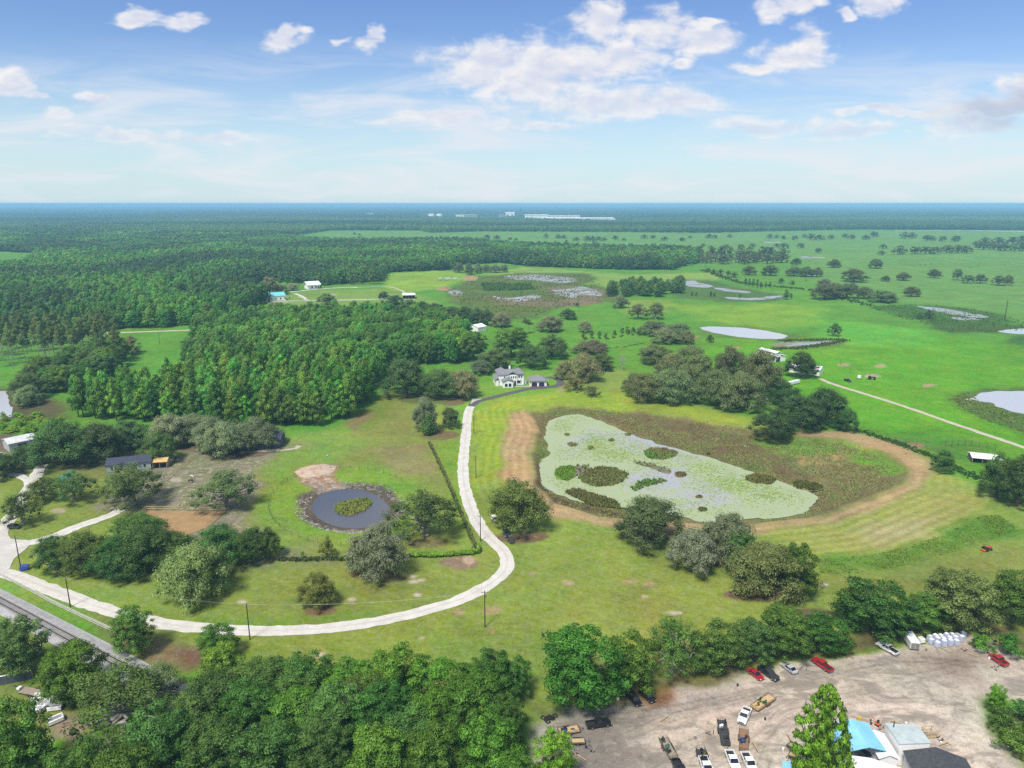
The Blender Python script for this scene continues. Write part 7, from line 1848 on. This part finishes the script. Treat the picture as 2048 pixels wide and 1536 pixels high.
# lily pads: thousands of small discs
rng = np.random.default_rng(8); lp = rng.uniform(wat.min(0), wat.max(0), (90000, 2)); dd = sdf(wat, lp)
den = fbm(lp[:, 0], lp[:, 1], 16, 4, 71) ; ctr = np.array(tuple(P(1330, 960))[:2])
prob = np.clip((den - .36) * 3.2, .02, 1) * smoothstep(-1, -5, dd)
patch = np.zeros(len(lp))
for (x, y, rx, ry) in [(1190,880,40,16),(1230,905,50,16),(1470,960,60,20),(1540,985,60,20),(1300,1000,60,12),(1420,935,50,14)]:
    c = np.array(tuple(P(x, y))[:2]); ex = np.array(tuple(P(x + rx, y))[:2]) - c; ey = np.array(tuple(P(x, y - ry))[:2]) - c
    q = np.hypot((lp[:, 0] - c[0]) / ex[0], (lp[:, 1] - c[1]) / max(1, ey[1])); patch = np.maximum(patch, np.clip(1.2 - q, 0, 1))
keep = rng.random(len(lp)) < np.clip(prob * .42 + patch * .30, 0, 1) * (dd < -.5); lp = lp[keep]; patch = patch[keep]
n = len(lp); rad = rng.uniform(.12, .34, n); a6 = np.arange(6) * math.pi / 3
V = np.stack([lp[:, None, 0] + rad[:, None] * np.cos(a6 + 1.1), lp[:, None, 1] + rad[:, None] * np.sin(a6 + 1.1), np.broadcast_to((-.785 + rng.uniform(0, .015, n))[:, None], (n, 6))], -1).reshape(-1, 3)
me = mesh_np('lily_pads', V, np.arange(n * 6).reshape(-1, 6), [LEAF])
br = rng.random((n, 1)); c = np.where(rng.random((n, 1)) < .2 + patch[:, None] * .75, np.array([[.25, .35, .11]]), np.array([[.34, .42, .24]])) * (.75 + .5 * br)
add_col(me, np.repeat(c, 6, 0) / LEAF_GAIN); o = link('lily_pads', me); o['tint'] = (1., 1., 1.); tag(o, 'pale and bright green lily pads floating on the large pond', None, None, 'stuff')
# driftwood and pale stones round the round pond
rng = np.random.default_rng(12); m = MB(); cen = P(700, 1013)
for k in range(620):
    a = rng.uniform(0, 6.283); rr = rng.uniform(.88, 1.10); p = P(702 + 103 * rr * math.cos(a), 1014 + 48 * rr * math.sin(a))
    d = sdf(RP, np.array([[p.x, p.y]]))[0]; z = -(0.9 * smoothstep(1.0, -4.0, np.array(d)) + .8 * smoothstep(-4, -9, np.array(d)))
    t = rng.uniform(0, 3.14); l = rng.uniform(.15, .7); q = Vector((math.cos(t), math.sin(t), rng.uniform(-.1, .2))) * l
    m.bar(Vector((p.x, p.y, float(z) + .05)) - q, Vector((p.x, p.y, float(z) + .06)) + q, rng.uniform(.04, .12), 4)
o = m.build('driftwood', mat('bleached_debris', (.36, .34, .31), .9, var=.3, scale=.8, alt=(.10, .09, .08))); tag(o, 'bleached driftwood and roots strewn round the bank of the round pond', None, None, 'stuff')
hp = np.array([tuple(P(x, y))[:2] for x, y in [(586,944),(600,936),(625,929),(650,927),(675,932),(668,944),(645,951),(620,956),(600,955)]])
gx_, gy_ = np.meshgrid(np.linspace(hp[:, 0].min() - 1, hp[:, 0].max() + 1, 60), np.linspace(hp[:, 1].min() - 1, hp[:, 1].max() + 1, 70), indexing='ij')
q = np.stack([gx_.ravel(), gy_.ravel()], 1); ds = sdf(hp, q)
hz_ = np.minimum(1, np.maximum(0, -ds) * .3) * (.1 + 1.7 * fbm(q[:, 0], q[:, 1], 3.0, 4, 5)) - .08
i3, j3 = np.meshgrid(np.arange(59), np.arange(69), indexing='ij')
me = mesh_np('soil_heap', np.concatenate([q, hz_[:, None]], 1), np.stack([i3 * 70 + j3, (i3 + 1) * 70 + j3, (i3 + 1) * 70 + j3 + 1, i3 * 70 + j3 + 1], -1).reshape(-1, 4), [mat('tipped_soil', (.27, .17, .11), .95, var=.3, scale=.55, alt=(.44, .38, .31), bump=1.0)], smooth=True)
o = link('soil_heap', me); tag(o, 'tipped heap of orange and pale soil above the round pond', 'soil heap')
# ------------------------------------------------------------------ industrial plant on the skyline
IW = mat('industrial_white', (.82, .82, .80), .7, var=.06, scale=.02); IG = mat('industrial_grey', (.34, .35, .36), .8, var=.1, scale=.02); ID = mat('industrial_dark', (.09, .10, .12), .8, var=.1, scale=.02)
def plant_hall(cx, by, wpx, hpx, m, label, dpx=1.2, roofm=None):
    p = P(cx, by); s = depth_of(p) / F_PX; w, h = wpx * s, hpx * s; d = min(220, max(30, w * .5))
    r = empty('factory_hall', p); tag(r, label, 'building')
    MB().box(-w / 2, 0, 0, w / 2, d, h * .86).build('wall', m, r); MB().prism([(-2, h * .86), (d / 2, h), (d + 2, h * .86)], -w / 2 - 2, w / 2 + 2, 'x').build('roof', roofm or m, r)
    n = max(2, int(wpx / 8))
    for k in range(n): MB().box(-w / 2 + w * (k + .5) / n - w / n * .2, -.6, 0, -w / 2 + w * (k + .5) / n + w / n * .2, -.1, h * .35).build('loading_door', ID, r)
for (x, y, w, h, m, lab) in [(1150,441.5,160,5,IW,'longest white warehouse on the skyline'),(1072,437,44,5,IW,'white hall left of the longest warehouse'),(1120,436,80,4,IW,'white hall behind the longest warehouse'),(1020,432,18,5,IW,'pale block left of the tall mast'),(1005,434,14,3,IG,'low grey block beside the pale block'),
    (946,437,34,5,IG,'grey works hall between the tanks and the dark tower'),(920,436,16,4,IW,'small white hall right of the tanks'),(800,437,18,3,IW,'small pale hall left of the tanks'),(738,433,16,3.5,IW,'pale shed left on the skyline'),(715,437,14,3,IG,'grey shed left on the skyline'),(1346,438,26,3.2,IW,'lone pale hall right of the works'),(1275,441,36,2.5,IG,'low grey hall at the right end of the works'),(822,438,12,2.5,IW,'tiny pale hall near the tanks'),
    (1255,436,18,2.5,IW,'tiny white hall far right of the mast'),(612,433,22,2.5,IW,'distant pale building left of the works'),(470,430,14,2,IW,'distant pale building on the left skyline'),(375,434,10,2,IW,'tiny distant pale building in the left woods')]:
    plant_hall(x, y, w, h * (1.1 if w > 60 else 1.5), m, lab)
for x, lab in ((863, 'left of two white storage tanks on the skyline'), (879, 'right of two white storage tanks on the skyline')):
    p = P(x, 435); s = depth_of(p) / F_PX; r = empty('storage_tank', p); tag(r, lab, 'tank')
    MB().cyl((0, 0, 0), 6.2 * s, 6.6 * s, 24).build('shell', IW, r); MB().bar((0, 0, 6.6 * s), (0, 0, 7.4 * s), 6.2 * s, 24, 1.5 * s).build('roof', IW, r)
p = P(1041, 436); s = depth_of(p) / F_PX; r = empty('chimney_mast', p); tag(r, 'tall thin mast rising above the skyline works', 'mast'); MB().bar((0, 0, 0), (0, 0, 22 * s), .7 * s, 8, .45 * s).build('shaft', ID, r); MB().cyl((0, 0, 14 * s), .9 * s, .5 * s, 8).build('platform', ID, r)
p = P(961, 437); s = depth_of(p) / F_PX; r = empty('process_tower', p); tag(r, 'dark steel process tower of the skyline works', 'tower')
for q in range(4): MB().box(-6 * s, -2 * s, 2 * q * s, 6 * s, 6 * s, (2 * q + 1.6) * s).build('storey', ID, r)
for x, lab in ((975, 'left crane over the skyline works'), (984, 'right crane over the skyline works'), (945, 'crane behind the grey works hall')):
    p = P(x, 436.5); s = depth_of(p) / F_PX; r = empty('crane', p); tag(r, lab, 'crane'); MB().bar((0, 0, 0), (2.2 * s, 0, 11 * s), .35 * s, 4).build('jib', IG, r); MB().box(-1.5 * s, -s, 0, 1.5 * s, s, 2 * s).build('cab', ID, r)
def far_patch(name, px, c, label): sheet(name, [tuple(P(x, y))[:2] for x, y in px], .5, mat(name + '_surface', c, .9, var=.2, scale=.01), label=label)
far_patch('sand_pit', [(150,455.5),(310,456.5),(300,454),(160,453)], (.5, .46, .40), 'pale strip of bare ground in the left woods')
far_patch('clearing', [(358,436.5),(436,436),(430,433),(362,433)], (.30, .32, .20), 'pale clearing in the far left woods')
far_patch('far_road', [(1790,463),(1900,461.5),(2100,464.5),(2100,463.3),(1900,460.4),(1790,462)], (.36, .35, .30), 'pale road along the far wood edge on the right')
# junk, stumps and little things on the grass
rng = np.random.default_rng(77)
for i, (x, y, lab) in enumerate([(1557,1229,'dark hanging feeder beside the small tree above the yard'),(655,911,'pale boulder on the field above the round pond'),(1652,1170,'white stone on the grass right of the meadow grove')]):
    bm = bmesh.new(); bmesh.ops.create_icosphere(bm, subdivisions=2, radius=.5)
    for v_ in bm.verts: v_.co *= 1 + .25 * math.sin(v_.co.x * 9 + i) * math.cos(v_.co.y * 7); v_.co.z = max(-.2, v_.co.z * .6)
    me = bpy.data.meshes.new('boulder'); bm.to_mesh(me); bm.free(); me.materials.append(STEEL if i == 0 else BARK_PALE)
    o = link('boulder', me, None, P(x, y, .15)); tag(o, lab, 'stone' if i else 'feeder')

# loose scrap about the yard
rng = np.random.default_rng(99)
spots = [(1580,1478),(1566,1500),(1572,1520),(1600,1470),(1670,1506),(1688,1514),(1700,1448),(1742,1449),(1764,1455),(1795,1446),(1812,1449),(1880,1480),(1890,1490),(1130,1500),(1152,1506),(1160,1515),(1172,1496),(1186,1500),(1120,1476),(1236,1400),(1250,1412),(1330,1440),(1390,1478),(1420,1470),(1512,1496),(1530,1440),(1930,1300),(1945,1310),(1978,1318),(1990,1335),(1890,1300),(1852,1302),(1606,1340),(1700,1312),(1475,1372)]
for i, (x, y) in enumerate(spots):
    p = P(x, y); rz = rng.uniform(0, 3.1)
    if i % 3 == 0:
        r = empty('plank_pile', p, rz); tag(r, 'small pile of loose boards on the dirt yard', 'boards', 'board piles of the yard')
        for k in range(4): MB().box(-.9 - .2 * rng.random(), -.3 + k * .15, .0 + .045 * (k % 2), .9 + .3 * rng.random(), -.17 + k * .15, .04 + .045 * (k % 2)).build('board', (WOOD, TAN, RUST)[k % 3], r)
    elif i % 3 == 1:
        r = empty('bucket', p, rz); tag(r, 'round bucket standing on the dirt yard', 'bucket', 'buckets of the yard')
        MB().bar((0, 0, 0), (0, 0, .42), .17, 10, .21).build('body', (PW, RIM, PG)[(i // 3) % 3], r); MB().bar((-.2, 0, .4), (.2, 0, .46), .015, 4).build('handle', STEEL, r)
    else:
        r = empty('scrap_heap', p, rz); tag(r, 'little heap of dark scrap metal on the dirt yard', 'scrap', 'scrap heaps of the yard')
        for k in range(6): a = rng.uniform(-.6, .6, 3); MB().bar((a[0], a[1], .05), (a[0] + rng.uniform(-.6, .6), a[1] + rng.uniform(-.6, .6), rng.uniform(.1, .5)), .06, 5).build('scrap_piece', (STEEL, RUST, RIM)[k % 3], r)
